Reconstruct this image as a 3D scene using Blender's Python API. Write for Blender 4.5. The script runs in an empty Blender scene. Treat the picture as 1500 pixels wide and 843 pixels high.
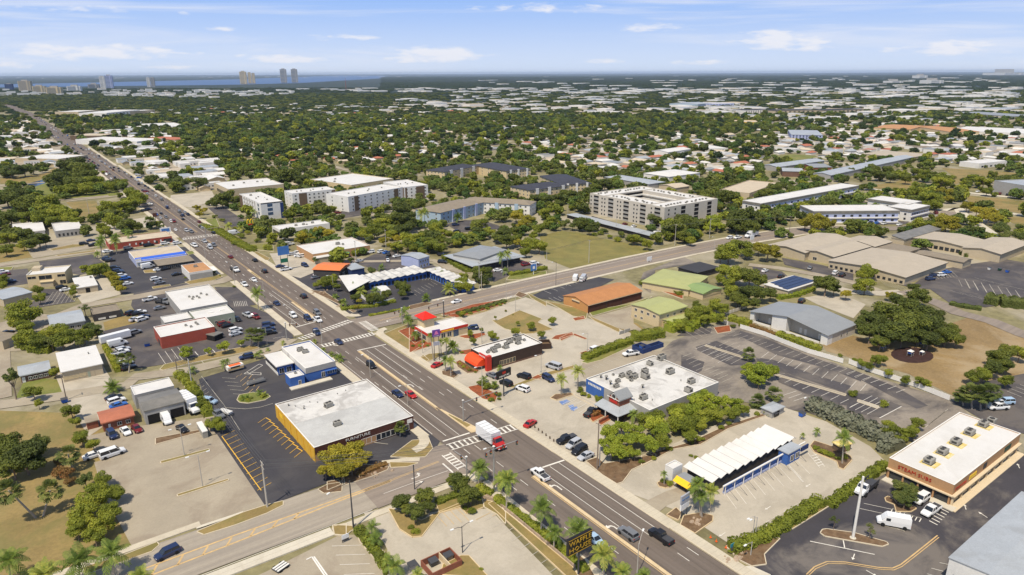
import bpy,bmesh,math,random
import numpy as np
from mathutils import Vector,Matrix
R=math.radians
rng=random.Random(7)
nr=np.random.RandomState(11)
S=bpy.context.scene
COL=S.collection
# ---------------------------------------------------------------- camera
# World axes follow the street grid: +Y runs up the main road away from the camera, +X up the cross streets.
H=110.0 # flying height of the camera in metres
FPX,CX,CY=1004.0,750.0,421.5
PITCH=math.atan((CY-107.5)/FPX)
ROLL=R(0.22)
AZ=R(53.7)
EX=(math.sin(AZ),math.cos(AZ));EY=(-EX[1],EX[0])
fwd=Vector((EX[1]*math.cos(PITCH),EY[1]*math.cos(PITCH),-math.sin(PITCH)))
rgt=Vector((EX[0],EY[0],0))
upv=rgt.cross(fwd)
cam_d=bpy.data.cameras.new('camera');cam=bpy.data.objects.new('camera',cam_d);COL.objects.link(cam)
cam_d.sensor_width=36;cam_d.lens=FPX/1500*36;cam_d.clip_start=1;cam_d.clip_end=200000
m=Matrix((rgt,upv,-fwd)).transposed().to_4x4() @ Matrix.Rotation(-ROLL,4,'Z')
m.translation=(0,0,H);cam.matrix_world=m
S.camera=cam
S.render.resolution_x,S.render.resolution_y=1024,575
# ---------------------------------------------------------------- light
SUN_EL,SHADOW_AZ=60.0,28.0 # shadows fall 28 degrees right of the view direction
sa=R(SHADOW_AZ)
shd=(math.sin(sa)*EX[0]+math.cos(sa)*EX[1],math.sin(sa)*EY[0]+math.cos(sa)*EY[1])
sd=Vector((shd[0]*math.cos(R(SUN_EL)),shd[1]*math.cos(R(SUN_EL)),-math.sin(R(SUN_EL))))
sun_d=bpy.data.lights.new('sun','SUN');sun=bpy.data.objects.new('sun',sun_d);COL.objects.link(sun)
sun_d.energy=5.0;sun_d.angle=R(0.5);sun_d.color=(1.0,0.905,0.745)
sun.rotation_euler=sd.to_track_quat('-Z','Y').to_euler()
world=bpy.data.worlds.new('World');S.world=world;world.use_nodes=True
wn=world.node_tree;wn.nodes.clear()
def N(nt,t,**k):
    n=nt.nodes.new(t)
    for a,b in k.items():
        if a.startswith('i_'):
            n.inputs[a[2:].replace('_',' ')].default_value=b
        else:setattr(n,a,b)
    return n
sky=N(wn,'ShaderNodeTexSky',sky_type='NISHITA',sun_disc=False)
sky.sun_elevation=R(SUN_EL);sky.sun_rotation=math.atan2(-sd.x,-sd.y)
sky.altitude=100;sky.air_density=1.0;sky.dust_density=0.4;sky.ozone_density=2.5
bg=N(wn,'ShaderNodeBackground');bg.inputs[1].default_value=0.11
out=N(wn,'ShaderNodeOutputWorld')
L=wn.links.new
tc=N(wn,'ShaderNodeTexCoord');sep=N(wn,'ShaderNodeSeparateXYZ');L(tc.outputs['Generated'],sep.inputs[0])
def mth(nt,op,a,b=None,c=None,clamp=False):
    n=nt.nodes.new('ShaderNodeMath');n.operation=op;n.use_clamp=clamp
    for i,v in enumerate((a,b,c)):
        if v is None:continue
        if hasattr(v,'is_output'):nt.links.new(v,n.inputs[i])
        else:n.inputs[i].default_value=v
    return n.outputs[0]
# thin cirrus and small cumulus, laid out by direction in the sky: flattened towards the horizon
elev=mth(wn,'ARCSINE',sep.outputs[2])
azim=mth(wn,'ARCTAN2',sep.outputs[0],sep.outputs[1])
def cloud(az_s,el_s,scale,lo,hi,detail,seed,dist=0.3):
    c=N(wn,'ShaderNodeCombineXYZ');L(mth(wn,'MULTIPLY',azim,az_s),c.inputs[0]);L(mth(wn,'MULTIPLY',elev,el_s),c.inputs[1]);c.inputs[2].default_value=seed
    n=N(wn,'ShaderNodeTexNoise',i_Scale=scale,i_Detail=detail,i_Roughness=0.58,i_Distortion=dist);L(c.outputs[0],n.inputs['Vector'])
    r=N(wn,'ShaderNodeMapRange',interpolation_type='SMOOTHSTEP');L(n.outputs[0],r.inputs[0]);r.inputs[1].default_value=lo;r.inputs[2].default_value=hi
    return r.outputs[0]
def ramp01(v,a,b,c=None,d=None):
    r=N(wn,'ShaderNodeMapRange',interpolation_type='SMOOTHSTEP');L(v,r.inputs[0]);r.inputs[1].default_value=a;r.inputs[2].default_value=b
    o=r.outputs[0]
    if c is not None:
        r2=N(wn,'ShaderNodeMapRange',interpolation_type='SMOOTHSTEP');L(v,r2.inputs[0]);r2.inputs[1].default_value=c;r2.inputs[2].default_value=d
        o=mth(wn,'MULTIPLY',o,mth(wn,'SUBTRACT',1.0,r2.outputs[0]))
    return o
cum=mth(wn,'MULTIPLY',cloud(5.2,20,1.0,0.56,0.66,6,3.7,0.2),ramp01(elev,0.11,0.16))
cir=mth(wn,'MULTIPLY',cloud(2.2,26,1.0,0.47,0.76,9,9.1,1.0),0.6)
cc=N(wn,'ShaderNodeCombineXYZ');L(mth(wn,'MULTIPLY',azim,26),cc.inputs[0]);L(mth(wn,'MULTIPLY',elev,95),cc.inputs[1])
nz=N(wn,'ShaderNodeTexNoise',i_Scale=1.0,i_Detail=9.0,i_Roughness=0.6,i_Distortion=0.25);L(cc.outputs[0],nz.inputs['Vector'])
blob=None
for az_,el_,wa,we,st in ((.117,.0265,.125,.0125,1),(.030,.0129,.035,.007,.9),(.257,.0555,.03,.005,.7),(.324,.0196,.075,.0075,.9),(.531,.0250,.10,.014,1),(.405,.0465,.06,.0055,.7),(.819,.0566,.08,.009,.5),(.989,.0402,.082,.015,1),(1.027,.0280,.05,.007,.9),(.889,.0126,.05,.0045,.75),(1.184,.0268,.09,.0105,1),(.757,.0152,.045,.0045,.7),(.663,.084,.15,.009,.5),(.093,.074,.16,.008,.45),(.192,.0093,.045,.004,.7),(1.5,.03,.12,.012,1),(-.3,.03,.1,.012,1)):
    dx=mth(wn,'MULTIPLY',mth(wn,'SUBTRACT',azim,az_),1/wa);dy=mth(wn,'MULTIPLY',mth(wn,'SUBTRACT',elev,el_),1/we)
    d2=mth(wn,'MULTIPLY_ADD',dx,dx,mth(wn,'MULTIPLY',dy,dy));v=mth(wn,'MULTIPLY',mth(wn,'SUBTRACT',1.0,d2,clamp=True),st)
    blob=v if blob is None else mth(wn,'MAXIMUM',blob,v)
cb=N(wn,'ShaderNodeMapRange',interpolation_type='SMOOTHSTEP');L(mth(wn,'ADD',nz.outputs[0],mth(wn,'MULTIPLY',blob,0.34)),cb.inputs[0]);cb.inputs[1].default_value=0.57;cb.inputs[2].default_value=0.87
cum=mth(wn,'MAXIMUM',cum,mth(wn,'MULTIPLY',cb.outputs[0],mth(wn,'MULTIPLY',blob,5.0,clamp=True)))
cov=mth(wn,'MAXIMUM',mth(wn,'MULTIPLY',cum,0.9),cir)
low=N(wn,'ShaderNodeMix',data_type='RGBA');L(ramp01(elev,-0.02,0.13),low.inputs[0]);low.inputs[6].default_value=(6.4,7.25,8.7,1);low.inputs[7].default_value=(2.55,4.5,8.7,1)
h1=N(wn,'ShaderNodeMix',data_type='RGBA');L(ramp01(elev,0.12,0.7),h1.inputs[0]);L(low.outputs[2],h1.inputs[6]);L(sky.outputs[0],h1.inputs[7])
mx=N(wn,'ShaderNodeMix',data_type='RGBA');L(cov,mx.inputs[0]);L(h1.outputs[2],mx.inputs[6]);mx.inputs[7].default_value=(7.9,8.0,8.6,1)
L(mx.outputs[2],bg.inputs[0]);L(bg.outputs[0],out.inputs[0])
S.view_settings.view_transform='Standard';S.view_settings.look='None';S.view_settings.gamma=1
S.view_settings.exposure=0.0
S.cycles.max_bounces=6;S.cycles.volume_bounces=0
# ---------------------------------------------------------------- helpers: photo survey -> plan position
FR=dict(A1=(0,80,4.96),A2=(300,80,4.96),A3=(600,80,4.96),A4=(900,80,4.96),A5=(1200,80,4.96),B1=(0,220,4.96),B2=(250,220,4.96),
 B3=(500,220,4.96),C1=(750,220,4.96),C2=(1000,220,4.96),C3=(1250,220,4.96),C4=(0,350,5.62),C5=(200,350,5.62),C6=(400,350,5.62),
 C7=(600,350,5.62),C8=(800,350,5.62),D1=(1000,350,4.96),D2=(1250,350,4.96),D3=(0,480,5.62),D4=(200,480,5.62),D5=(380,480,4.958),
 D6=(600,440,4.958),D7=(820,480,4.958),D8=(1000,450,4.685),E1=(1240,480,4.685),E2=(0,620,3.78),E3=(230,600,3.47),E4=(480,620,3.78),
 E5=(700,620,3.78),E6=(940,600,3.47),E7=(1160,590,3.332),P=(0,0,1.0))
cr,sr=math.cos(-ROLL),math.sin(-ROLL);cp,sp=math.cos(PITCH),math.sin(PITCH)
def ray(px,py):
    x,y=px-CX,CY-py
    x,y=cr*x-sr*y,sr*x+cr*y
    return x,FPX*cp+y*sp,-FPX*sp+y*cp
def ground(px,py,z=0.0):
    x,y,dz=ray(px,py);t=(z-H)/dz;x *= t;y *= t
    return Vector((x*EX[0]+y*EX[1],x*EY[0]+y*EY[1],z))
def Q(f,x,y,z=0.0):
    o=FR[f];return ground(o[0]+x/o[2],o[1]+y/o[2],z)
def proj(p):
    d=Vector(p)-Vector((0,0,H));f=d.dot(fwd);X=FPX*d.dot(rgt)/f;Y=FPX*d.dot(upv)/f
    return CX+X*math.cos(ROLL)-Y*math.sin(ROLL),CY-(X*math.sin(ROLL)+Y*math.cos(ROLL)),f
def mpp(p):
    return proj(p)[2]/FPX
# ---------------------------------------------------------------- materials
MATS={}
def mat(name,col,rough=0.8,var=0.12,sc=0.25,fine=2.5,fv=0.08,stain=0.0,stc=(0.05,0.045,0.04),ssc=0.05,stretch=None,metal=0.0,spec=0.3,bump=0.0,crack=0.0,objcol=False,rib=None,obj_rand=0.0,emis=None):
    if name in MATS:return MATS[name]
    mt=bpy.data.materials.new(name);mt.use_nodes=True;nt=mt.node_tree;nt.nodes.clear();l=nt.links.new
    o=N(nt,'ShaderNodeOutputMaterial');b=N(nt,'ShaderNodeBsdfPrincipled');l(b.outputs[0],o.inputs[0])
    b.inputs['Roughness'].default_value=rough;b.inputs['Metallic'].default_value=metal;b.inputs['Specular IOR Level'].default_value=spec
    g=N(nt,'ShaderNodeNewGeometry');pos=g.outputs['Position']
    if stretch:
        v=N(nt,'ShaderNodeVectorMath',operation='MULTIPLY');l(pos,v.inputs[0]);v.inputs[1].default_value=stretch;spos=v.outputs[0]
    else:spos=pos
    n1=N(nt,'ShaderNodeTexNoise',i_Scale=sc,i_Detail=5.0,i_Roughness=0.6);l(spos,n1.inputs['Vector'])
    n2=N(nt,'ShaderNodeTexNoise',i_Scale=fine,i_Detail=3.0,i_Roughness=0.7);l(pos,n2.inputs['Vector'])
    a=mth(nt,'MULTIPLY_ADD',mth(nt,'SUBTRACT',n1.outputs[0],0.5),var*5.5,1.0)
    c=mth(nt,'MULTIPLY_ADD',mth(nt,'SUBTRACT',n2.outputs[0],0.5),fv*5,a)
    if rib:
        w=N(nt,'ShaderNodeTexWave',wave_type='BANDS',bands_direction=rib[0],i_Scale=rib[1]);tcx=N(nt,'ShaderNodeTexCoord');l(tcx.outputs['Object'],w.inputs['Vector'])
        c=mth(nt,'MULTIPLY_ADD',mth(nt,'SUBTRACT',w.outputs[1],0.5),rib[2],c)
    if obj_rand:
        oi=N(nt,'ShaderNodeObjectInfo');c=mth(nt,'MULTIPLY_ADD',mth(nt,'SUBTRACT',oi.outputs['Random'],0.5),obj_rand,c)
    mul=N(nt,'ShaderNodeVectorMath',operation='SCALE');l(c,mul.inputs['Scale'])
    if objcol:
        oi=N(nt,'ShaderNodeObjectInfo');l(oi.outputs['Color'],mul.inputs[0])
    else:mul.inputs[0].default_value=col
    res=mul.outputs[0]
    if stain:
        n3=N(nt,'ShaderNodeTexNoise',i_Scale=ssc,i_Detail=8.0,i_Roughness=0.65,i_Distortion=0.6);l(spos,n3.inputs['Vector'])
        mr=N(nt,'ShaderNodeMapRange',interpolation_type='SMOOTHSTEP');l(n3.outputs[0],mr.inputs[0]);mr.inputs[1].default_value=0.45;mr.inputs[2].default_value=0.63;mr.inputs[4].default_value=stain
        mi=N(nt,'ShaderNodeMix',data_type='RGBA');l(mr.outputs[0],mi.inputs[0]);l(res,mi.inputs[6]);mi.inputs[7].default_value=(*stc,1);res=mi.outputs[2]
    l(res,b.inputs['Base Color'])
    if crack:
        nd=N(nt,'ShaderNodeTexNoise',i_Scale=0.35,i_Detail=3.0);l(pos,nd.inputs['Vector'])
        ad=N(nt,'ShaderNodeVectorMath',operation='MULTIPLY_ADD');l(nd.outputs[1],ad.inputs[0]);ad.inputs[1].default_value=(3,3,0);l(pos,ad.inputs[2])
        vo=N(nt,'ShaderNodeTexVoronoi',feature='DISTANCE_TO_EDGE',i_Scale=0.11);l(ad.outputs[0],vo.inputs['Vector'])
        mr=N(nt,'ShaderNodeMapRange');l(vo.outputs[0],mr.inputs[0]);mr.inputs[2].default_value=0.02;mr.inputs[3].default_value=crack;mr.inputs[4].default_value=0.0
        n4=N(nt,'ShaderNodeTexNoise',i_Scale=0.6,i_Detail=6.0,i_Roughness=0.8);l(pos,n4.inputs['Vector'])
        sp4=N(nt,'ShaderNodeMapRange');l(n4.outputs[0],sp4.inputs[0]);sp4.inputs[1].default_value=0.62;sp4.inputs[2].default_value=0.72;sp4.inputs[4].default_value=crack*.7
        mi=N(nt,'ShaderNodeMix',data_type='RGBA');l(mth(nt,'MAXIMUM',mr.outputs[0],sp4.outputs[0]),mi.inputs[0]);l(res,mi.inputs[6]);mi.inputs[7].default_value=(stc[0]*.6,stc[1]*.6,stc[2]*.6,1);res=mi.outputs[2]
    if bump:
        bp=N(nt,'ShaderNodeBump',i_Strength=bump,i_Distance=0.1);l(n2.outputs[0],bp.inputs['Height']);l(bp.outputs[0],b.inputs['Normal'])
    if emis:
        b.inputs['Emission Color'].default_value=(*emis[0],1);b.inputs['Emission Strength'].default_value=emis[1]
    MATS[name]=mt;return mt
def sm(name,col,rough=0.6,**k):
    k.setdefault('var',0.05);k.setdefault('fv',0.04);return mat(name,col,rough,**k)
# ground
mat('ground_mix',(0.20,0.175,0.085),var=0.3,sc=0.03,fine=0.25,fv=0.25,stain=0.75,stc=(0.40,0.35,0.27),ssc=0.014)
mat('grass_dry',(0.25,0.18,0.065),var=0.16,sc=0.09,fine=1.2,fv=0.12,stain=0.55,stc=(0.13,0.135,0.035),ssc=0.07)
mat('grass_green',(0.15,0.165,0.035),var=0.2,sc=0.1,fine=1.2,fv=0.15,stain=0.5,stc=(0.25,0.2,0.07),ssc=0.06)
mat('grass_field',(0.255,0.185,0.07),var=0.18,sc=0.06,fine=1.0,fv=0.14,stain=0.6,stc=(0.15,0.145,0.045),ssc=0.05)
mat('grass_worn',(0.25,0.17,0.075),var=0.2,sc=0.05,fine=1.0,fv=0.15,stain=0.55,stc=(0.38,0.30,0.19),ssc=0.05)
mat('grass_vacant',(0.20,0.17,0.05),var=0.18,sc=0.09,fine=1.2,fv=0.14,stain=0.5,stc=(0.14,0.14,0.04),ssc=0.07)
mat('sign_gold',(0.5,0.3,0.03),rough=0.5,var=0.1)
mat('mulch_red',(0.26,0.07,0.025),var=0.25,sc=0.6,fine=3,fv=0.2,stain=0.3,stc=(0.12,0.08,0.03),ssc=0.3)
mat('mulch_brown',(0.14,0.085,0.045),var=0.25,sc=0.6,fine=3,fv=0.2,stain=0.4,stc=(0.24,0.17,0.1),ssc=0.4)
mat('play_mulch',(0.045,0.022,0.018),var=0.3,sc=0.5,fine=3,fv=0.2)
mat('concrete',(0.43,0.38,0.30),crack=0.7,var=0.07,sc=0.12,fine=1.5,fv=0.05,stain=0.35,stc=(0.27,0.235,0.18),ssc=0.09)
mat('concrete_old',(0.34,0.29,0.215),crack=0.75,var=0.09,sc=0.08,fine=1.5,fv=0.06,stain=0.5,stc=(0.23,0.18,0.13),ssc=0.07)
mat('concrete_white',(0.55,0.50,0.40),crack=0.25,var=0.06,sc=0.15,fine=2,fv=0.05,stain=0.25,stc=(0.36,0.31,0.23),ssc=0.12)
mat('sidewalk_concrete',(0.52,0.46,0.35),crack=0.25,var=0.07,sc=0.2,fine=2,fv=0.05,stain=0.3,stc=(0.36,0.3,0.22),ssc=0.15)
mat('kerb_concrete',(0.56,0.48,0.35),var=0.06,sc=0.3)
mat('kerb_yellow',(0.60,0.46,0.27),var=0.12,sc=0.3,stain=0.4,stc=(0.5,0.42,0.3),ssc=0.3)
mat('asphalt_new',(0.052,0.049,0.054),crack=0.25,var=0.12,sc=0.1,fine=1.5,fv=0.08,stain=0.3,stc=(0.11,0.10,0.09),ssc=0.05)
mat('asphalt_road',(0.135,0.108,0.088),crack=0.3,var=0.2,sc=1.0,fine=1.5,fv=0.06,stretch=(0.55,0.012,0.5),stain=0.42,stc=(0.205,0.168,0.138),ssc=0.8)
mat('asphalt_cross',(0.33,0.285,0.225),crack=0.5,var=0.12,sc=1.0,fine=1.2,fv=0.06,stretch=(0.012,0.5,0.5),stain=0.45,stc=(0.22,0.19,0.16),ssc=0.8)
mat('asphalt_street',(0.25,0.205,0.165),crack=0.4,var=0.12,sc=1.0,fine=1.2,fv=0.06,stretch=(0.012,0.5,0.5),stain=0.4,stc=(0.17,0.14,0.12),ssc=0.8)
mat('asphalt_worn',(0.24,0.205,0.165),crack=0.6,var=0.18,sc=0.06,fine=1.0,fv=0.1,stretch=(0.5,1.0,1.0),stain=0.85,stc=(0.07,0.062,0.062),ssc=0.05)
mat('asphalt_dark_worn',(0.075,0.067,0.068),crack=0.4,var=0.15,sc=0.07,fine=1.0,fv=0.1,stain=0.5,stc=(0.17,0.145,0.12),ssc=0.06)
mat('asphalt_subs',(0.052,0.048,0.054),crack=0.35,var=0.14,sc=0.08,fine=1.2,fv=0.08,stain=0.75,stc=(0.19,0.165,0.14),ssc=0.045)
mat('paint_white',(0.70,0.66,0.58),rough=0.6,var=0.1,sc=0.8,stain=0.25,stc=(0.4,0.36,0.3),ssc=0.6)
mat('paint_faded',(0.50,0.46,0.38),rough=0.7,var=0.1,sc=0.8,stain=0.4,stc=(0.3,0.26,0.2),ssc=0.5)
mat('paint_yellow',(0.56,0.38,0.17),rough=0.6,var=0.12,sc=0.6,stain=0.35,stc=(0.36,0.26,0.15),ssc=0.5)
mat('paint_yellow_bright',(0.72,0.42,0.05),rough=0.6,var=0.08,sc=0.6)
mat('paint_blue',(0.12,0.2,0.42),rough=0.6,var=0.1,sc=0.6,stain=0.4,stc=(0.4,0.38,0.33),ssc=0.8)
mat('pond',(0.03,0.045,0.09),rough=0.15,var=0.1,spec=0.5)
mat('river',(0.03,0.07,0.17),rough=0.35,var=0.12,sc=0.0006,fine=0.004,spec=0.4)
mat('far_land',(0.022,0.036,0.026),var=0.3,sc=0.0015,fine=0.01,fv=0.3,stain=0.5,stc=(0.05,0.06,0.045),ssc=0.002,stretch=(1,1,1))
# building surfaces
mat('roof_white',(0.63,0.61,0.575),crack=0.25,rough=0.55,var=0.03,sc=0.2,fine=1,fv=0.02,stain=0.35,stc=(0.5,0.47,0.42),ssc=0.10)
mat('roof_white_dirty',(0.59,0.57,0.53),crack=0.45,rough=0.6,var=0.05,sc=0.3,fine=1,fv=0.04,stain=0.85,stc=(0.38,0.36,0.33),ssc=0.14)
mat('roof_grey_membrane',(0.47,0.465,0.44),crack=0.35,rough=0.6,var=0.05,sc=0.3,stain=0.45,stc=(0.33,0.32,0.30),ssc=0.12)
mat('roof_metal',(0.30,0.305,0.30),rough=0.45,var=0.05,sc=0.2,metal=0.2,rib=('X',3.0,0.12))
mat('roof_metal_light',(0.42,0.44,0.45),crack=0.15,rough=0.45,var=0.06,sc=0.2,metal=0.2,rib=('X',3.0,0.10),stain=0.35,stc=(0.3,0.29,0.27),ssc=0.1)
mat('roof_metal_dark',(0.17,0.16,0.14),rough=0.5,var=0.08,sc=0.2,rib=('X',3.0,0.12),stain=0.4,stc=(0.25,0.23,0.2),ssc=0.2)
mat('roof_tan',(0.40,0.345,0.27),rough=0.8,var=0.05,sc=0.2,rib=('X',3.0,0.05))
mat('roof_brown',(0.235,0.195,0.145),rough=0.85,var=0.1,sc=0.3)
mat('roof_orange_brown',(0.42,0.19,0.075),rough=0.8,var=0.08,sc=0.3,fine=2,fv=0.08,rib=('Z',6.0,0.08))
mat('roof_terracotta',(0.40,0.14,0.08),rough=0.8,var=0.1,sc=0.3,stain=0.3,stc=(0.3,0.12,0.08),ssc=0.2)
mat('roof_orange_flat',(0.45,0.23,0.10),rough=0.8,var=0.12,sc=0.2,stain=0.3,stc=(0.3,0.2,0.12),ssc=0.2)
mat('roof_orange',(0.66,0.19,0.05),rough=0.5,var=0.05,sc=0.3)
mat('roof_red',(0.72,0.028,0.015),rough=0.45,var=0.05,sc=0.5,rib=('X',3.0,0.08))
mat('roof_green',(0.36,0.37,0.15),rough=0.6,var=0.06,sc=0.2,rib=('X',3.0,0.06))
mat('roof_green_mid',(0.22,0.30,0.11),rough=0.6,var=0.06,sc=0.2)
mat('roof_dark',(0.045,0.045,0.05),rough=0.8,var=0.12,sc=0.3)
mat('roof_navy',(0.045,0.047,0.062),rough=0.8,var=0.12,sc=0.3)
mat('roof_sand',(0.50,0.42,0.31),crack=0.3,rough=0.8,var=0.08,sc=0.2,stain=0.3,stc=(0.4,0.33,0.25),ssc=0.1)
mat('solar',(0.012,0.016,0.05),rough=0.3,var=0.1,spec=0.5)
mat('wall_white',(0.66,0.64,0.60),var=0.05,sc=0.3)
mat('wall_beige',(0.46,0.38,0.26),var=0.06,sc=0.3,stain=0.15,stc=(0.3,0.25,0.18),ssc=0.3)
mat('wall_cream',(0.56,0.45,0.27),var=0.05,sc=0.3)
mat('wall_stone',(0.50,0.455,0.385),var=0.05,sc=0.3)
mat('wall_grey',(0.33,0.32,0.30),var=0.08,sc=0.3,stain=0.25,stc=(0.22,0.2,0.18),ssc=0.3)
mat('wall_dark',(0.055,0.05,0.048),var=0.1,sc=0.5)
mat('wall_brown',(0.085,0.032,0.022),var=0.1,sc=0.5)
mat('wall_dark_brown',(0.05,0.03,0.022),var=0.1,sc=0.5)
mat('wall_tan',(0.42,0.24,0.115),var=0.05,sc=0.5)
mat('wall_red',(0.33,0.07,0.045),var=0.07,sc=0.5)
mat('wall_yellow',(0.62,0.36,0.04),var=0.06,sc=0.5)
mat('wall_blue',(0.045,0.12,0.36),var=0.06,sc=0.5)
mat('wall_blue_dark',(0.02,0.04,0.13),var=0.06,sc=0.5)
mat('wall_lilac',(0.36,0.40,0.58),var=0.05,sc=0.5)
mat('wall_light_blue',(0.33,0.42,0.50),var=0.05,sc=0.5)
mat('wall_sage',(0.30,0.33,0.25),var=0.06,sc=0.5)
mat('wall_orange',(0.50,0.25,0.09),var=0.06,sc=0.5)
mat('wall_brick',(0.24,0.085,0.05),var=0.12,sc=0.6,fine=4,fv=0.12)
mat('wall_brick_brown',(0.15,0.085,0.06),var=0.12,sc=0.6,fine=4,fv=0.12)
mat('wall_panel_brown',(0.14,0.095,0.06),var=0.1,sc=0.6)
mat('trim_white',(0.72,0.69,0.63),rough=0.5,var=0.03)
mat('trim_cream',(0.62,0.50,0.33),rough=0.6,var=0.04)
mat('trim_red',(0.5,0.035,0.02),rough=0.5,var=0.05)
mat('trim_blue',(0.04,0.12,0.55),rough=0.5,var=0.05)
mat('awning_green',(0.03,0.24,0.11),rough=0.7,var=0.05)
mat('awning_yellow',(0.85,0.48,0.02),rough=0.7,var=0.05)
mat('awning_red',(0.85,0.085,0.02),rough=0.6,var=0.06,sc=0.6)
mat('glass_dark',(0.022,0.026,0.032),rough=0.12,var=0.1,spec=0.6)
mat('glass_blue',(0.05,0.09,0.15),rough=0.15,var=0.1,spec=0.6)
mat('opening',(0.012,0.011,0.011),rough=0.9,var=0.05)  # near-black for solid panels and blocks, shade of openings put into colour
mat('ac_metal',(0.30,0.285,0.25),rough=0.6,var=0.1,sc=1,stain=0.3,stc=(0.15,0.13,0.1),ssc=0.8)
mat('ac_dark',(0.05,0.048,0.045),rough=0.7,var=0.1)
mat('ac_pad',(0.62,0.48,0.16),rough=0.8,var=0.2,sc=0.6,stain=0.4,stc=(0.7,0.66,0.6),ssc=0.6)
mat('steel',(0.36,0.35,0.33),rough=0.45,var=0.05,metal=0.3)
mat('steel_dark',(0.06,0.06,0.065),rough=0.5,var=0.05)
mat('pole_concrete',(0.42,0.39,0.34),rough=0.8,var=0.06)
mat('pole_wood',(0.20,0.155,0.12),rough=0.9,var=0.1)
mat('wire',(0.10,0.10,0.10),rough=0.6,var=0.02)
mat('sign_black',(0.015,0.013,0.013),rough=0.4,var=0.03)
mat('sign_white',(0.7,0.7,0.7),rough=0.4,var=0.03)
mat('sign_grey',(0.35,0.36,0.40),rough=0.5,var=0.05)
mat('sign_yellow',(0.85,0.55,0.03),rough=0.4,var=0.03)
mat('sign_green',(0.02,0.14,0.08),rough=0.4,var=0.03)
mat('sign_teal',(0.03,0.20,0.26),rough=0.4,var=0.05)
mat('sign_blue',(0.06,0.17,0.42),rough=0.4,var=0.05)
mat('sign_purple',(0.13,0.05,0.26),rough=0.4,var=0.05)
mat('sign_pink',(0.6,0.18,0.38),rough=0.4,var=0.05)
mat('sign_red',(0.42,0.02,0.01),rough=0.4,var=0.03)
mat('sign_orange',(0.85,0.28,0.02),rough=0.4,var=0.03)
mat('plastic_blue',(0.03,0.11,0.45),rough=0.4,var=0.05)
mat('plastic_green',(0.015,0.06,0.04),rough=0.5,var=0.05)
mat('plastic_orange',(0.8,0.13,0.02),rough=0.5,var=0.03)
mat('car_paint',(1,1,1),rough=0.28,var=0.01,fv=0.01,spec=0.55,objcol=True)
mat('tyre',(0.015,0.015,0.015),rough=0.9,var=0.02)
mat('car_glass',(0.018,0.022,0.028),rough=0.08,var=0.02,spec=0.7)
mat('lamp_white',(0.75,0.75,0.72),rough=0.2,var=0.01,spec=0.6)
mat('lamp_red',(0.35,0.01,0.01),rough=0.2,var=0.01,spec=0.6)
mat('lamp_amber',(0.7,0.25,0.02),rough=0.3,var=0.01)
mat('truck_white',(0.70,0.70,0.70),rough=0.4,var=0.03)
mat('bark',(0.20,0.15,0.11),rough=0.9,var=0.15,sc=2)
mat('bark_palm',(0.33,0.29,0.24),rough=0.9,var=0.1,sc=2)
mat('rock',(0.36,0.27,0.19),rough=0.9,var=0.2,sc=0.8,fine=3,fv=0.15)
def leafmat(name,cols,trans=0.35,clump=0.22):
    mt=bpy.data.materials.new(name);mt.use_nodes=True;nt=mt.node_tree;nt.nodes.clear();l=nt.links.new
    o=N(nt,'ShaderNodeOutputMaterial');d=N(nt,'ShaderNodeBsdfPrincipled');d.inputs['Roughness'].default_value=0.65;d.inputs['Specular IOR Level'].default_value=0.25
    t=N(nt,'ShaderNodeBsdfTranslucent');ms=N(nt,'ShaderNodeMixShader');ms.inputs[0].default_value=trans
    g=N(nt,'ShaderNodeNewGeometry');oi=N(nt,'ShaderNodeObjectInfo')
    n1=N(nt,'ShaderNodeTexNoise',i_Scale=clump,i_Detail=2.0);l(g.outputs['Position'],n1.inputs['Vector'])
    n2=N(nt,'ShaderNodeTexNoise',i_Scale=2.2,i_Detail=2.0);l(g.outputs['Position'],n2.inputs['Vector'])
    a=mth(nt,'MULTIPLY_ADD',mth(nt,'SUBTRACT',n1.outputs[0],0.5),1.1,mth(nt,'MULTIPLY_ADD',oi.outputs['Random'],0.5,0.25))
    a=mth(nt,'MULTIPLY_ADD',mth(nt,'SUBTRACT',n2.outputs[0],0.5),0.9,a)
    r=N(nt,'ShaderNodeValToRGB');e=r.color_ramp.elements
    e[0].position=0.0;e[0].color=(*cols[0],1);e[1].position=1.0;e[1].color=(*cols[-1],1)
    for i,c in enumerate(cols[1:-1]):
        x=e.new((i+1)/(len(cols)-1));x.color=(*c,1)
    l(a,r.inputs[0]);l(r.outputs[0],d.inputs['Base Color']);l(r.outputs[0],t.inputs[0])
    l(d.outputs[0],ms.inputs[1]);l(t.outputs[0],ms.inputs[2]);l(ms.outputs[0],o.inputs[0])
    MATS[name]=mt
leafmat('leaf_dark',[(0.068,0.086,0.024),(0.131,0.158,0.030),(0.235,0.249,0.037)])
leafmat('leaf_mid',[(0.111,0.135,0.021),(0.238,0.270,0.033),(0.413,0.405,0.046)])
leafmat('leaf_light',[(0.176,0.232,0.028),(0.303,0.355,0.037),(0.469,0.480,0.055)])
leafmat('leaf_yellow',[(0.181,0.172,0.024),(0.342,0.305,0.033),(0.545,0.440,0.050)])
leafmat('leaf_rust',[(0.134,0.114,0.040),(0.255,0.148,0.047),(0.457,0.161,0.054)])
leafmat('leaf_olive',[(0.084,0.115,0.029),(0.151,0.182,0.043),(0.246,0.257,0.064)])
leafmat('leaf_silver',[(0.12,0.135,0.085),(0.19,0.20,0.13),(0.27,0.27,0.19)])
leafmat('leaf_palm',[(0.092,0.141,0.028),(0.202,0.273,0.045),(0.484,0.464,0.092)],clump=0.9)
leafmat('leaf_far',[(0.047,0.090,0.024),(0.099,0.159,0.032),(0.177,0.231,0.045),(0.247,0.257,0.059)],clump=0.03)
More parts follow.
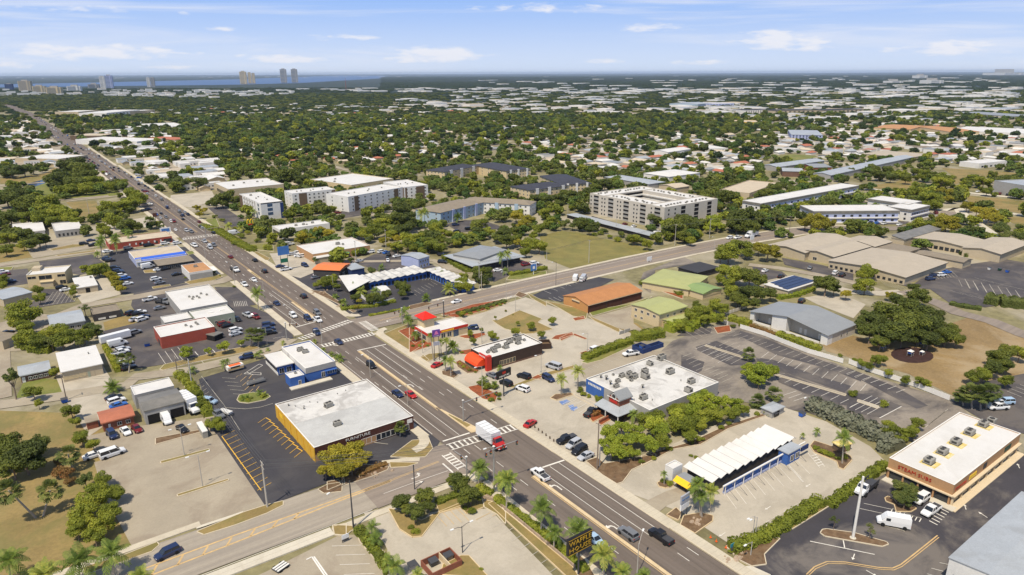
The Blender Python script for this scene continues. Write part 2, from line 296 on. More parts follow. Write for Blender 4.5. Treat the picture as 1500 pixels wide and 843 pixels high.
leafmat('leaf_deep',[(0.028,0.048,0.019),(0.051,0.082,0.027),(0.080,0.110,0.033)],clump=0.01)
# ---------------------------------------------------------------- mesh helpers
class MB:
    def __init__(s):s.v=[];s.f=[];s.m=[]
    def face(s,pts,mi=0):
        b=len(s.v);s.v+=[tuple(p) for p in pts];s.f.append(tuple(range(b,b+len(pts))));s.m.append(mi)
    def box(s,x0,x1,y0,y1,z0,z1,mi=0):
        b=len(s.v);s.v+=[(x0,y0,z0),(x1,y0,z0),(x1,y1,z0),(x0,y1,z0),(x0,y0,z1),(x1,y0,z1),(x1,y1,z1),(x0,y1,z1)]
        for q in ((0,3,2,1),(4,5,6,7),(0,1,5,4),(1,2,6,5),(2,3,7,6),(3,0,4,7)):s.f.append(tuple(b+i for i in q));s.m.append(mi)
    def prism(s,poly,z0,z1,mi=0,cap=True):
        a=sum(poly[i][0]*poly[(i+1)%len(poly)][1]-poly[(i+1)%len(poly)][0]*poly[i][1] for i in range(len(poly)))
        if a<0:poly=poly[::-1]
        n=len(poly);b=len(s.v);s.v+=[(p[0],p[1],z0) for p in poly]+[(p[0],p[1],z1) for p in poly]
        for i in range(n):
            j=(i+1) % n;s.f.append((b+i,b+j,b+n+j,b+n+i));s.m.append(mi)
        s.f.append(tuple(b+n+i for i in range(n)));s.m.append(mi)
        if cap:s.f.append(tuple(b+n-1-i for i in range(n)));s.m.append(mi)
    def tube(s,pts,rad,n=6,mi=0):
        rings=[]
        for k,p in enumerate(pts):
            p=Vector(p);a=Vector(pts[max(k-1,0)]);c=Vector(pts[min(k+1,len(pts)-1)]);d=(c-a).normalized()
            u=d.orthogonal().normalized();w=d.cross(u);r=rad[k] if isinstance(rad,(list,tuple)) else rad
            b=len(s.v);rings.append(b)
            for i in range(n):
                t=2*math.pi*i/n;s.v.append(tuple(p+u*math.cos(t)*r+w*math.sin(t)*r))
        for a,b in zip(rings,rings[1:]):
            for i in range(n):
                j=(i+1) % n;s.f.append((a+i,a+j,b+j,b+i));s.m.append(mi)
        s.f.append(tuple(rings[0]+n-1-i for i in range(n)));s.m.append(mi);s.f.append(tuple(rings[-1]+i for i in range(n)));s.m.append(mi)
    def loft(s,secs,mi=0):
        n=len(secs[0]);b=len(s.v)
        for q in secs:s.v+=[tuple(p) for p in q]
        for k in range(len(secs)-1):
            for i in range(n):
                j=(i+1) % n;s.f.append((b+k*n+i,b+k*n+j,b+(k+1)*n+j,b+(k+1)*n+i));s.m.append(mi)
        s.f.append(tuple(b+n-1-i for i in range(n)));s.m.append(mi);e=b+(len(secs)-1)*n;s.f.append(tuple(e+i for i in range(n)));s.m.append(mi)
    def mesh(s,name,mats):
        me=bpy.data.meshes.new(name);me.from_pydata(s.v,[],s.f)
        for x in mats:me.materials.append(MATS[x])
        if len(mats)>1:me.polygons.foreach_set('material_index',s.m)
        bm=bmesh.new();bm.from_mesh(me);bmesh.ops.recalc_face_normals(bm,faces=bm.faces);bm.to_mesh(me);bm.free()
        me.update();return me
    def build(s,name,mats,parent=None,loc=None):
        if isinstance(mats,str):mats=[mats]
        return link(name,s.mesh(name,mats),parent,loc)
def link(name,me,parent=None,loc=None,rot=None,scl=None):
    o=bpy.data.objects.new(name,me);COL.objects.link(o)
    if parent is not None:o.parent=parent
    if loc is not None:o.location=loc
    if rot is not None:o.rotation_euler=(0,0,rot) if not isinstance(rot,(tuple,list)) else rot
    if scl is not None:o.scale=scl
    return o
def tag(o,label,cat,group=None):
    o['label']=label;o['category']=cat
    if group:o['group']=group
    ALL.append(o);return o
ALL=[]
def thing(name,label,cat,loc=(0,0,0),rz=0,group=None):
    o=bpy.data.objects.new(name,None);COL.objects.link(o);o.empty_display_size=0.5;o.location=loc;o.rotation_euler=(0,0,rz)
    return tag(o,label,cat,group)
CUBES={}
def cube(mt):
    if mt not in CUBES:
        b=MB();b.box(-.5,.5,-.5,.5,-.5,.5);CUBES[mt]=b.mesh('block_'+mt,[mt])
    return CUBES[mt]
def bx(parent,name,x0,x1,y0,y1,z0,z1,mt):
    return link(name,cube(mt),parent,((x0+x1)/2,(y0+y1)/2,(z0+z1)/2),None,(abs(x1-x0),abs(y1-y0),abs(z1-z0)))
FACE={}
LV={'grass':0.01,'lot':0.03,'road':0.20}
def flat(name,mt,pts,level='lot',z=None,parent=None,raise_=0.0):
    """a sheet of ground; alike levels are stepped 2 mm so nothing is coplanar"""
    if z is None:z=LV[level];LV[level]+=0.001
    b=MB()
    if raise_:b.prism([(p[0],p[1]) for p in pts],0.0,z+raise_)
    else:b.face([(p[0],p[1],z) for p in pts])
    o=b.build(name,mt,parent)
    if not raise_ and o.data.polygons[0].normal.z<0:o.data.flip_normals()
    if parent is None:o['kind']='structure'
    return o
def QL(f,pts,z=0.0):return [Q(f,x,y,z) for x,y in pts]
GZ=0.21
KEEP=[] # plan polygons kept clear of scattered trees
# ---------------------------------------------------------------- vegetation prototypes
def leaf_cloud(name,seed,lumps,nleaf,size,mt,up=0.35,shell=0.55):
    """leaf-sized faces spread through a set of lumps; each lump = (x,y,z,rx,rz,weight)"""
    r=np.random.RandomState(seed);w=np.array([l[5] for l in lumps],float);w /= w.sum()
    k=r.choice(len(lumps),nleaf,p=w);lp=np.array([l[:5] for l in lumps])[k]
    d=r.normal(size=(nleaf,3));d /= np.linalg.norm(d,axis=1)[:,None]
    rad=shell+(1-shell)*r.rand(nleaf)**0.6
    rad *= 0.85+0.3*r.rand(nleaf)
    p=lp[:,:3]+d*rad[:,None]*np.stack([lp[:,3],lp[:,3],lp[:,4]],1)
    nrm=d*0.8+r.normal(size=(nleaf,3))*0.55;nrm[:,2]+=up;nrm /= np.linalg.norm(nrm,axis=1)[:,None]
    t=np.cross(nrm,r.normal(size=(nleaf,3)));t /= np.linalg.norm(t,axis=1)[:,None];b=np.cross(nrm,t)
    s=size*(0.6+0.8*r.rand(nleaf))[:,None]
    v=np.stack([p-t*s-b*s*0.6,p+t*s-b*s*0.75,p+t*s*0.8+b*s*0.6,p-t*s*0.9+b*s*0.7],1).reshape(-1,3)
    me=bpy.data.meshes.new(name);me.vertices.add(nleaf*4);me.vertices.foreach_set('co',v.ravel())
    me.loops.add(nleaf*4);me.loops.foreach_set('vertex_index',np.arange(nleaf*4));me.polygons.add(nleaf)
    me.polygons.foreach_set('loop_start',np.arange(nleaf)*4);me.materials.append(MATS[mt]);me.update();me.validate();return me
def crown_lumps(seed,n,flat=0.7,spread=0.62,lump=0.42):
    r=random.Random(seed);out=[]
    for i in range(n):
        a=r.random()*6.283;q=math.sqrt(r.random())*spread;z=(r.random()-0.45)*flat
        if q>0.45:z-=0.08
        s=lump*(0.55+0.85*r.random());out.append((math.cos(a)*q,math.sin(a)*q,z*(1.15-q*0.5),s,s*0.72,s*s))
    return out
def scale_l(ls,k):return [(a*k,b*k,c*k,d*k,e*k,w) for a,b,c,d,e,w in ls]
CROWN={};TRUNK={}
for kind,mt,n,nl,fl,spr,lu,sz in (('oak','leaf_dark',19,5200,0.85,0.66,0.34,0.215),('tree','leaf_mid',17,4600,0.9,0.64,0.33,0.21),
        ('light','leaf_light',19,4200,0.8,0.70,0.28,0.205),('yellow','leaf_yellow',19,4600,0.75,0.68,0.30,0.205),('olive','leaf_olive',17,4000,0.85,0.64,0.32,0.21),
        ('rust','leaf_rust',13,2600,0.6,0.66,0.30,0.22),('pine','leaf_olive',13,1300,0.9,0.74,0.18,0.26),('sparse','leaf_olive',9,800,0.9,0.62,0.26,0.2),('bush','leaf_mid',9,1800,0.45,0.62,0.36,0.24)):
    CROWN[kind]=[leaf_cloud(kind+'_crown',100+len(CROWN)*7+s,scale_l(crown_lumps(50*len(CROWN)+s*3+1,n,fl,spr,lu),5.0),nl,sz,mt,shell=0.5) for s in range(3)]
def trunk_mesh(name,limbs,seed):
    b=MB();r=random.Random(seed)
    b.tube([(0,0,0),(0.02,0.01,0.35),(0.0,0.03,0.62)],[0.045,0.034,0.026],7)
    for i in range(limbs):
        a=i*6.283/limbs+r.random()*0.6;q=0.22+0.14*r.random()
        b.tube([(0,0.02,0.42+0.12*r.random()),(math.cos(a)*q*0.5,math.sin(a)*q*0.5,0.66),(math.cos(a)*q,math.sin(a)*q,0.86)],[0.022,0.014,0.006],5)
    return b.mesh(name,['bark'])
TRUNKS=[trunk_mesh('tree_trunk',5,s) for s in range(3)]
def frond(b,ang,el,ln,wd,droop,mi=0,seg=6,rot=0.0):
    """an arched palm frond: two rows of narrow leaflets hanging either side of the rib"""
    ca,sa2=math.cos(ang),math.sin(ang);pts=[]
    for k in range(seg+1):
        t=k/seg;r=ln*t*math.cos(el)*(1-0.18*t*t*droop);z=ln*t*math.sin(el)-droop*ln*t*t*0.55
        pts.append(Vector((ca*r,sa2*r,z)))
    side=Vector((-sa2,ca,0))
    for k in range(seg):
        a,c=pts[k],pts[k+1];t=(k+0.6)/seg;w=wd*(0.35+1.1*math.sin(math.pi*min(t*0.9+0.08,1)))
        d=(c-a)
        for s in (-1,1):
            for q in (0.0,0.5):
                o1=a+d*q;o2=a+d*(q+0.36)
                tip=side*s*w+Vector((0,0,-w*0.55))+d*0.75
                b.face([o1,o2,o2+tip*0.92,o1+tip],mi)
def palm_crown(name,seed,n,ln,wd,mt='leaf_palm',droop=(0.7,1.3),el=(-15,70)):
    r=random.Random(seed);b=MB()
    for i in range(n):
        a=i*2.39996+r.random()*0.3;t=i/(n-1);e=R(el[1]+(el[0]-el[1])*t+r.uniform(-8,8))
        frond(b,a,e,ln*r.uniform(0.85,1.08),wd,r.uniform(*droop)*(0.55+0.5*t))
    me=bpy.data.meshes.new(name);me.from_pydata(b.v,[],b.f);me.materials.append(MATS[mt]);me.update();return me
PALMC={'royal':[palm_crown('palm_crown',s,17,3.3,0.55) for s in (1,2,3)],
         'date':[palm_crown('palm_crown',s,30,2.6,0.34,droop=(0.5,0.9),el=(-25,80)) for s in (4,5)],
         'small':[palm_crown('palm_crown',s,11,2.0,0.38,droop=(0.8,1.4)) for s in (6,7)]}
def fan_crown(name,seed):
    r=random.Random(seed);b=MB()
    for i in range(85):
        a=r.random()*6.283;e=R(r.uniform(-45,85));d=Vector((math.cos(a)*math.cos(e),math.sin(a)*math.cos(e),math.sin(e)));c=d*r.uniform(.6,1.4)
        sd_=d.cross(Vector((0,0,1))).normalized();u2=d.cross(sd_).normalized()
        for k in range(5):
            t=(k-2)*0.42;v=(d*math.cos(t)+sd_*math.sin(t)).normalized();w=(sd_*math.cos(t)-d*math.sin(t))*0.1
            b.face([c-w*0.4,c+w*0.4,c+v*0.75+w+Vector((0,0,-0.2)),c+v*0.8-w+Vector((0,0,-0.22))])
    me=bpy.data.meshes.new(name);me.from_pydata(b.v,[],b.f);me.materials.append(MATS['leaf_olive']);me.update();return me
PALMC['sabal']=[fan_crown('palm_crown',s) for s in (1,2,3)]
def ptrunk(name,bend,rad):
    b=MB();b.tube([(0,0,0),(bend*0.3,0,0.33),(bend*0.75,0,0.68),(bend,0,1.0)],[rad*1.25,rad,rad*0.85,rad*0.75],7);return b.mesh(name,['bark_palm'])
PTRUNK=[ptrunk('palm_trunk',0.0,0.2),ptrunk('palm_trunk',0.05,0.2),ptrunk('palm_trunk',-0.04,0.2)]
TNAME={'oak':('shade_tree','dense dark green tree'),'tree':('leafy_tree','mid green tree'),'light':('spreading_tree','bright light green tree'),
 'yellow':('spreading_tree','yellow-green tree'),'olive':('leafy_tree','olive green tree'),'rust':('flowering_shrub','rust-tinged shrub'),
 'pine':('pine_tree','tall thin pine'),'sparse':('young_tree','young sparse tree'),'bush':('shrub','rounded green shrub')}
cnt=[0]
def tree(kind,px,py,r,where,frame='P',squash=None,hk=None):
    """a tree from the centre and half-width of its crown in the survey photo"""
    f=FR[frame];px=f[0]+px/f[2];py=f[1]+py/f[2];r=r/f[2]
    hc=3.0
    for _ in range(4):
        p=ground(px,py,hc);rm=r*mpp(p)*1.06
        k={'bush':0.55,'rust':0.8,'pine':2.2,'sparse':1.3}.get(kind,.82) if hk is None else hk
        hc=max(0.5,min(rm*k+(1.2 if kind not in ('bush','rust') else 0.0),9))
    cnt[0]+=1;i=cnt[0]
    nm,desc=TNAME[kind]
    o=thing(nm,desc+' '+where,{'flowering_shrub':'shrub','shrub':'shrub'}.get(nm,'tree'),(p.x,p.y,0.0),rng.random()*6.28,'trees and shrubs '+where)
    o['_auto']=1
    sc=rm/5.0
    c=link('crown',CROWN[kind][i%3],o,(0,0,hc),None,(sc*rng.uniform(0.95,1.08),sc*rng.uniform(0.95,1.08),sc*(squash or rng.uniform(0.8,1.0))))
    if kind!='bush':
        H0=hc+rm*0.35;link('trunk',TRUNKS[i%3],o,None,None,(rm*1.3,rm*1.3,H0))
    return o
def trees(kind,where,frame,s):
    for t in s.split(';'):
        v=[float(x) for x in t.split(',')];tree(kind,v[0],v[1],v[2],where,frame)
PDESC={'royal':'tall feathery palm','date':'full-headed date palm','small':'small feathery palm','sabal':'fan-leaved cabbage palm'}
def palm(kind,bx_,by_,tx_,ty_,r,where,frame='P'):
    f=FR[frame];B=Q(frame,bx_,by_);px,py=f[0]+tx_/f[2],f[1]+ty_/f[2]
    rx,ry,rz=ray(px,py);dxy=(rx*EX[0]+ry*EX[1],rx*EY[0]+ry*EY[1])
    k=(B.x*dxy[0]+B.y*dxy[1])/(dxy[0]**2+dxy[1]**2);T=Vector((dxy[0]*k,dxy[1]*k,H+rz*k));h=max(1.0,T.z-0.4)
    rm=r/f[2]*mpp(T);cnt[0]+=1;i=cnt[0]
    o=thing('palm_tree',PDESC[kind]+' '+where,'palm',(B.x,B.y,0.0),0,'palms '+where);o['_auto']=1
    tr=link('trunk',PTRUNK[0],o,None,(math.atan2(-(T.y-B.y),h)*1.0,math.atan2(T.x-B.x,h),0),(1 if kind!='sabal' else 1.3,1 if kind!='sabal' else 1.3,math.sqrt(h*h+(T.x-B.x)**2+(T.y-B.y)**2)))
    base={'royal':3.1,'date':2.5,'small':1.9,'sabal':2.05}[kind];s=rm/base*1.28
    link('crown',PALMC[kind][i%len(PALMC[kind])],o,(T.x-B.x,T.y-B.y,h),rng.random()*6.28,(s,s,s*0.95))
    return o
def palms(kind,where,frame,s):
    for t in s.split(';'):
        v=[float(x) for x in t.split(',')];palm(kind,*v,where,frame)
def hedge(frame,pts,width,height,mt,where,name='hedge',dens=60,desc='clipped green hedge',size=0.13):
    P=[Q(frame,x,y) for x,y in pts];V=[];r=nr
    o=None;chunks=[]
    for a,b in zip(P,P[1:]):
        ln=(b-a).length;n=int(ln*dens*(width+height)/2.2);t=r.rand(n)*1.0
        d=(b-a).normalized();s=Vector((-d.y,d.x,0))
        u=r.rand(n)*2-1;q=r.rand(n);lump=1+0.18*np.sin(t*ln*1.3)+0.12*r.rand(n)
        side=r.rand(n)<0.45
        off=np.where(side,np.sign(u)*width/2*lump,u*width/2*lump);zz=np.where(side,q*height,height*lump*(1-0.25*(u*u)))
        p=np.stack([a.x+d.x*t*ln+s.x*off,a.y+d.y*t*ln+s.y*off,zz+0.15],1)
        nrm=np.stack([s.x*u*1.2,s.y*u*1.2,np.where(side,0.4,1.0)],1)+r.normal(size=(n,3))*0.5;nrm /= np.linalg.norm(nrm,axis=1)[:,None]
        tt=np.cross(nrm,r.normal(size=(n,3)));tt /= np.linalg.norm(tt,axis=1)[:,None];bb=np.cross(nrm,tt);sz=size*(0.7+0.8*r.rand(n))[:,None]
        chunks.append(np.stack([p-tt*sz-bb*sz,p+tt*sz-bb*sz*0.8,p+tt*sz+bb*sz,p-tt*sz*0.9+bb*sz],1).reshape(-1,3))
    for a,b in zip(P,P[1:]):
        d=(b-a).normalized();s_=Vector((-d.y,d.x,0))*width*.42;z_=Vector((0,0,height*.86));q=[a-s_,a+s_,b+s_,b-s_]
        for f_ in ((q[0],q[3],q[3]+z_,q[0]+z_),(q[1],q[2],q[2]+z_,q[1]+z_),(q[0]+z_,q[1]+z_,q[2]+z_,q[3]+z_),(q[0],q[1],q[1]+z_,q[0]+z_),(q[3],q[2],q[2]+z_,q[3]+z_)):chunks.append(np.array([tuple(k) for k in f_]))
    v=np.concatenate(chunks);n=len(v)//4;me=bpy.data.meshes.new(name);me.vertices.add(len(v));me.vertices.foreach_set('co',v.ravel())
    me.loops.add(n*4);me.loops.foreach_set('vertex_index',np.arange(n*4));me.polygons.add(n);me.polygons.foreach_set('loop_start',np.arange(n)*4)
    me.materials.append(MATS[mt]);me.update();me.validate()
    o=link(name,me);tag(o,desc+' '+where,'hedge' if name=='hedge' else 'planting');o['_auto']=1;return o
# ---------------------------------------------------------------- vehicles
def ringsec(x,hw,z0,z1,z2,k=0.9):
    return [(x,-hw*0.96,z0),(x,-hw,z1),(x,-hw*k,z2),(x,hw*k,z2),(x,hw,z1),(x,hw*0.96,z0)]
def vehicle_parts(kind):
    """list of (name, mesh, location) - x is forwards"""
    out=[];body=MB();win=MB();top=MB();trim=MB()
    def green(x0,x1,t0,t1,zb,zt,hw,in_=0.80):
        win.loft([[(x0,-hw,zb),(x0,hw,zb),(x1,hw,zb),(x1,-hw,zb)],[(t0,-hw*in_,zt),(t0,hw*in_,zt),(t1,hw*in_,zt),(t1,-hw*in_,zt)]])
        top.box(t0-0.02,t1+0.05,-hw*in_-0.03,hw*in_+0.03,zt-0.02,zt+0.05)
        for s in (-1,1):
            for (a,c) in ((x0,t0),(x1,t1),((x0+x1)/2,(t0+t1)/2)):
                top.tube([(a,s*(hw+0.01),zb),(c,s*(hw*in_+0.01),zt)],0.045,4)
    if kind=='sedan':
        L_,W_=4.7,1.82;secs=[(-2.35,.78,.35,.6,.78),(-2.2,.88,.28,.7,.98),(-1.5,.91,.22,.75,1.02),(0.8,.91,.22,.75,.98),(1.8,.89,.24,.68,.86),(2.25,.82,.3,.58,.72),(2.36,.7,.35,.5,.6)]
        green(-1.75,1.05,-1.0,0.3,.97,1.43,.80);wheels=(-1.4,1.45,.33)
    elif kind=='suv':
        L_,W_=4.8,1.92;secs=[(-2.4,.85,.4,.8,1.1),(-2.32,.93,.32,.85,1.18),(-1.2,.95,.28,.85,1.16),(0.9,.95,.28,.85,1.12),(1.8,.92,.3,.8,1.02),(2.3,.86,.36,.7,.9),(2.42,.74,.42,.6,.72)]
        green(-2.28,1.2,-2.05,0.5,1.12,1.74,.86,.84);wheels=(-1.45,1.5,.38)
    elif kind=='pickup':
        L_,W_=5.8,2.0;secs=[(-2.9,.95,.5,.9,1.18),(-2.8,.97,.42,.9,1.2),(-0.6,.98,.4,.9,1.2),(1.2,.98,.4,.9,1.18),(2.2,.96,.42,.85,1.1),(2.75,.9,.46,.75,1.0),(2.92,.8,.5,.65,.8)]
        green(-0.75,1.5,-0.55,0.85,1.18,1.85,.88,.84);trim.box(-2.75,-0.85,-.78,.78,.9,1.215);wheels=(-1.8,1.85,.42)
    elif kind=='van':
        L_,W_=5.9,2.05;secs=[(-2.95,.95,.4,1.2,2.3),(-2.9,1.0,.35,1.3,2.42),(1.2,1.0,.35,1.3,2.42),(1.6,.98,.35,1.2,2.1),(2.2,.95,.38,1.05,1.3),(2.7,.9,.4,.9,1.05),(2.95,.8,.45,.7,.8)]
        win.loft([[(1.5,-.9,2.15),(1.5,.9,2.15),(1.42,.9,2.25),(1.42,-.9,2.25)],[(2.18,-.92,1.33),(2.18,.92,1.33),(2.1,.9,1.4),(2.1,-.9,1.4)]])
        for s in (-1,1):win.box(0.7,1.5,s*0.985-.02,s*0.985+.03,1.35,1.95)
        wheels=(-1.9,1.95,.38)
    elif kind=='minivan':
        L_,W_=5.6,2.0;secs=[(-2.8,.9,.4,.9,1.15),(-2.72,.98,.33,.95,1.25),(1.2,.98,.3,.95,1.22),(2.1,.95,.34,.85,1.08),(2.7,.86,.4,.7,.9),(2.85,.75,.45,.6,.7)]
        green(-2.7,1.7,-2.6,0.9,1.2,2.05,.92,.88);wheels=(-1.8,1.75,.38)
    elif kind=='boxtruck':
        L_,W_=8.6,2.4;secs=[(1.9,1.05,.6,1.2,1.5),(2.0,1.08,.55,1.3,1.72),(3.0,1.08,.55,1.3,1.7),(3.9,1.0,.6,1.1,1.45),(4.2,.85,.65,.95,1.2)]
        green(1.9,3.0,1.95,2.6,1.7,2.45,1.0,.86);wheels=(-2.6,3.2,.5);trim.box(-4.2,4.0,-.45,.45,.5,.85)
    elif kind=='flatbed':
        L_,W_=7.6,2.3;secs=[(1.0,1.0,.6,1.2,1.4),(1.1,1.03,.55,1.25,1.55),(2.2,1.03,.55,1.25,1.5),(3.3,.98,.6,1.1,1.35),(3.7,.85,.65,.95,1.15)]
        green(1.0,2.25,1.1,1.9,1.5,2.2,.95,.86);wheels=(-2.2,2.5,.48);trim.box(-3.7,.7,-1.12,1.12,.85,1.1);trim.box(-3.7,.7,-1.12,-1.04,1.1,1.75);trim.box(-3.7,.7,1.04,1.12,1.1,1.75);trim.box(.6,.72,-1.12,1.12,1.1,2.1);trim.box(-3.7,3.4,-.4,.4,.55,.85)
    for q in (secs,):
        body.loft([ringsec(*s) for s in q])
    out.append(('body',body.mesh(kind+'_body',['car_paint']),(0,0,0)))
    if win.v:out.append(('windows',win.mesh(kind+'_windows',['car_glass']),(0,0,0)))
    if top.v:out.append(('cabin_roof',top.mesh(kind+'_roof',['car_paint']),(0,0,0)))
    if trim.v:out.append(('load_bed',trim.mesh(kind+'_bed',['steel_dark']),(0,0,0)))
    if kind=='boxtruck':
        c=MB();c.box(-4.3,1.75,-1.22,1.22,.95,3.45);out.append(('cargo_box',c.mesh('cargo_box',['truck_white']),(0,0,0)))
        c=MB();[c.box(x-.06,x+.06,-1.2,1.2,3.45,3.48) for x in (-3.2,-1.9,-.6,.7)];c.box(-4.34,-4.3,-1.1,1.1,1.0,3.3);out.append(('roof_ribs',c.mesh('roof_ribs',['steel']),(0,0,0)))
    wm=MB();r_=wheels[2];hw=(W_/2)-0.02
    wm.tube([(0,-0.12,0),(0,0.12,0)],r_,10);wme=wm.mesh('wheel',['tyre'])
    for x in wheels[:2]:
        for s in (-1,1):out.append(('wheel',wme,(x,s*hw,r_)))
    lm=MB();lm.box(-.05,.05,-.18,.18,-.09,.09);hl=lm.mesh('headlight',['lamp_white']);lm2=MB();lm2.box(-.05,.05,-.14,.14,-.12,.12);tl=lm2.mesh('tail_light',['lamp_red'])
    fx=L_/2-0.1;zz=0.62 if kind in ('sedan',) else 0.8
    for s in (-1,1):out.append(('headlight',hl,(fx,s*(W_/2-.32),zz)));out.append(('tail_light',tl,(-L_/2+0.02,s*(W_/2-.22),zz+.1)))
    return out
VP={}
def simple_vehicle(kind):
    vv=MB()
    for nm,me,loc in VP[kind]:
        if nm in ('headlight','tail_light','roof_ribs'):continue
        mi={'body':0,'cabin_roof':0,'windows':1,'load_bed':2,'wheel':2,'cargo_box':3}[nm];b=len(vv.v)
        vv.v+=[tuple(v.co+Vector(loc)) for v in me.vertices];vv.f+=[tuple(b+i for i in p.vertices) for p in me.polygons];vv.m+=[mi]*len(me.polygons)
    return vv.mesh(kind,['car_paint','car_glass','tyre','truck_white'])
VS={}
CC=dict(white=(0.72,0.72,0.71),silver=(0.42,0.43,0.45),grey=(0.16,0.165,0.175),black=(0.014,0.014,0.017),navy=(0.018,0.03,0.085),blue=(0.03,0.12,0.42),red=(0.42,0.02,0.018),darkred=(0.16,0.015,0.015),tan=(0.35,0.29,0.2),green=(0.03,0.09,0.06),teal=(0.03,0.2,0.25),skyblue=(0.35,0.48,0.62))
CW=dict(darkred='dark red',skyblue='pale blue')
KW=dict(suv='SUV',boxtruck='box truck',flatbed='flatbed truck',minivan='long passenger van',pickup='pickup truck')
HD={'N':90,'S':-90,'E':0,'W':180}
def car(kind,colr,frame,x,y,head,where,group=None,jit=0):
    f=FR[frame];px,py=f[0]+x/f[2],f[1]+y/f[2]
    if kind not in VP:VP[kind]=vehicle_parts(kind);VS[kind]=simple_vehicle(kind)
    p=ground(px,py,GZ+0.8);p.z=GZ
    if head[0]=='p':
        a_,b_=head[1:].split('/');v_=ground(px+float(a_),py+float(b_))-ground(px,py);hd=math.atan2(v_.y,v_.x)
    else:hd=R(HD[head] if head in HD else float(head))+(rng.uniform(-.05,.05))
    lab='%s %s %s' % (CW.get(colr,colr),KW.get(kind,kind),where)
    c4=(*CC[colr],1);d=p.length;group=group or 'vehicles '+where
    nm={'suv':'suv','boxtruck':'box_truck','flatbed':'flatbed_truck','minivan':'passenger_van','pickup':'pickup_truck','sedan':'sedan_car','van':'cargo_van'}[kind]
    if d<420:
        o=thing(nm,lab,{'boxtruck':'truck','flatbed':'truck','minivan':'van','pickup':'pickup'}.get(kind,'van' if kind=='van' else 'car'),p,hd,group)
        for n_,me,loc in VP[kind]:
            c=link(n_,me,o,loc);c.color=c4
    else:
        o=link(nm,VS[kind],None,p,hd);o.color=c4;tag(o,lab,{'boxtruck':'truck','pickup':'pickup'}.get(kind,'van' if 'van' in kind else 'car'),group)
    vs={'van':1.28,'boxtruck':1.42,'flatbed':1.3,'minivan':1.25}.get(kind,1.2);o.scale=(vs,vs,vs);o['_auto']=1;return o
def cars(where,frame,s,group=None):
    for t in s.split(';'):
        k,c,x,y,h=t.split(',');car(k.strip(),c,frame,float(x),float(y),h,where,group)
# ---------------------------------------------------------------- buildings
class Bld:pass
def fitquad(P,snap=True):
    L0,N0,R0,F0=P;u=((R0-N0)+(F0-L0));ang=math.atan2(u.y,u.x)
    if snap and abs(ang)<R(14):ang=0
    w=((R0-N0).length+(F0-L0).length)/2;d=((L0-N0).length+(F0-R0).length)/2
    ux=Vector((math.cos(ang),math.sin(ang),0));uy=Vector((-ux.y,ux.x,0))
    c=(L0+N0+R0+F0)/4
    w=((R0-N0).dot(ux)+(F0-L0).dot(ux))/2;d=((L0-N0).dot(uy)+(F0-R0).dot(uy))/2
    return c,abs(w),abs(d),ang
UB={}
def acmesh(k):
    if k in UB:return UB[k]
    b=MB()
    if k=='a':b.box(-1.1,1.1,-.8,.8,.15,1.35,0);b.tube([(-.5,0,1.35),(-.5,0,1.5)],.42,8,1);b.tube([(.5,0,1.35),(.5,0,1.5)],.42,8,1);b.box(-1.12,1.12,-.5,.5,.4,1.0,1);b.box(-1.2,1.2,-.9,.9,0,.15,1)
    elif k=='b':b.box(-.6,.6,-.6,.6,.1,1.0,0);b.tube([(0,0,1.0),(0,0,1.1)],.42,8,1);b.box(-.62,.62,-.4,.4,.25,.8,1)
    else:b.tube([(0,0,0),(0,0,.7)],.18,8,1);b.tube([(0,0,.7),(0,0,.95)],.36,8,0)
    UB[k]=b.mesh('rooftop_unit',['ac_metal','ac_dark']);return UB[k]
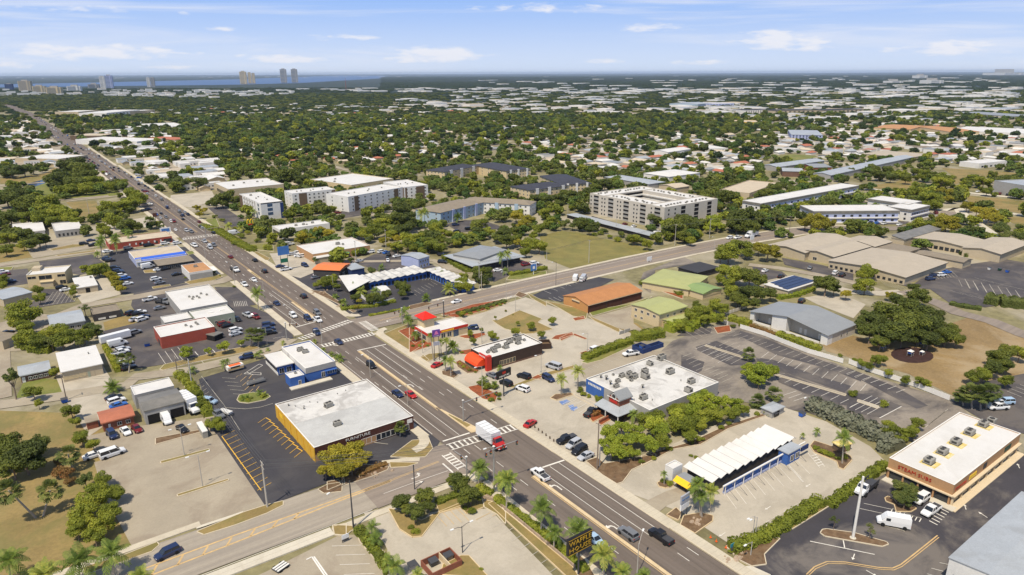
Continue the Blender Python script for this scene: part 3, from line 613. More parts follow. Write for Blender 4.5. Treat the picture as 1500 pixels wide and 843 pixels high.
def bld(name,label,frame,quad,h,wall,roof,kind='flat',par=0.55,cop=None,rise=2.0,ridge='x',over=0.4,ovA=None,cat='building',group=None,snap=True,ac='',zrot=None,keep=True,base=0.0):
    """quad: roof corners Left, Near, Right, Far as seen in the photo, at height h (None = completed as a rectangle)"""
    P=[None if q is None else Q(frame,q[0],q[1],h) for q in quad]
    if P[2] is None:P[2]=P[1]+(P[3]-P[0])
    if P[3] is None:P[3]=P[0]+(P[2]-P[1])
    if P[1] is None:P[1]=P[0]+(P[2]-P[3])
    c,w,d,ang=fitquad(P,snap)
    o=thing(name,label,cat,(c.x,c.y,0),ang,group)
    B=Bld();B.o=o;B.w=w;B.d=d;B.h=h;x0,x1,y0,y1=-w/2,w/2,-d/2,d/2
    B.roofz=h
    if kind=='flat':
        pr=par
        wl=MB();wl.box(x0,x1,y0,y1,base,h-pr-0.1);wl.build('wall',wall,o)
        bx(o,'roof',x0+.26,x1-.26,y0+.26,y1-.26,h-pr-0.1,h-pr,roof)
        pm_=MB();t=.25
        pm_.box(x0,x1,y0,y0+t,h-pr-.1,h-.06);pm_.box(x0,x1,y1-t,y1,h-pr-.1,h-.06);pm_.box(x0,x0+t,y0+t,y1-t,h-pr-.1,h-.06);pm_.box(x1-t,x1,y0+t,y1-t,h-pr-.1,h-.06);pm_.build('parapet',wall,o)
        cm=MB();e=.04;t=.31
        cm.box(x0-e,x1+e,y0-e,y0+t,h-.06,h);cm.box(x0-e,x1+e,y1-t,y1+e,h-.06,h);cm.box(x0-e,x0+t,y0+t,y1-t,h-.06,h);cm.box(x1-t,x1+e,y0+t,y1-t,h-.06,h);cm.build('coping',cop or roof,o)
        B.roofz=h-pr
    elif kind=='slab':
        wl=MB();wl.box(x0+over,x1-over,y0+over,y1-over,base,h-.3);wl.build('wall',wall,o);bx(o,'roof',x0,x1,y0,y1,h-.3,h,roof)
    elif kind in ('gable','hip','pyramid','shed'):
        ix0,ix1,iy0,iy1=x0+(ovA or over),x1-over,y0+over,y1-over
        wl=MB();wl.box(ix0,ix1,iy0,iy1,base,h-.12)
        rf=MB();th=.18
        if kind=='gable':
            if ridge=='x':
                for s in (-1,1):
                    rf.loft([[(x0,s*y1,h),(x0,0,h+rise),(x0,0,h+rise+th),(x0,s*y1,h+th)],[(x1,s*y1,h),(x1,0,h+rise),(x1,0,h+rise+th),(x1,s*y1,h+th)]])
                for x in (ix0,ix1-.2):wl.loft([[(x,iy0,h-.12),(x,iy1,h-.12),(x,0,h+rise-.1)],[(x+.2,iy0,h-.12),(x+.2,iy1,h-.12),(x+.2,0,h+rise-.1)]])
            else:
                for s in (-1,1):
                    rf.loft([[(s*x1,y0,h),(0,y0,h+rise),(0,y0,h+rise+th),(s*x1,y0,h+th)],[(s*x1,y1,h),(0,y1,h+rise),(0,y1,h+rise+th),(s*x1,y1,h+th)]])
                for y in (iy0,iy1-.2):wl.loft([[(ix0,y,h-.12),(ix1,y,h-.12),(0,y,h+rise-.1)],[(ix0,y+.2,h-.12),(ix1,y+.2,h-.12),(0,y+.2,h+rise-.1)]])
        elif kind=='shed':
            rf.loft([[(x0,y0,h),(x0,y1,h+rise),(x0,y1,h+rise+th),(x0,y0,h+th)],[(x1,y0,h),(x1,y1,h+rise),(x1,y1,h+rise+th),(x1,y0,h+th)]])
            wl.loft([[(ix0,iy0,h-.12),(ix0,iy1,h-.12),(ix0,iy1,h+rise-.1)],[(ix1,iy0,h-.12),(ix1,iy1,h-.12),(ix1,iy1,h+rise-.1)]])
        else:
            if kind=='pyramid':a=(0,0);b_=(0,0)
            elif w>=d:a=(x0+d/2*0.9,0);b_=(x1-d/2*0.9,0)
            else:a=(0,y0+w/2*0.9);b_=(0,y1-w/2*0.9)
            zt=h+rise;A_=(a[0],a[1],zt);Z_=(b_[0],b_[1],zt);c0,c1,c2,c3=(x0,y0,h),(x1,y0,h),(x1,y1,h),(x0,y1,h)
            if kind=='pyramid':
                for q in ((c0,c1,A_),(c1,c2,A_),(c2,c3,A_),(c3,c0,A_)):rf.face(q)
            elif w>=d:rf.face((c0,c1,Z_,A_));rf.face((c1,c2,Z_));rf.face((c2,c3,A_,Z_));rf.face((c3,c0,A_))
            else:rf.face((c0,c1,A_));rf.face((c1,c2,Z_,A_));rf.face((c2,c3,Z_));rf.face((c3,c0,A_,Z_))
            rf.face((c3,c2,c1,c0))
        wl.build('wall',wall,o);rf.build('roof',roof,o)
        fb=MB();e=.05;fb.box(x0-e,x1+e,y0-e,y0,h-.22,h+.06)
        if kind!='gable' or ridge=='y':pass
        if kind!='gable':fb.box(x0-e,x0,y0,y1,h-.22,h+.06)
        fb.build('fascia',cop or roof,o)
    for u in ac.split():
        k,fx,fy=u.split(',');unit(B,k,float(fx),float(fy))
    if keep:KEEP.append(([(o.matrix_basis @ Vector((x,y,0)))[:2] for x,y in ((x0,y0),(x1,y0),(x1,y1),(x0,y1))],1.5))
    return B
def unit(B,k,fx,fy,s=1.0,rz=0):
    s *= .85
    return link('rooftop_unit',acmesh(k),B.o,((fx-.5)*B.w,(fy-.5)*B.d,B.roofz),rz,(s,s,s))
def facmat(B,fc):
    if fc=='B':return (-B.w/2,-B.d/2),0.0,B.w
    if fc=='A':return (-B.w/2,B.d/2),-math.pi/2,B.d
    if fc=='C':return (B.w/2,-B.d/2),math.pi/2,B.d
    return (B.w/2,B.d/2),math.pi,B.w
def fp(B,fc,name,s0,s1,z0,z1,mt,out=0.06,inn=0.0,inset=0.0):
    """a box on a facade; s runs 0..1 left to right seen from outside"""
    (ox,oy),a,ln=facmat(B,fc);s0 *= ln;s1 *= ln;c,s=math.cos(a),math.sin(a);lx=(s0+s1)/2;ly=(inn-out)/2+inset
    return link(name,cube(mt),B.o,(ox+lx*c-ly*s,oy+lx*s+ly*c,(z0+z1)/2),a,(abs(s1-s0),out+inn,z1-z0))
WIN={}
def winmesh(w,h,fr,gl):
    k=(round(w,1),round(h,1),fr,gl)
    if k not in WIN:
        f=MB();w,h=k[0],k[1];t=0.09;o=.07
        f.box(-w/2,w/2,-o,0,-h/2,-h/2+t);f.box(-w/2,w/2,-o,0,h/2-t,h/2);f.box(-w/2,-w/2+t,-o,0,-h/2+t,h/2-t);f.box(w/2-t,w/2,-o,0,-h/2+t,h/2-t);f.box(-t/2,t/2,-o+.01,0,-h/2+t,h/2-t)
        g=MB();g.box(-w/2+t,w/2-t,-.035,-.005,-h/2+t,h/2-t)
        WIN[k]=(f.mesh('window',[fr]),g.mesh('window_pane',[gl]))
    return WIN[k]
def row(B,fc,n,s0,s1,z0,z1,ww,fr='trim_white',gl='glass_dark',simple=False,inset=0.0,name='window'):
    (ox,oy),a,ln=facmat(B,fc);c,s=math.cos(a),math.sin(a);hh=z1-z0
    for i in range(n):
        lx=(s0+(s1-s0)*(i+.5)/n)*ln;ly=inset
        loc=(ox+lx*c-ly*s,oy+lx*s+ly*c,(z0+z1)/2)
        if simple:link(name,cube(gl),B.o,loc,a,(ww,.12,hh))
        else:
            f,g=winmesh(ww,hh,fr,gl);wo=link(name,f,B.o,loc,a);link('pane',g,wo)
def text(s,size,mt,parent,loc,rot,name='lettering',ext=0.03,sx=1.0,align='CENTER'):
    cu=bpy.data.curves.new(name,'FONT');cu.body=s;cu.size=size;cu.extrude=ext;cu.align_x=align;cu.align_y='CENTER';cu.resolution_u=1
    t=bpy.data.objects.new('tmp',cu);COL.objects.link(t);dg=bpy.context.evaluated_depsgraph_get();me=bpy.data.meshes.new_from_object(t.evaluated_get(dg))
    bpy.data.objects.remove(t);me.materials.clear();me.materials.append(MATS[mt]);me.name=name
    return link(name,me,parent,loc,rot,(sx,1,1))
def ftext(B,fc,s,sc,z,size,mt,out=0.1,sx=1.0,name='lettering'):
    (ox,oy),a,ln=facmat(B,fc);c,sn=math.cos(a),math.sin(a);lx=sc*ln;ly=-out
    return text(s,size,mt,B.o,(ox+lx*c-ly*sn,oy+lx*sn+ly*c,z),(math.pi/2,0,a),name,sx=sx)
# ---------------------------------------------------------------- street furniture
def topof(frame,bx_,by_,tx_,ty_):
    f=FR[frame];B=Q(frame,bx_,by_);px,py=f[0]+tx_/f[2],f[1]+ty_/f[2];rx,ry,rz=ray(px,py)
    dx,dy=rx*EX[0]+ry*EX[1],rx*EY[0]+ry*EY[1];k=math.hypot(B.x,B.y)/math.hypot(dx,dy);return B,H+rz*k
def arm_to(px,py,P0,z):
    return ground(px,py,z)-P0
def lamp_post(frame,bx_,by_,tx_,ty_,where,arms=1,ang=180,mt='pole_concrete',rad=0.13,armlen=2.4,desc=None):
    B,h=topof(frame,bx_,by_,tx_,ty_);o=thing('street_lamp',(desc or 'grey street lamp on a tall pole')+' '+where,'street lamp',(B.x,B.y,0));o['_auto']=1
    b=MB();b.tube([(0,0,0),(0,0,h)],[rad,rad*.6],8);b.build('pole',mt,o)
    for i in range(arms):
        a=R(ang)+i*math.pi;c,s=math.cos(a),math.sin(a)
        b=MB();b.tube([(0,0,h-.3),(c*armlen*.5,s*armlen*.5,h+.2),(c*armlen,s*armlen,h+.25)],[.07,.06,.05],5);b.build('arm',mt,o)
        b=MB();b.box(-.45,.45,-.2,.2,-.08,.1);l=b.build('lamp_head','lamp_white',o,(c*(armlen+.3),s*(armlen+.3),h+.25));l.rotation_euler=(0,0,a)
    return o
def utility_pole(frame,bx_,by_,tx_,ty_,where,cross=1,mt='pole_concrete',rad=0.2):
    B,h=topof(frame,bx_,by_,tx_,ty_);o=thing('utility_pole',('concrete' if mt=='pole_concrete' else 'wooden')+' utility pole '+where,'utility pole',(B.x,B.y,0));o['_auto']=1
    b=MB();b.tube([(0,0,0),(0,0,h)],[rad,rad*.65],8);b.build('pole',mt,o)
    for k in range(cross):
        z=h-.5-k*1.3;b=MB();b.box(-.08,.08,-1.2,1.2,z,z+.15)
        b.build('crossarm','pole_wood',o)
        for y in (-1.1,-.4,.4,1.1):b=MB();b.tube([(0,y,z+.15),(0,y,z+.45)],.06,6);b.build('insulator','trim_white',o)
    return o,Vector((B.x,B.y,h))
def wires(pts,where,n=3,sag=1.0):
    for i in range(n):
        off=(-1.0,0.4,1.1)[i%3];dz=-(i//3)*1.3;b=MB()
        for a,c in zip(pts,pts[1:]):
            d=(c-a).normalized();s=Vector((-d.y,d.x,0));q=[]
            for k in range(9):
                t=k/8;p=a.lerp(c,t)+s*off;p.z+=dz-sag*4*t*(1-t);q.append(p)
            b.tube(q,0.035,4)
        o=b.build('power_line','wire');tag(o,'thin overhead power line '+where,'power line','overhead power lines');o['_auto']=1
IZ=[0.0]
def islandp(frame,pts,fill,where,raise_=0.13,kerb='kerb_concrete',name='planting_bed',kw=0.22):
    P=[Q(frame,x,y) for x,y in pts];c=sum(P,Vector())/len(P)
    IZ[0]=(IZ[0]+.0012) % .024;o=flat(name,fill,P,'road',z=GZ+raise_-.03+IZ[0],raise_=0.001)
    a=sum(P[i].x*P[(i+1)%len(P)].y-P[(i+1)%len(P)].x*P[i].y for i in range(len(P)))
    if a<0:P=P[::-1]
    b=MB();n=len(P)
    for i in range(n):
        p,q=P[i],P[(i+1)%n];d=(q-p).normalized();s=Vector((d.y,-d.x,0))*kw
        b.loft([[(p.x,p.y,0),(p.x+s.x,p.y+s.y,0),(p.x+s.x,p.y+s.y,GZ+raise_+IZ[0]),(p.x,p.y,GZ+raise_+IZ[0])],[(q.x,q.y,0),(q.x+s.x,q.y+s.y,0),(q.x+s.x,q.y+s.y,GZ+raise_+IZ[0]),(q.x,q.y,GZ+raise_+IZ[0])]])
    b.build('kerb',kerb,o);return o
PZ=[0.0]
def stripe(b,p,q,w=0.12,z=None):
    d=(q-p);
    if d.length<1e-6:return
    d.normalize();s=Vector((-d.y,d.x,0))*w/2
    b.face([(p.x+s.x,p.y+s.y,z),(p.x-s.x,p.y-s.y,z),(q.x-s.x,q.y-s.y,z),(q.x+s.x,q.y+s.y,z)])
def lines(name,mt,parent,segs,w=0.12,z=None):
    z=z or GZ+0.004+PZ[0];PZ[0]=(PZ[0]+0.0006) % 0.008;b=MB()
    for p,q in segs:stripe(b,p,q,w,z)
    o=b.build(name,mt,parent)
    if parent is None:o['kind']='structure'
    return o
def stalls(frame,a,b_,c,n,mt='paint_white',parent=None,w=0.14,base=False,lz=None):
    """n bay lines: the first starts at a, the last at b; c is the outer end of the first line"""
    A,B,C_=Q(frame,*a),Q(frame,*b_),Q(frame,*c);v=C_-A
    seg=[(A.lerp(B,i/(n-1)),A.lerp(B,i/(n-1))+v) for i in range(n)]
    if base:seg.append((A,B))
    return lines('parking_lines',mt,parent,seg,w,lz)
# ================================================================ THE SETTING: ground, water, roads, lots
LV['lot']=0.12;LV['road']=0.205;LV['grass']=0.06;GZ=0.212
flat('ground','ground_mix',[(-90000,-3000,0),(90000,-3000,0),(90000,120000,0),(-90000,120000,0)],z=0.0)
def V(*a):return Vector((a[0],a[1],a[2] if len(a)>2 else 0))
# far country and the river
FA=Vector((EX[1],EY[1],0));RA=Vector((EX[0],EY[0],0))
def pol(dist,lat):return FA*dist+RA*lat
flat('far_plain','far_land',[(*pol(2600,-3200)[:2],0),(*pol(2600,3200)[:2],0),(*pol(110000,90000)[:2],0),(*pol(110000,-90000)[:2],0)],z=0.05)
flat('river','river',[Q('P',*q) for q in ((-150,129),(0,128.5),(170,126.5),(345,124.5),(440,122),(500,118.5),(570,114.5),(560,111.2),(500,111),(440,113),(345,116.5),(170,120.5),(0,124),(-150,125))],z=0.6)
def ribbon(name,mt,pts,w,level='road',parent=None,z=None):
    if z is None:z=LV[level];LV[level]+=0.001
    b=MB();n=len(pts);ws=w if isinstance(w,(list,tuple)) else [w]*n;q=[]
    for i in range(n):
        d=(pts[min(i+1,n-1)]-pts[max(i-1,0)]).normalized();s=Vector((-d.y,d.x,0))*ws[i]/2;q.append((pts[i]+s,pts[i]-s))
    for (a,c),(e,f) in zip(q,q[1:]):b.face([(a.x,a.y,z),(c.x,c.y,z),(f.x,f.y,z),(e.x,e.y,z)])
    o=b.build(name,mt,parent)
    if o.data.polygons[0].normal.z<0:o.data.flip_normals()
    if parent is None:o['kind']='structure'
    KEEP.append(([tuple(x[0][:2]) for x in q]+[tuple(x[1][:2]) for x in q[::-1]],1.0));return o
def offs(pts,d):
    out=[];n=len(pts)
    for i in range(n):
        t=(pts[min(i+1,n-1)]-pts[max(i-1,0)]).normalized();out.append(pts[i]+Vector((t.y,-t.x,0))*d)
    return out
def lotq(name,mt,f,pts,keep=True):
    P=QL(f,pts)
    if keep:KEEP.append(([p[:2] for p in P],0.5))
    return flat(name,mt,P,'lot')
def grassq(mt,f,pts,name='grass_verge',keep=True):
    P=QL(f,pts)
    if keep:KEEP.append(([p[:2] for p in P],0.5))
    return flat(name,mt,P,'grass')
# --- lots and lawns, large first
grassq('grass_field','P',[(-60,600),(150,607),(168,700),(205,800),(110,860),(-60,860)],'grass_field')
grassq('grass_green','B1',[(230,250),(330,200),(700,180),(860,300),(850,340),(480,360),(350,350),(260,300)],'grass_field',keep=False)
grassq('grass_dry','B1',[(0,210),(330,170),(420,110),(460,120),(250,240),(160,240),(0,250)],'grass_field')
grassq('grass_dry','B1',[(480,380),(700,370),(730,490),(590,500),(520,420)],'grass_field')
grassq('grass_dry','B1',[(-60,740),(180,690),(230,780),(-60,830)],'grass_field')
flat('pond','pond',QL('B1',[(150,285),(220,240),(320,215),(330,240),(260,265),(225,310),(170,315)]),z=0.14)
KEEP.append(([p[:2] for p in QL('B1',[(150,285),(220,240),(320,215),(330,240),(260,265),(225,310),(170,315)])],4))
grassq('grass_vacant','C1',[(200,625),(360,590),(480,600),(640,640),(850,680),(1050,730),(920,770),(620,835),(450,870),(240,790)],'grass_field')
grassq('grass_worn','P',[(1205,505),(1250,492),(1300,505),(1420,465),(1500,492),(1540,510),(1540,560),(1470,590),(1400,582),(1330,548),(1210,515)],'grass_field')
grassq('grass_green','A4',[(1170,740),(1300,725),(1480,740),(1400,765),(1180,790)],'grass_field')
grassq('grass_dry','C3',[(640,130),(1000,150),(1200,170),(1150,200),(900,200),(740,250),(700,170)],'grass_field')
grassq('grass_dry','C3',[(830,330),(1300,380),(1300,470),(1090,440),(830,370)],'grass_field')
grassq('grass_dry','C3',[(40,250),(200,250),(370,220),(520,240),(540,270),(360,310),(100,270)],'grass_field')
grassq('grass_dry','C3',[(1100,480),(1300,500),(1300,560),(1150,530)],'grass_field')
grassq('grass_green','D3',[(100,640),(200,440),(360,420),(520,440),(560,555),(130,640)],'grass_field')
grassq('grass_dry','C4',[(850,690),(1000,640),(1100,650),(1120,740),(870,780)],'grass_field')
grassq('grass_dry','D7',[(330,-40),(500,40),(620,20),(560,-30)],'grass_field')
for q in ([(0,225),(95,221),(130,232),(160,262),(60,242),(0,245)],[(215,238),(330,232),(345,258),(300,285),(258,265)],[(0,192),(50,188),(112,224),(0,226)],[(100,180),(210,190),(330,205),(300,232),(200,232),(150,215)],[(560,150),(1000,152),(1500,150),(1500,178),(1000,172),(640,160)],[(1120,184),(1500,188),(1500,232),(1300,215),(1150,210)]):flat('paved_ground','concrete_old',[ground(*v) for v in q],'grass')
lotq('parking_lot','concrete','P',[(560,490),(660,470),(770,436),(935,492),(862,546),(852,560),(880,600),(905,630),(880,700),(850,683),(640,545)])
lotq('parking_lot','concrete','P',[(640,535),(720,520),(830,500),(870,560),(905,610),(892,700),(790,655)])
lotq('parking_lot','asphalt_worn','P',[(935,545),(985,500),(1068,470),(1100,484),(1250,543),(1397,588),(1425,612),(1345,650),(1250,628),(1180,604),(1120,596),(1070,585),(1040,600),(1000,560)])
lotq('parking_lot','concrete','P',[(864,702),(915,684),(1010,640),(1100,600),(1150,598),(1210,618),(1275,655),(1300,680),(1100,806),(1090,812),(1000,752)])
lotq('parking_lot','concrete_old','D7',[(165,262),(430,140),(530,130),(680,170),(770,180),(730,195),(180,375),(120,330)])
sub_lot=lotq('parking_lot','asphalt_subs','P',[(1085,812),(1296,695),(1400,735),(1520,650),(1600,650),(1600,900),(1160,900)])
lotq('parking_lot','asphalt_dark_worn','P',[(1395,590),(1440,560),(1500,548),(1600,560),(1600,665),(1450,622)])
dark_lot=lotq('parking_lot','asphalt_new','P',[(291,556),(388,526),(470,505),(560,505),(642,618),(648,640),(640,655),(560,680),(470,712),(386,745),(316,640)])
worn_lot=lotq('parking_lot','concrete_old','P',[(138,678),(200,662),(318,637),(388,741),(194,803),(150,720)])
lotq('yard','concrete_old','P',[(125,640),(180,628),(300,612),(316,636),(150,680)])
lotq('parking_lot','concrete','E4',[(200,500),(340,468),(470,640),(560,500),(720,470),(900,480),(1050,640),(1300,900),(340,900),(330,700)])
tan_lot=lotq('parking_lot','concrete_old','E4',[(-420,860),(-350,830),(60,625),(150,620),(340,843),(340,960),(-420,960)])
lotq('parking_lot','asphalt_dark_worn','P',[(150,486),(215,470),(300,470),(415,466),(425,478),(430,496),(300,525),(205,540),(190,535)])
lotq('parking_lot','concrete','P',[(80,548),(150,535),(190,600),(130,640),(95,585)])
lotq('parking_lot','asphalt_new','P',[(162,398),(160,370),(190,366),(320,360),(330,378),(270,415),(200,430),(178,432)])
lotq('parking_lot','asphalt_dark_worn','P',[(196,430),(290,412),(345,440),(398,462),(400,480),(210,475),(192,448)])
lotq('parking_lot','asphalt_dark_worn','C5',[(640,400),(830,400),(985,545),(790,570),(700,480)])
lotq('parking_lot','asphalt_dark_worn','P',[(-40,401),(40,394),(48,415),(-40,428)])
lotq('parking_lot','asphalt_dark_worn','C4',[(200,600),(360,415),(480,415),(620,520),(360,560)])
lotq('parking_lot','concrete','C4',[(760,310),(860,305),(1000,460),(680,540),(620,460)])
lotq('yard','asphalt_dark_worn','C4',[(320,190),(760,130),(900,230),(660,300),(340,240)])
lotq('yard','concrete_old','P',[(-40,482),(60,460),(130,470),(100,500),(60,512),(-40,520)])
lotq('parking_lot','asphalt_new','P',[(425,403),(470,398),(520,410),(560,405),(640,395),(690,430),(660,443),(560,470),(528,470),(440,420)])
lotq('parking_lot','asphalt_new','C7',[(0,300),(130,300),(290,400),(300,500),(0,570)])
lotq('parking_lot','concrete','P',[(395,372),(440,368),(470,388),(470,396),(440,408),(410,400)])
lotq('parking_lot','asphalt_dark_worn','P',[(520,385),(560,368),(600,372),(640,392),(560,400)])
lotq('parking_lot','concrete','B2',[(0,330),(300,300),(330,360),(170,420),(80,410),(0,380)])
lotq('driveway','asphalt_dark_worn','B2',[(270,420),(380,410),(560,530),(830,510),(830,530),(600,560),(420,560)])
lotq('parking_lot','asphalt_dark_worn','B3',[(0,440),(350,405),(420,430),(0,500)])
lotq('parking_lot','asphalt_dark_worn','B3',[(760,540),(900,510),(1050,520),(1200,570),(860,600)])
lotq('parking_lot','asphalt_new','P',[(775,435),(815,418),(868,405),(900,410),(870,425),(822,443)])
lotq('parking_lot','asphalt_dark_worn','C7',[(650,250),(900,180),(1100,210),(1000,260),(830,300),(690,360)])
lotq('yard','concrete_old','C8',[(370,650),(720,555),(720,700),(830,780),(620,745)])
lotq('parking_lot','asphalt_worn','C8',[(800,280),(1124,150),(1240,200),(900,260),(860,450),(760,380)])
lotq('parking_lot','asphalt_dark_worn','D1',[(500,200),(720,240),(760,270),(620,300),(540,260)])
lotq('parking_lot','asphalt_dark_worn','D1',[(720,140),(1000,190),(1240,250),(1240,330),(900,230),(740,190)])
lotq('parking_lot','concrete','D1',[(880,430),(1000,410),(1240,440),(1330,480),(1240,580),(980,480)])
lotq('parking_lot','asphalt_dark_worn','D2',[(180,290),(390,350),(560,370),(700,470),(960,500),(1240,460),(1400,460),(1400,200),(1100,150),(820,190),(560,240),(440,330)])
lotq('parking_lot','asphalt_dark_worn','C1',[(580,480),(1000,600),(1060,610),(1000,640),(560,520)])
lotq('parking_lot','asphalt_dark_worn','C3',[(0,510),(400,520),(600,470),(520,440),(380,540),(0,545)])
lotq('parking_lot','concrete','P',[(140,330),(220,318),(232,330),(150,345)])
lotq('parking_lot','concrete_old','B1',[(200,680),(400,650),(760,640),(760,700),(240,790)])
lotq('parking_lot','concrete','P',[(150,352),(250,344),(262,352),(262,358),(160,366)])
for q in ([(395,165),(560,215),(860,335),(1225,465),(1225,515),(1010,430),(640,330),(380,195)],[(500,350),(620,365),(900,465),(1160,545),(1110,590),(760,470),(520,390)],[(630,470),(700,455),(1150,625),(1120,680),(900,620),(660,520)],[(90,275),(230,235),(440,320),(430,400),(330,405),(100,300)],[(-10,330),(150,380),(130,440),(60,480),(-10,420)],[(-40,200),(60,140),(200,150),(190,185),(60,200)]):lotq('worn_bays','asphalt_dark_worn','D8',q,False)
lotq('worn_bays','asphalt_dark_worn','E1',[(0,310),(0,275),(350,415),(560,540),(480,560),(300,470)],False);lotq('worn_bays','asphalt_dark_worn','E1',[(0,440),(170,470),(380,540),(240,620),(60,590),(0,560)],False)
lotq('driveway','concrete_old','E6',[(-40,500),(120,420),(200,395),(240,440),(130,490),(60,545)],False)
# --- side streets
ribbon('street','concrete_old',[Q('D3',-300,660),Q('D3',0,640),Q('D3',560,560),Q('D3',1040,480),Q('D4',0,410),Q('D4',430,355),Q('D4',850,255),Q('D4',1124,180),Q('P',425,497)],7.5)
ribbon('street','concrete_old',[Q('P',50,472),Q('P',90,462),Q('C4',700,550),Q('C5',0,480),Q('C5',420,400),Q('C5',690,355),V(96,397)],8.5)
ribbon('street','concrete_old',[Q('C4',-300,250),Q('C4',0,222),Q('C4',320,175),Q('C4',800,100),Q('C5',0,70)],8)
ribbon('street','concrete_old',[Q('B1',480,375),Q('B1',600,360),Q('B1',850,335),Q('B1',960,340)],6)
ribbon('street','concrete_old',[Q('P',0,585),Q('P',0,510),Q('P',20,500),Q('P',5,480)],7)
ribbon('street','concrete',[Q('D2',-400,300),Q('D2',0,390),Q('D2',180,400),Q('D2',360,390)],8)
ribbon('street','asphalt_street',[Q('D2',360,380),Q('D2',640,480),Q('D2',760,540),Q('D2',1000,600),Q('D2',1240,700),Q('D2',1500,780)],9)
ribbon('street','concrete_old',[Q('D1',480,190),Q('D1',700,215),Q('D1',960,260),Q('D1',1240,320),Q('D2',180,380)],7)
ribbon('street','concrete_white',[Q('C3',640,440),Q('C3',760,420),Q('C3',800,480),Q('C3',900,540),Q('C3',1000,610),Q('C3',1180,690)],9)
ribbon('street','concrete_white',[Q('C3',820,310),Q('C3',1000,330),Q('C3',1400,370)],8)
ribbon('street','concrete_white',[Q('C3',0,265),Q('C3',240,300),Q('C3',380,320)],6)
ribbon('street','concrete_white',[Q('C3',1090,455),Q('C3',1400,500)],8)
ribbon('street','concrete_old',[Q('C6',700,190),Q('C7',200,330-150),Q('C7',330,250),Q('C7',480,290)],5)
ribbon('street','asphalt_street',[Q('B2',1200,960),Q('B3',200,620),Q('B3',340,600),Q('B3',700,700)],5)
for y in (770,910,1090,1320,1620,2050):ribbon('street','concrete_old',[V(135,y),V(700,y),V(1500,y)],8);ribbon('street','concrete_old',[V(-350,y-20),V(75,y-20)],7)
for x in (330,620,950,1300):ribbon('street','concrete_old',[V(x,780),V(x,1500),V(x,2300)],8)
# --- cross street 2 (right, curving away)
c2=[V(112,279),V(160,279),V(240,280.5),V(300,281),V(345,279.5),V(400,276),V(450,269.5),V(485,259),Q('C3',0,575),Q('C3',200,575),Q('C3',400,565),Q('C3',600,520),Q('C3',700,450)]
cross2=ribbon('side_road','asphalt_street',c2,[17.5]*3+[17,17,17,17,15,13,12,11,10,10])
# --- cross street 1 (lower left)
c1a=[V(-140,150.5),V(-60,155.5),V(0,157.5),V(40,156.5),V(64,155.8)]
cross1=ribbon('side_road','asphalt_cross',c1a,[17.5,17.5,17.5,17.6,17.6])
ribbon('side_road','asphalt_street',[V(63.5,155.8),V(97,155.6)],18.4)
# --- main road
mp=[(V(94.2,30),V(118.8,30)),(V(94.4,160),V(118.3,160)),(V(93.4,240),V(117.6,240)),(V(93,330),V(117,330)),(V(91,440),V(116.6,440)),(V(90.5,700),V(115.8,700)),(V(90,1000),V(113.5,1000)),(V(84,1300),V(110.5,1300)),(V(80,1700),V(108,1700)),(V(70,2600),V(98,2600)),(V(35,3300),V(66,3300)),(V(-60,4300),V(-30,4300))]
b=MB();z=LV['road']+0.004
for (a,c),(e,f) in zip(mp,mp[1:]):b.face([(a.x,a.y,z),(c.x,c.y,z),(f.x,f.y,z),(e.x,e.y,z)])
main=b.build('main_road','asphalt_road');main['kind']='structure'
KEEP.append(([tuple(a[:2]) for a,c in mp]+[tuple(c[:2]) for a,c in mp[::-1]],4.0))
MZ=z+0.004
# pavements, kerbs and driveway aprons beside the main road
def pave(name,mt,x0,x1,y0,y1,zt=None):
    b=MB();b.box(x0,x1,y0,y1,0,zt or GZ+0.11);o=b.build(name,mt);o['kind']='structure';KEEP.append(([(x0,y0),(x1,y0),(x1,y1),(x0,y1)],0.5));return o
def slabs(o,x0,x1,y0,y1,step,z):
    """the joints between paving slabs, as recessed dark strips kept as one part"""
    b=MB();y=y0+step
    while y<y1:stripe(b,V(x0,y),V(x1,y),0.05,z);y+=step
    b.build('slab_joints','concrete_old',o)
for (y0,y1,x0,x1) in ((30,95,119.2,122.2),(95,265,118.9,122.0),(293,420,117.6,120.6),(420,700,117.0,119.8),(700,1000,116,118.6),(1000,1300,113.2,115.8)):
    o=pave('pavement','sidewalk_concrete',x0,x1,y0,y1);slabs(o,x0,x1,y0,y1,1.5 if y1<300 else 6,GZ+0.114)
    pave('kerb','kerb_concrete',x0-.32,x0-.004,y0,y1,GZ+.1)
for (y0,y1,x0,x1) in ((30,140,90.8,94.0),(172,256,90.2,93.2),(283,386,89.4,92.6),(404,500,87.6,90.6),(520,700,87.2,90.2),(700,1000,86.8,89.6),(1000,1280,81,84)):
    o=pave('pavement','sidewalk_concrete',x0,x1,y0,y1);slabs(o,x0,x1,y0,y1,1.5 if y1<300 else 6,GZ+0.114)
    pave('kerb','kerb_concrete',x1+.004,x1+.32,y0,y1,GZ+.1)
# rounded street corners
def corner(cx,cy,sx,sy,r,ext=3.2,mt='sidewalk_concrete'):
    """pavement wrapping a street corner; (sx,sy) points from the junction into the block"""
    pts=[];n=8;inner=[]
    for i in range(n+1):
        a=math.pi/2*i/n;pts.append(V(cx+sx*(r-r*math.cos(a)),cy+sy*(r-r*math.sin(a))));inner.append(V(cx+sx*(r+.0-(r-ext)*math.cos(a)),cy+sy*(r-(r-ext)*math.sin(a))))
    b=MB();P_=pts+inner[::-1];b.prism([(p.x,p.y) for p in P_],0,GZ+.125);o=b.build('pavement',mt);o['kind']='structure'
corner(93.0,165.0,-1,1,8.0);corner(119.2,268.8,1,-1,6.5);corner(93.8,147.2,-1,-1,6.0);corner(118.4,289.8,1,1,5.5)
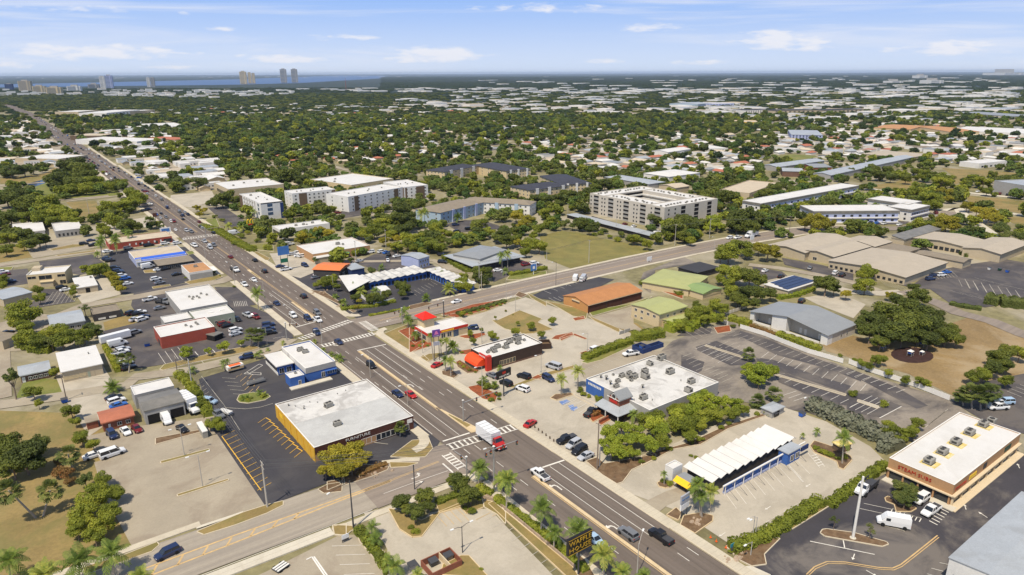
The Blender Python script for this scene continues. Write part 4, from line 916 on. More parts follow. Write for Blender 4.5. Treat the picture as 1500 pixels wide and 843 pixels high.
# pavements along the cross streets
def paver(pts,w,mt='sidewalk_concrete',h=.11):
    b=MB();n=len(pts);q=[]
    for i in range(n):
        d=(pts[min(i+1,n-1)]-pts[max(i-1,0)]).normalized();s=Vector((-d.y,d.x,0))*w/2;q.append((pts[i]+s,pts[i]-s))
    for (a,c),(e,f) in zip(q,q[1:]):b.prism([(a.x,a.y),(c.x,c.y),(f.x,f.y),(e.x,e.y)],0,GZ+h)
    o=b.build('pavement',mt);o['kind']='structure'
    if mt=='concrete_white':
        for a,c in zip(pts,pts[1:]):
            ln=(c-a).length;k=int(ln/4.4);d=(c-a)/k;s=Vector((-d.y,d.x,0)).normalized();an=math.atan2(d.y,d.x)
            for i in range(k):
                for r_ in (-1,1):m_=a+d*(i+.5)+s*r_*w/4;link('slab',cube(mt),o,(m_.x,m_.y,GZ+h+.02),an,(d.length-.08,w/2-.08,.06))
    return o
paver([Q('E4',300,222),Q('E4',420,208),Q('E4',510,205)],1.8)
paver([V(-30,167.6),V(24,167.9)],2.2);paver([V(28,145.2),V(-20,146.4)],3.4,'concrete_white');paver([V(50,144.8),V(28,145.2)],3.4,'concrete_white');paver([V(50.2,144.8),V(64,144.6),V(86,144.4)],2.2)
paver(offs(c2[1:9],-10.2),2.4);paver([p for p in offs(c2[1:8],10.0)],2.2)
# --- markings on the main road
def seg(x,y0,y1,x1=None):return (V(x,y0),V(x if x1 is None else x1,y1))
S_=[]
for a in ((101.25,166.5,245),(97.55,168.5,186)):S_.append(seg(*a))
S_+=[seg(107.8,202,249,107.8),seg(111.4,216,249),seg(115,216,249)]
S_+=[seg(112.7,96,135),seg(116.1,96,135),seg(109.1,103,134)]
S_+=[seg(97.6,186,214),(V(94.6,172),V(94.4,250)),(V(103.6,294),V(102.6,355)),(V(101,294),V(100.2,352)),(V(95.9,294),V(95,332)),seg(112.4,530,600),seg(109,530,600),(V(97.3,465),V(96.8,505)),(V(101,440),V(100.4,505))]
def dashes(x,y0,y1,step=12.2,ln=3.6):
    y=y0
    while y<y1:S_.append(seg(x,y,y+ln));y+=step
dashes(101.7,84,160,11.8);dashes(97.8,84,160,11.8);dashes(111.9,165.5,215,14.0);dashes(115.2,165.5,215,14.0);dashes(108.2,202,215)
dashes(100.2,240,256,9.6);dashes(96.8,215,262,12.2);dashes(113.2,60,96,12);dashes(116.6,60,96,12)
for x in (112.4,):dashes(x,296,1100)
dashes(108.9,296,700);dashes(99.4,296,440);dashes(95.9,335,1100);dashes(99.2,356,500);dashes(99.0,530,1100);dashes(108.6,700,1100)
lines('lane_lines','paint_white',main,S_,0.16,MZ)
# stop lines
lines('stop_lines','paint_white',main,[(V(95.0,166.2),V(104.6,165.6)),(V(110.6,136.0),V(118.3,135.2)),(V(104.4,251.0),V(117.0,250.0)),(V(93.6,293.4),V(103.2,295.0)),(V(92.5,517.5),V(113,517.5)),(V(90,510),V(115.6,509))],0.6,MZ+.001)
def crosswalk(p,q,w,n,parent,z=MZ+.001,bar=0.62):
    d=(q-p).normalized();s=Vector((-d.y,d.x,0));sg=[(p+s*w/2,q+s*w/2),(p-s*w/2,q-s*w/2)]
    b=MB()
    for a,c in sg:stripe(b,a,c,.32,z)
    for i in range(n):
        c=p.lerp(q,(i+.5)/n);stripe(b,c+s*(w/2-.17),c-s*(w/2-.17),bar,z+.001)
    return b.build('crosswalk','paint_white',parent)
crosswalk(V(94.6,161.9),V(118.6,160.2),3.6,14,main);crosswalk(V(91.9,159.2),V(91.7,149.6),2.7,6,main)
crosswalk(V(89.5,277.8),V(117.2,286.6),3.6,17,main);crosswalk(V(103.7,264.6),V(118.8,264.8),3.2,10,main);crosswalk(V(94.2,264.6),V(103.5,264.6),3.2,6,main);crosswalk(V(120.9,282.2),V(120.6,267.6),3.2,9,main);crosswalk(V(91,513),V(114.5,513),3,14,main)
lines('stop_lines','paint_white',cross1,[(V(88.4,155.2),V(88.3,148.2))],.5,MZ);lines('lane_lines','paint_white',cross1,[(Q('E4',310,395),Q('E4',500,325)),(Q('E4',500,325),Q('E4',665,268)),(Q('E4',575,362),Q('E4',670,335)),(V(62,147.0),V(20,147.6)),(V(20,147.6),V(-30,146.8)),(V(60,164.4),V(88,164.3))],.15,MZ)
# yellow centre lines / median edge
yl=[(V(104.9,60),V(105.0,134)),(V(105.6,60),V(105.6,134)),(V(104.3,185),V(104.2,250)),(V(105.2,185),V(104.9,250)),(V(105.6,295),V(104.2,500)),(V(106.2,295),V(104.9,500)),(V(104.3,530),V(103.3,1000)),(V(105.0,530),V(104.0,1000)),(V(103.3,1000),V(97,1300))]
lines('centre_lines','paint_yellow',main,yl,.22,MZ)
islands=MB()
med=flat('median','kerb_yellow',[V(105.0,185),V(105.6,185),V(108.3,167.2),V(108.6,165.6),V(107.6,164.8),V(105.0,165.2)],raise_=.14,z=MZ)
flat('median_planting','grass_dry',[V(105.4,180),V(105.8,180),V(107.6,169.5),V(105.7,169.0)],z=MZ+.155,parent=med)
for pts in ([V(104.4,250),V(105.5,250),V(105.4,187),V(104.6,187)],[V(105.3,134),V(106.3,134),V(106.2,62),V(105.3,62)],[V(103.8,296),V(105.6,296),V(105.0,330),V(104.2,330)],[V(103.9,405),V(105.4,404),V(105.0,380),V(104.2,380)]):
    o=flat('median','kerb_yellow',pts,raise_=.08,z=MZ);o['kind']='structure'
flat('median_planting','grass_dry',[V(104.3,398),V(105.0,398),V(104.9,384),V(104.4,384)],z=MZ+.095,parent=o)
# turn arrows
def arrow(x,y,kind,rz,parent=main,mt='paint_white',s=1.0,z=None):
    b=MB();z=z or MZ+.001
    if kind=='left':
        b.face([(-.12,-1.6,0),(.12,-1.6,0),(.16,-.1,0),(-.08,-.1,0)]);b.face([(-.08,-.1,0),(.16,-.1,0),(-.1,.55,0),(-.3,.25,0)]);b.face([(-.3,.25,0),(-.1,.55,0),(-.75,.75,0),(-.75,.4,0)]);b.face([(-.72,.05,0),(-.72,1.1,0),(-1.45,.58,0)])
    elif kind=='right':b.face([(-.12,-1.6,0),(.12,-1.6,0),(.1,.2,0),(-.14,.2,0)]);b.face([(-.14,.2,0),(.1,.0,0),(.75,.4,0),(.75,.75,0)]);b.face([(.72,.05,0),(1.45,.58,0),(.72,1.1,0)])
    else:b.face([(-.12,-1.6,0),(.12,-1.6,0),(.12,.5,0),(-.12,.5,0)]);b.face([(-.5,.45,0),(.5,.45,0),(0,1.5,0)])
    o=b.build('turn_arrow',mt,parent,(x,y,z));o.rotation_euler=(0,0,rz);o.scale=(s,s,1);return o
for f,x,y,k,r,s in (('E5',435,352,'left',0,1.5),('E5',752,578,'left',0,1.5),('Z','','','','','')) :
    if f!='Z':p=Q(f,x,y);arrow(p.x,p.y,k,R(r),s=s)
p=Q('E4',500,300);arrow(p.x,p.y,'left',R(-90),s=1.3);p=Q('E4',505,335);arrow(p.x,p.y,'straight',R(-90),s=1.0)
p=Q('D6',12,620);arrow(p.x,p.y,'left',0,s=1.3);p=Q('C6',520,665);arrow(99,262,'left',R(180),s=1.2)
# cross street 1: hatched yellow median strip
hy=[(V(-120,153.6),V(-60,156.8)),(V(-60,156.8),V(0,157.9)),(V(0,157.9),V(30,157.8)),(V(30,157.8),V(56,156.8)),(V(56,156.8),V(72,156.6)),(V(-60,153.4),V(0,154.3)),(V(0,154.3),V(30,154.9)),(V(30,154.9),V(56,155.8)),(V(56,155.8),V(72,156.0)),(V(-120,150.4),V(-60,153.4))]
for i in range(16):
    x=-40+i*5.6;t=max(0,min(1,(x-0)/58));y0=157.9-1.1*t;y1=154.3+1.5*t;hy.append((V(x+1.8,y0),V(x,y1)))
lines('hatched_centre','paint_yellow',cross1,hy,.5,MZ)
lines('centre_lines','paint_yellow',cross1,[(V(64,155.9),V(88,156.6)),(V(64,156.5),V(88,157.1))],.2,MZ)
# cross street 2 markings
lines('centre_lines','paint_yellow',cross2,[(V(128,278.2),V(240,279.3)),(V(240,279.3),V(345,278)),(V(128,278.8),V(240,279.9)),(V(240,279.9),V(345,278.7)),(V(345,278.4),V(400,275)),(V(400,275),V(450,268.5))],.2,MZ)
lines('lane_lines','paint_white',cross2,[(V(122,274.6),V(150,274.9)),(V(122.6,281.8),V(122.8,268.6)),(V(150,274.9),V(170,275))]+[(V(172+i*9,275.2),V(175+i*9,275.2)) for i in range(10)]+[(V(200,287.2),V(345,286.2)),(V(150,271),V(345,271.4))],.14,MZ)
arrow(131,276.4,'left',R(90),cross2,s=1.2)
# --- parking bays and painted areas
stalls('E3',(330,140),(510,415),(395,110),12,'paint_yellow_bright',dark_lot);stalls('E3',(345,160),(530,415),(330,140),12,'paint_yellow_bright',dark_lot,.25)
stalls('E3',(553,45),(738,215),(513,72),10,'paint_yellow_bright',dark_lot);stalls('E3',(580,60),(740,215),(553,45),9,'paint_yellow_bright',dark_lot,.28)
stalls('D4',(540,457),(640,585),(487,488),6,'paint_faded',dark_lot);stalls('D4',(705,418),(795,550),(815,425),5,'paint_faded',dark_lot);stalls('D4',(820,415),(850,400),(840,398),2,'paint_yellow',dark_lot)
stalls('D4',(905,405),(960,510),(855,448),4,'paint_yellow',dark_lot,.2);stalls('D4',(950,395),(1010,490),(925,425),4,'paint_yellow',dark_lot,.2)
lines('painted_outline','paint_white',dark_lot,[(Q('D4',885,385),Q('D4',1010,305)),(Q('D4',1010,305),Q('D4',1040,315)),(Q('D4',1040,315),Q('D4',920,390)),(Q('D4',885,385),Q('D4',1025,395)),(Q('D4',940,372),Q('D4',1025,378)),(Q('D4',1025,378),Q('D4',1025,395)),(Q('D4',905,370),Q('D4',960,395))],.2)
lines('painted_curve','paint_faded',dark_lot,[(Q('D4',740,665),Q('D4',900,675)),(Q('D4',900,675),Q('D4',1020,660)),(Q('D4',1020,660),Q('D4',1124,630)),(Q('E4',240,108),Q('E4',335,120))],.2)
lines('painted_curve','paint_faded',dark_lot,[(Q('D4',535,405),Q('D4',640,540)),(Q('D4',640,540),Q('D4',720,640)),(Q('D4',720,640),Q('D4',850,850))],.12)
stalls('D4',(480,200),(510,250),(520,245),2,'paint_white');stalls('D4',(180,215),(340,165),(240,305),4,'paint_white');stalls('D4',(350,235),(480,205),(385,275),2,'paint_white');stalls('D4',(550,190),(700,180),(585,225),3,'paint_white');stalls('D4',(625,185),(840,130),(650,215),3,'paint_white')
stalls('C4',(360,470),(370,550),(620,440),3,'paint_faded');stalls('C4',(360,555),(610,520),(440,440),8,'paint_faded');stalls('C5',(800,520),(900,515),(810,560),8,'paint_white');stalls('C5',(100,340),(140,410),(250,390-60),2,'paint_yellow')
stalls('D5',(70,55),(130,110),(160,40),3,'paint_white');stalls('C7',(10,440),(230,330),(60,470),9,'paint_faded');stalls('C7',(30,340),(200,345),(70,300),8,'paint_faded')
stalls('C8',(-20,430),(250,330),(40,455),6,'paint_white');stalls('C8',(150,368),(360,310),(170,390),5,'paint_white');stalls('C8',(20,490),(100,480),(80,520),3,'paint_white')
# big weathered lot behind the white-roofed restaurant
stalls('D8',(300,190),(1240,510),(360,170),20,'paint_faded');stalls('D8',(540,350),(1218,580),(590,372-60),12,'paint_white');stalls('D8',(640,500),(1150,690),(700,475),9,'paint_white')
stalls('D8',(500,360),(640,470),(560,350),5,'paint_faded');stalls('D8',(90,290),(240,385),(190,250),5,'paint_white');stalls('D8',(190,320),(330,395),(270,280),5,'paint_faded');stalls('D8',(250,270),(420,330),(310,240),5,'paint_faded');stalls('D8',(0,345),(90,440),(60,320),5,'paint_faded');stalls('D8',(150,440),(270,520),(220,410),5,'paint_faded')
stalls('E1',(0,320),(340,450),(60,300),7,'paint_white');stalls('E1',(20,555),(140,600),(175,472),4,'paint_white');stalls('E1',(225,625),(228,626),(375,545),2,'paint_white');stalls('E1',(540,690),(640,610),(600,640),6,'paint_faded')
stalls('D8',(0,160),(160,100),(100,220),6,'paint_faded');stalls('E1',(1100,440),(1218,380),(1200,480),5,'paint_white');stalls('D8',(690,610),(760,650),(780,640-60),3,'paint_white')
# lot beside the motel
stalls('E6',(425,430),(790,265),(482,508),9,'paint_white');stalls('E6',(740,285),(745,286),(818,372),2,'paint_white');stalls('E6',(845,225),(870,220),(905,300),2,'paint_white');stalls('E6',(862,240),(895,290),(890,232),5,'paint_white',w=.3)
lines('painted_edge','paint_faded',None,[(Q('E6',630,578),Q('E6',660,595)),(Q('E6',630,578),Q('E6',840,455))],.25)
for x,y,r in ((845,390,90),(640,505,90),(408,640,90)):p=Q('E6',x,y);arrow(p.x,p.y,'straight',R(r),None,s=.8,z=GZ+.004)['kind']='structure'
# sandwich-shop lot
stalls('E7',(350,495),(330,520),(490,525),2,'paint_white',sub_lot);stalls('E7',(430,600),(440,560),(550,630),2,'paint_faded',sub_lot);stalls('E7',(490,525),(630,570),(480,540),8,'paint_white',sub_lot,.22);stalls('E7',(490,520),(491,521),(630,568),2,'paint_white',sub_lot,.3)
stalls('E7',(725,520),(670,580),(765,540),6,'paint_white',sub_lot,.3);stalls('E7',(440,590),(441,591),(550,632),2,'paint_faded',sub_lot);stalls('E7',(680,812),(660,840),(740,828),2,'paint_white',sub_lot);stalls('E7',(720,785),(721,786),(770,795),2,'paint_white',sub_lot)
lines('painted_edge','paint_white',sub_lot,[(Q('E7',88,680),Q('E7',403,745)),(Q('E7',250,676),Q('E7',257,712))],.25)
yc=[(70,843),(110,805),(170,780),(260,782),(420,808),(490,812),(530,795),(600,740),(710,652)]
lines('painted_curve','paint_yellow',sub_lot,[(Q('E7',*a),Q('E7',*c)) for a,c in zip(yc,yc[1:])],.3);yc2=[(x+7,y+9) for x,y in yc]
lines('painted_curve','paint_yellow',sub_lot,[(Q('E7',*a),Q('E7',*c)) for a,c in zip(yc2,yc2[1:])],.2)
for x,y,k,r in ((300,757,'straight',108),(845,512,'straight',-60),(930,550,'straight',-20),(1105,312,'straight',-60),(390,838,'straight',180)):p=Q('E7',x,y);arrow(p.x,p.y,k,R(r),sub_lot,s=.85,z=GZ+.01)
# lower middle lots
stalls('E4',(25,685),(90,843),(185,680),4,'paint_white',tan_lot);stalls('E5',(40,545),(400,830),(120,500),8,'paint_faded');stalls('E4',(600,510),(720,480),(660,575),4,'paint_yellow');stalls('E4',(820,540),(1000,500),(900,500),3,'paint_yellow')
stalls('D6',(100,0),(101,1),(110,2),2,'paint_faded')
for x,y in ((1110,735),(1180,790)):pass
for q in ([(1085,742),(1140,725),(1165,740),(1110,765)],[(1150,770),(1190,760),(1200,800),(1175,805)]):flat('painted_bay','paint_blue',QL('D6',q),z=GZ+.003)
stalls('D6',(1070,740),(1190,800),(1160,700),4,'paint_white');stalls('D7',(30,575),(180,640),(120,525),5,'paint_white')
flat('painted_bay','paint_blue',QL('D7',[(85,595),(120,575),(135,590),(100,612)]),z=GZ+.0035)
flat('painted_bay','paint_blue',QL('D7',[(0,545),(40,530),(50,540),(15,560)]),z=GZ+.0035)
stalls('D6',(600,660),(760,600),(700,720),6,'paint_faded');stalls('E5',(400,60),(640,190),(470,30),7,'paint_faded');stalls('D7',(200,290),(460,200),(240,310),8,'paint_faded')
stalls('D2',(765,300),(1190,400),(790,350),8,'paint_faded');stalls('D2',(810,295),(1240,390),(845,365),8,'paint_faded',w=.2);stalls('D2',(700,375),(980,440),(800,410),5,'paint_faded');stalls('D2',(190,300),(340,340),(240,345),8,'paint_faded');stalls('D2',(880,285),(1200,360),(960,310),6,'paint_faded');stalls('D2',(550,245),(700,225),(600,300),8,'paint_faded')
lines('wheel_stops','concrete_white',None,[(Q('E3',200,607),Q('E3',440,527))],1.0,GZ+.1)
# ================================================================ PLANTED ISLANDS AND VERGES
def isl(frame,pts,fill='grass_dry',kerb='kerb_concrete',name='planting_bed'):return islandp(frame,pts,fill,'',kerb=kerb,name=name)
isl('E3',[(205,625),(440,528),(560,490),(640,470),(640,490),(560,530),(400,590),(240,640)],'grass_dry',name='grass_verge')
isl('E3',[(20,268),(262,205),(266,212),(24,278)],'grass_dry');isl('E3',[(105,436),(360,358),(364,364),(109,445)],'grass_dry')
isl('E3',[(820,410),(870,385),(940,375),(938,420),(850,430)],'mulch_brown');isl('E3',[(895,600),(960,585),(960,645),(905,640)],'mulch_brown')
isl('E2',[(460,800),(640,755),(870,665),(880,680),(840,715),(600,800),(470,843)],'grass_dry',name='grass_verge')
isl('E3',[(-5,150),(-5,180),(220,118),(218,108)],'mulch_brown')
isl('E4',[(340,480),(400,490),(520,545),(610,500),(730,450),(740,460),(620,500),(520,630),(470,635),(400,590),(365,525)],'grass_dry','kerb_yellow')
isl('E4',[(600,440),(720,400),(870,385),(860,470),(770,505),(740,470),(620,500)],'grass_dry','kerb_yellow')
isl('E4',[(350,190),(470,100),(560,95),(580,145),(540,190),(460,195)],'grass_dry');isl('E4',[(345,222),(500,225),(440,245),(350,250)],'grass_dry',name='grass_verge')
isl('E4',[(90,300),(200,235),(340,240),(330,262),(240,300),(100,345)],'mulch_brown');isl('E4',[(0,330),(60,320),(70,345),(0,375)],'mulch_brown')
isl('E4',[(30,570),(130,575),(160,590),(130,600),(100,625),(40,620)],'grass_dry');isl('E4',[(160,600),(190,600),(330,740),(350,843),(320,843),(250,740),(180,660)],'mulch_brown')
isl('E4',[(630,843),(640,790),(740,740),(780,740),(890,860)],'grass_dry','kerb_yellow');isl('E5',[(60,450),(85,440),(520,800),(560,860),(500,860)],'grass_dry','kerb_yellow',name='grass_verge')
isl('E5',[(0,400),(60,400),(100,420),(590,760),(650,860),(560,860),(540,800),(90,440),(0,420)],'mulch_brown','kerb_concrete')
isl('E4',[(850,400),(930,420),(983,500),(983,560),(940,510),(870,470)],'grass_dry')
isl('E5',[(600,215),(660,195),(700,230),(940,185),(983,175),(983,200),(850,262),(830,290),(800,330),(770,340),(690,290)],'mulch_brown','kerb_concrete')
isl('E6',[(0,240),(250,170),(420,90),(620,25),(640,30),(440,100),(300,180),(160,205),(0,290)],'mulch_brown','kerb_concrete')
isl('E6',[(128,540),(175,505),(200,530),(185,565)],'mulch_brown','kerb_yellow');isl('E6',[(198,590),(215,545),(300,530),(360,545),(358,570),(270,632)],'mulch_brown','kerb_yellow')
isl('E6',[(80,378),(110,360),(160,390),(120,402),(90,395)],'mulch_brown','kerb_yellow')
isl('E7',[(455,470),(470,462),(500,480),(512,500),(590,510),(605,520),(580,535),(510,535),(500,500),(460,485)],'mulch_brown','kerb_yellow')
isl('E7',[(140,640),(150,625),(170,622),(300,640),(460,685),(468,695),(440,705),(300,680),(160,655)],'mulch_brown','kerb_white' if 'kerb_white' in MATS else 'kerb_concrete')
isl('E7',[(90,215),(110,190),(200,220),(285,265),(290,285),(250,328),(230,320),(220,290),(110,245)],'mulch_brown','kerb_yellow')
isl('E7',[(0,580),(110,520),(300,400),(440,300),(460,310),(430,345),(160,520),(0,620)],'grass_dry',name='hedge_bed')
isl('E6',[(430,700),(560,660),(700,660),(620,740),(630,790),(560,800),(500,770)],'mulch_brown')
isl('D6',[(600,150),(640,150),(800,78),(960,140),(930,165),(1040,215),(900,245),(820,250),(790,225),(745,225),(690,210),(640,180)],'grass_dry','kerb_concrete')
isl('D6',[(0,270),(60,250),(150,290),(160,335),(80,360),(0,385)],'mulch_red');isl('D6',[(0,200),(60,180),(75,240),(0,260)],'mulch_red')
isl('D6',[(355,265),(540,240),(553,255),(480,285),(400,280)],'mulch_red');isl('D6',[(340,460),(360,440),(505,515),(490,530),(420,535),(350,490)],'mulch_brown')
isl('D6',[(235,520),(300,505),(350,550),(320,570),(240,545)],'mulch_brown');isl('D6',[(425,635),(500,620),(640,690),(620,745),(530,720),(440,655)],'mulch_red')
isl('D6',[(720,640),(940,545),(1190,480),(1190,500),(960,565),(760,640)],'grass_dry');isl('D6',[(880,575),(930,545),(960,560),(950,580)],'mulch_red')
isl('D6',[(1025,715),(1060,690),(1170,680),(1185,690),(1070,730)],'mulch_brown','kerb_yellow');isl('D6',[(1030,285),(1060,262),(1180,238),(1190,255),(1080,290)],'mulch_red')
isl('D6',[(355,375),(440,360),(470,375),(420,400),(370,395)],'mulch_red');isl('D5',[(880,60),(1000,10),(1080,-20),(1190,30),(1190,130),(1100,185),(980,130)],'grass_dry');isl('D5',[(1010,30),(1090,0),(1180,40),(1180,90),(1130,120)],'mulch_red')
isl('D5',[(1165,225),(1190,205),(1230,240),(1200,260)],'grass_dry')
isl('D7',[(0,80),(60,50),(110,50),(200,85),(180,90),(100,60),(10,100)],'mulch_red');isl('D7',[(145,190),(190,175),(215,185),(180,205)],'mulch_red')
isl('D7',[(160,255),(200,230),(430,130),(530,110),(540,130),(300,240),(200,265)],'grass_green','kerb_concrete',name='hedge_bed')
isl('D7',[(220,665),(320,610),(335,618),(340,640),(240,690)],'mulch_red','kerb_yellow');isl('D7',[(280,700),(390,640),(400,655),(300,715)],'mulch_red','kerb_yellow')
isl('D7',[(95,480),(290,570),(300,600),(110,500)],'concrete','kerb_concrete',name='walkway')
isl('D8',[(630,460),(1120,603),(1112,613),(636,471)],'concrete_old');isl('D8',[(160,264),(440,352),(434,360),(153,270)],'concrete_old')
isl('E1',[(80,500),(220,545),(210,560),(75,512)],'concrete','kerb_concrete');isl('D8',[(215,145),(320,130),(330,170),(240,185)],'mulch_red')
isl('D4',[(195,350),(230,310),(700,200),(960,150),(1010,175),(860,215),(480,290),(220,355)],'grass_dry','kerb_concrete');isl('D4',[(830,600),(850,560),(960,540),(1080,560),(1100,575),(1060,600),(920,628),(850,620)],'grass_green','kerb_concrete')
isl('D4',[(330,395),(400,430),(560,640),(640,740),(570,750),(480,600)],'grass_green',name='hedge_bed')
isl('C5',[(400,360),(690,300),(705,320),(640,345),(440,378)],'grass_dry');isl('C5',[(410,110),(460,105),(480,125),(430,135)],'grass_green');isl('C5',[(60,265),(150,255),(160,280),(70,285)],'grass_dry')
isl('C5',[(130,400),(270,380),(280,390),(140,415)],'grass_dry');isl('C5',[(260,235),(330,225),(345,240),(270,250)],'grass_dry')
isl('C4',[(410,90),(600,50),(700,50),(690,62),(440,100)],'grass_dry');isl('C4',[(460,140),(780,98),(790,108),(480,145)],'grass_dry');isl('C4',[(-60,245),(110,235),(90,260),(-60,270)],'grass_green')
isl('B2',[(250,510),(330,500),(380,620),(560,690),(740,680),(750,740),(560,720),(400,640),(330,590)],'grass_green');isl('B2',[(620,740),(720,790),(700,815),(600,760)],'grass_dry')
isl('B2',[(600,610),(740,600),(750,580),(680,575),(600,590)],'grass_green');isl('B2',[(910,440),(1040,425),(1100,440),(960,470)],'grass_green');isl('B2',[(1110,400),(1200,420),(1200,450),(1130,440)],'grass_green')
isl('C7',[(800,340),(820,310),(1000,280),(1124,270),(1124,295),(900,340)],'grass_green',name='grass_verge');isl('C7',[(260,625),(520,545),(740,510),(800,535),(560,610),(380,655)],'mulch_red')
isl('C7',[(870,470),(900,440),(970,465),(920,490)],'mulch_brown');isl('C7',[(970,450),(1124,530),(1124,560),(1000,490)],'grass_dry');isl('C8',[(0,520),(110,540),(340,600),(330,660),(220,640),(100,570)],'grass_dry')
isl('C8',[(350,600),(700,540),(870,480),(800,520),(380,640)],'grass_green');isl('C8',[(220,660),(310,640),(320,665),(240,680)],'mulch_red');isl('C8',[(790,345),(1124,470),(1124,500),(860,400),(800,370)],'mulch_red')
isl('C6',[(310,430),(420,440),(540,520),(640,590),(700,600),(660,610),(540,540)],'mulch_brown');isl('C7',[(0,555),(130,525),(190,540),(0,590)],'mulch_brown')
isl('D6',[(200,128),(330,100),(600,20),(700,10),(710,25),(560,85),(400,125),(300,135)],'grass_dry');isl('D6',[(78,425),(140,395),(250,385),(260,400),(180,430),(110,460)],'grass_dry');isl('C8',[(350,640),(600,745),(610,780),(400,680)],'grass_dry')
# playground mulch circle and pale streaks
b=MB();c=Q('E1',450,190);b.prism([(c.x+7.5*math.cos(a/16*6.283)*1.35,c.y+7.0*math.sin(a/16*6.283)) for a in range(16)],0,.12);o=b.build('playground_surface','play_mulch');o['kind']='structure'
# ================================================================ BUILDINGS NEAR THE CAMERA
B=bld('furniture_store','long flat-roofed shop, roof half white and half grey, yellow left wall and dark brown street front','P',[(408,595),(460.5,660),(602,606.5),(533.4,552.2)],5.0,'wall_brown','roof_grey_membrane',par=.35,cop='trim_white')
bx(B.o,'roof_section',-B.w/2+.3,B.w/2-.5,B.d*.02,B.d/2-.3,B.roofz,B.roofz+.05,'roof_white_dirty');fp(B,'A','side_cladding',0,1,0,4.75,'wall_yellow',.07)
for i in range(6):fp(B,'A','pier',.08+i*.165,.095+i*.165,0,4.8,'wall_yellow',.25)
fp(B,'B','cladding',0,.6,0,2.4,'wall_tan',.05);row(B,'B',5,.45,.95,.5,2.6,3.2,'trim_white','glass_dark');ftext(B,'B','FURNITURE',.42,3.9,1.3,'trim_white',sx=1.2);fp(B,'B','sign_panel',.93,.985,2.9,4.2,'trim_white',.1);fp(B,'A','sign_panel',.12,.2,2.2,3.6,'sign_yellow',.1)
fp(B,'B','side_pillar',0,.005,0,4.9,'wall_yellow',.08);unit(B,'a',.34,.27,1.2);unit(B,'a',.42,.66,1.35,.2);unit(B,'c',.1,.9);unit(B,'c',.2,.75)
for x,y in ((.15,.85),(.22,.8),(.3,.85),(.36,.8),(.6,.86),(.7,.88)):unit(B,'c',x,y,.6)
B=bld('blue_diner','white-roofed diner with bright blue walls and a grey parapet band at the junction','D5',[(163,130),(325,300),(575,235),(352,105)],5.6,'wall_blue','roof_white',par=.5,cop='trim_white')
fp(B,'B','parapet_band',0,1,3.4,5.5,'wall_grey',.12);fp(B,'A','parapet_band',0,1,3.4,5.5,'roof_white_dirty',.12);row(B,'B',1,.5,.62,.3,2.5,1.4,'trim_white','glass_dark');row(B,'B',3,.75,.98,1,2.6,2.0,'trim_white','glass_blue');unit(B,'a',.42,.72,1.2);unit(B,'a',.5,.6,1.1);bx(B.o,'awning',B.w*.1,B.w/2,-B.d/2-1.2,-B.d/2-.13,2.7,2.85,'wall_blue')
Bx=bld('drive_through_canopy','low white-roofed canopy wing with a blue and white waist wall beside the blue diner','D5',[(28,200),(125,285),(243,258),(170,165)],4.0,'wall_blue','roof_white',kind='slab',over=.5)
fp(Bx,'A','waist_panel',0,1,.2,1.4,'trim_white',.08,inset=.5);fp(Bx,'A','glazing',.05,.95,1.5,3.3,'glass_dark',.06,inset=.5);row(Bx,'B',2,.1,.9,.6,2.8,1.8,inset=.5)
Bx=bld('diner_kitchen_wing','small blue cube wing with a white roof and ladder at the rear of the blue diner','D5',[(175,335),(238,370),(325,336),(282,305)],4.0,'wall_blue','roof_white',par=.3);row(Bx,'B',1,.5,.8,.1,2.2,1.1);unit(Bx,'b',.6,.6,.8)
o=bld('loading_ramp','low concrete ramp along the blue diner','D5',[(218,440),(232,450),(545,375),(500,355)],.5,'concrete_white','concrete_white',kind='slab',over=0,keep=False)
# shops west of the main road
B=bld('white_roof_store','large shop with a plain white roof and grey walls beside the side street','C5',[(225,425),(365,587),(755,518),(600,385)],5.2,'wall_grey','roof_white',par=.4);[unit(B,'b',x,y,.9) for x,y in ((.38,.55),(.45,.5),(.53,.5),(.4,.42),(.55,.42),(.66,.6),(.75,.5))]
B=bld('sage_shop','narrow white-roofed shop with a sage green end wall','C5',[(432,604),(500,668),(778,605),(755,532)],5.0,'wall_sage','roof_white',par=.4);bx(B.o,'skylight',-B.w*.1,B.w*.05,-.5,1,B.roofz,B.roofz+.4,'trim_white');bx(B.o,'skylight',B.w*.22,B.w*.34,0,1.4,B.roofz,B.roofz+.4,'trim_white');row(B,'B',3,.4,.95,1.2,2.6,1.2)
bld('white_flat_annex','small white-roofed annex between the white-roofed shop and the red building','C5',[(205,650),(228,692),(455,650),(408,594)],4.2,'wall_grey','roof_white',par=.3)
B=bld('red_brick_shop','brick red shop with a white roof and rooftop fans','C5',[(138,727),(200,810),(642,722),(565,640)],5.4,'wall_red','roof_white',par=.45,cop='trim_white');[unit(B,'b',x,y,.9) for x,y in ((.55,.6),(.62,.4),(.75,.65),(.76,.5))];fp(B,'A','delivery_door',.5,.75,0,2.6,'wall_dark',.08)
Bx=bld('carport','dark slatted carport beside the red shop','D4',[(598,50),(610,75),(705,50),(650,15)],2.8,'opening','roof_metal_dark',kind='slab',over=.2)  # no real walls: a near-black block stands for shade under the roof
B=bld('garage_workshop','grey workshop with a weathered dark metal roof and two open bays','D4',[(18,596),(52,693),(400,612),(318,488)],5.0,'wall_grey','roof_metal_dark',kind='gable',ridge='x',rise=.7,over=.15)
for a,c in ((.07,.40),(.62,.95)):fp(B,'B','bay_opening',a,c,0,3.3,'opening',.04,inset=.15)  # flat near-black panels, the shade inside the open bays as colour
bld('workshop_front_hall','white-roofed hall behind the grey workshop','P',[(190,566),(198,580),(254.5,564),(247,553)],5.4,'wall_grey','roof_white',par=.3)
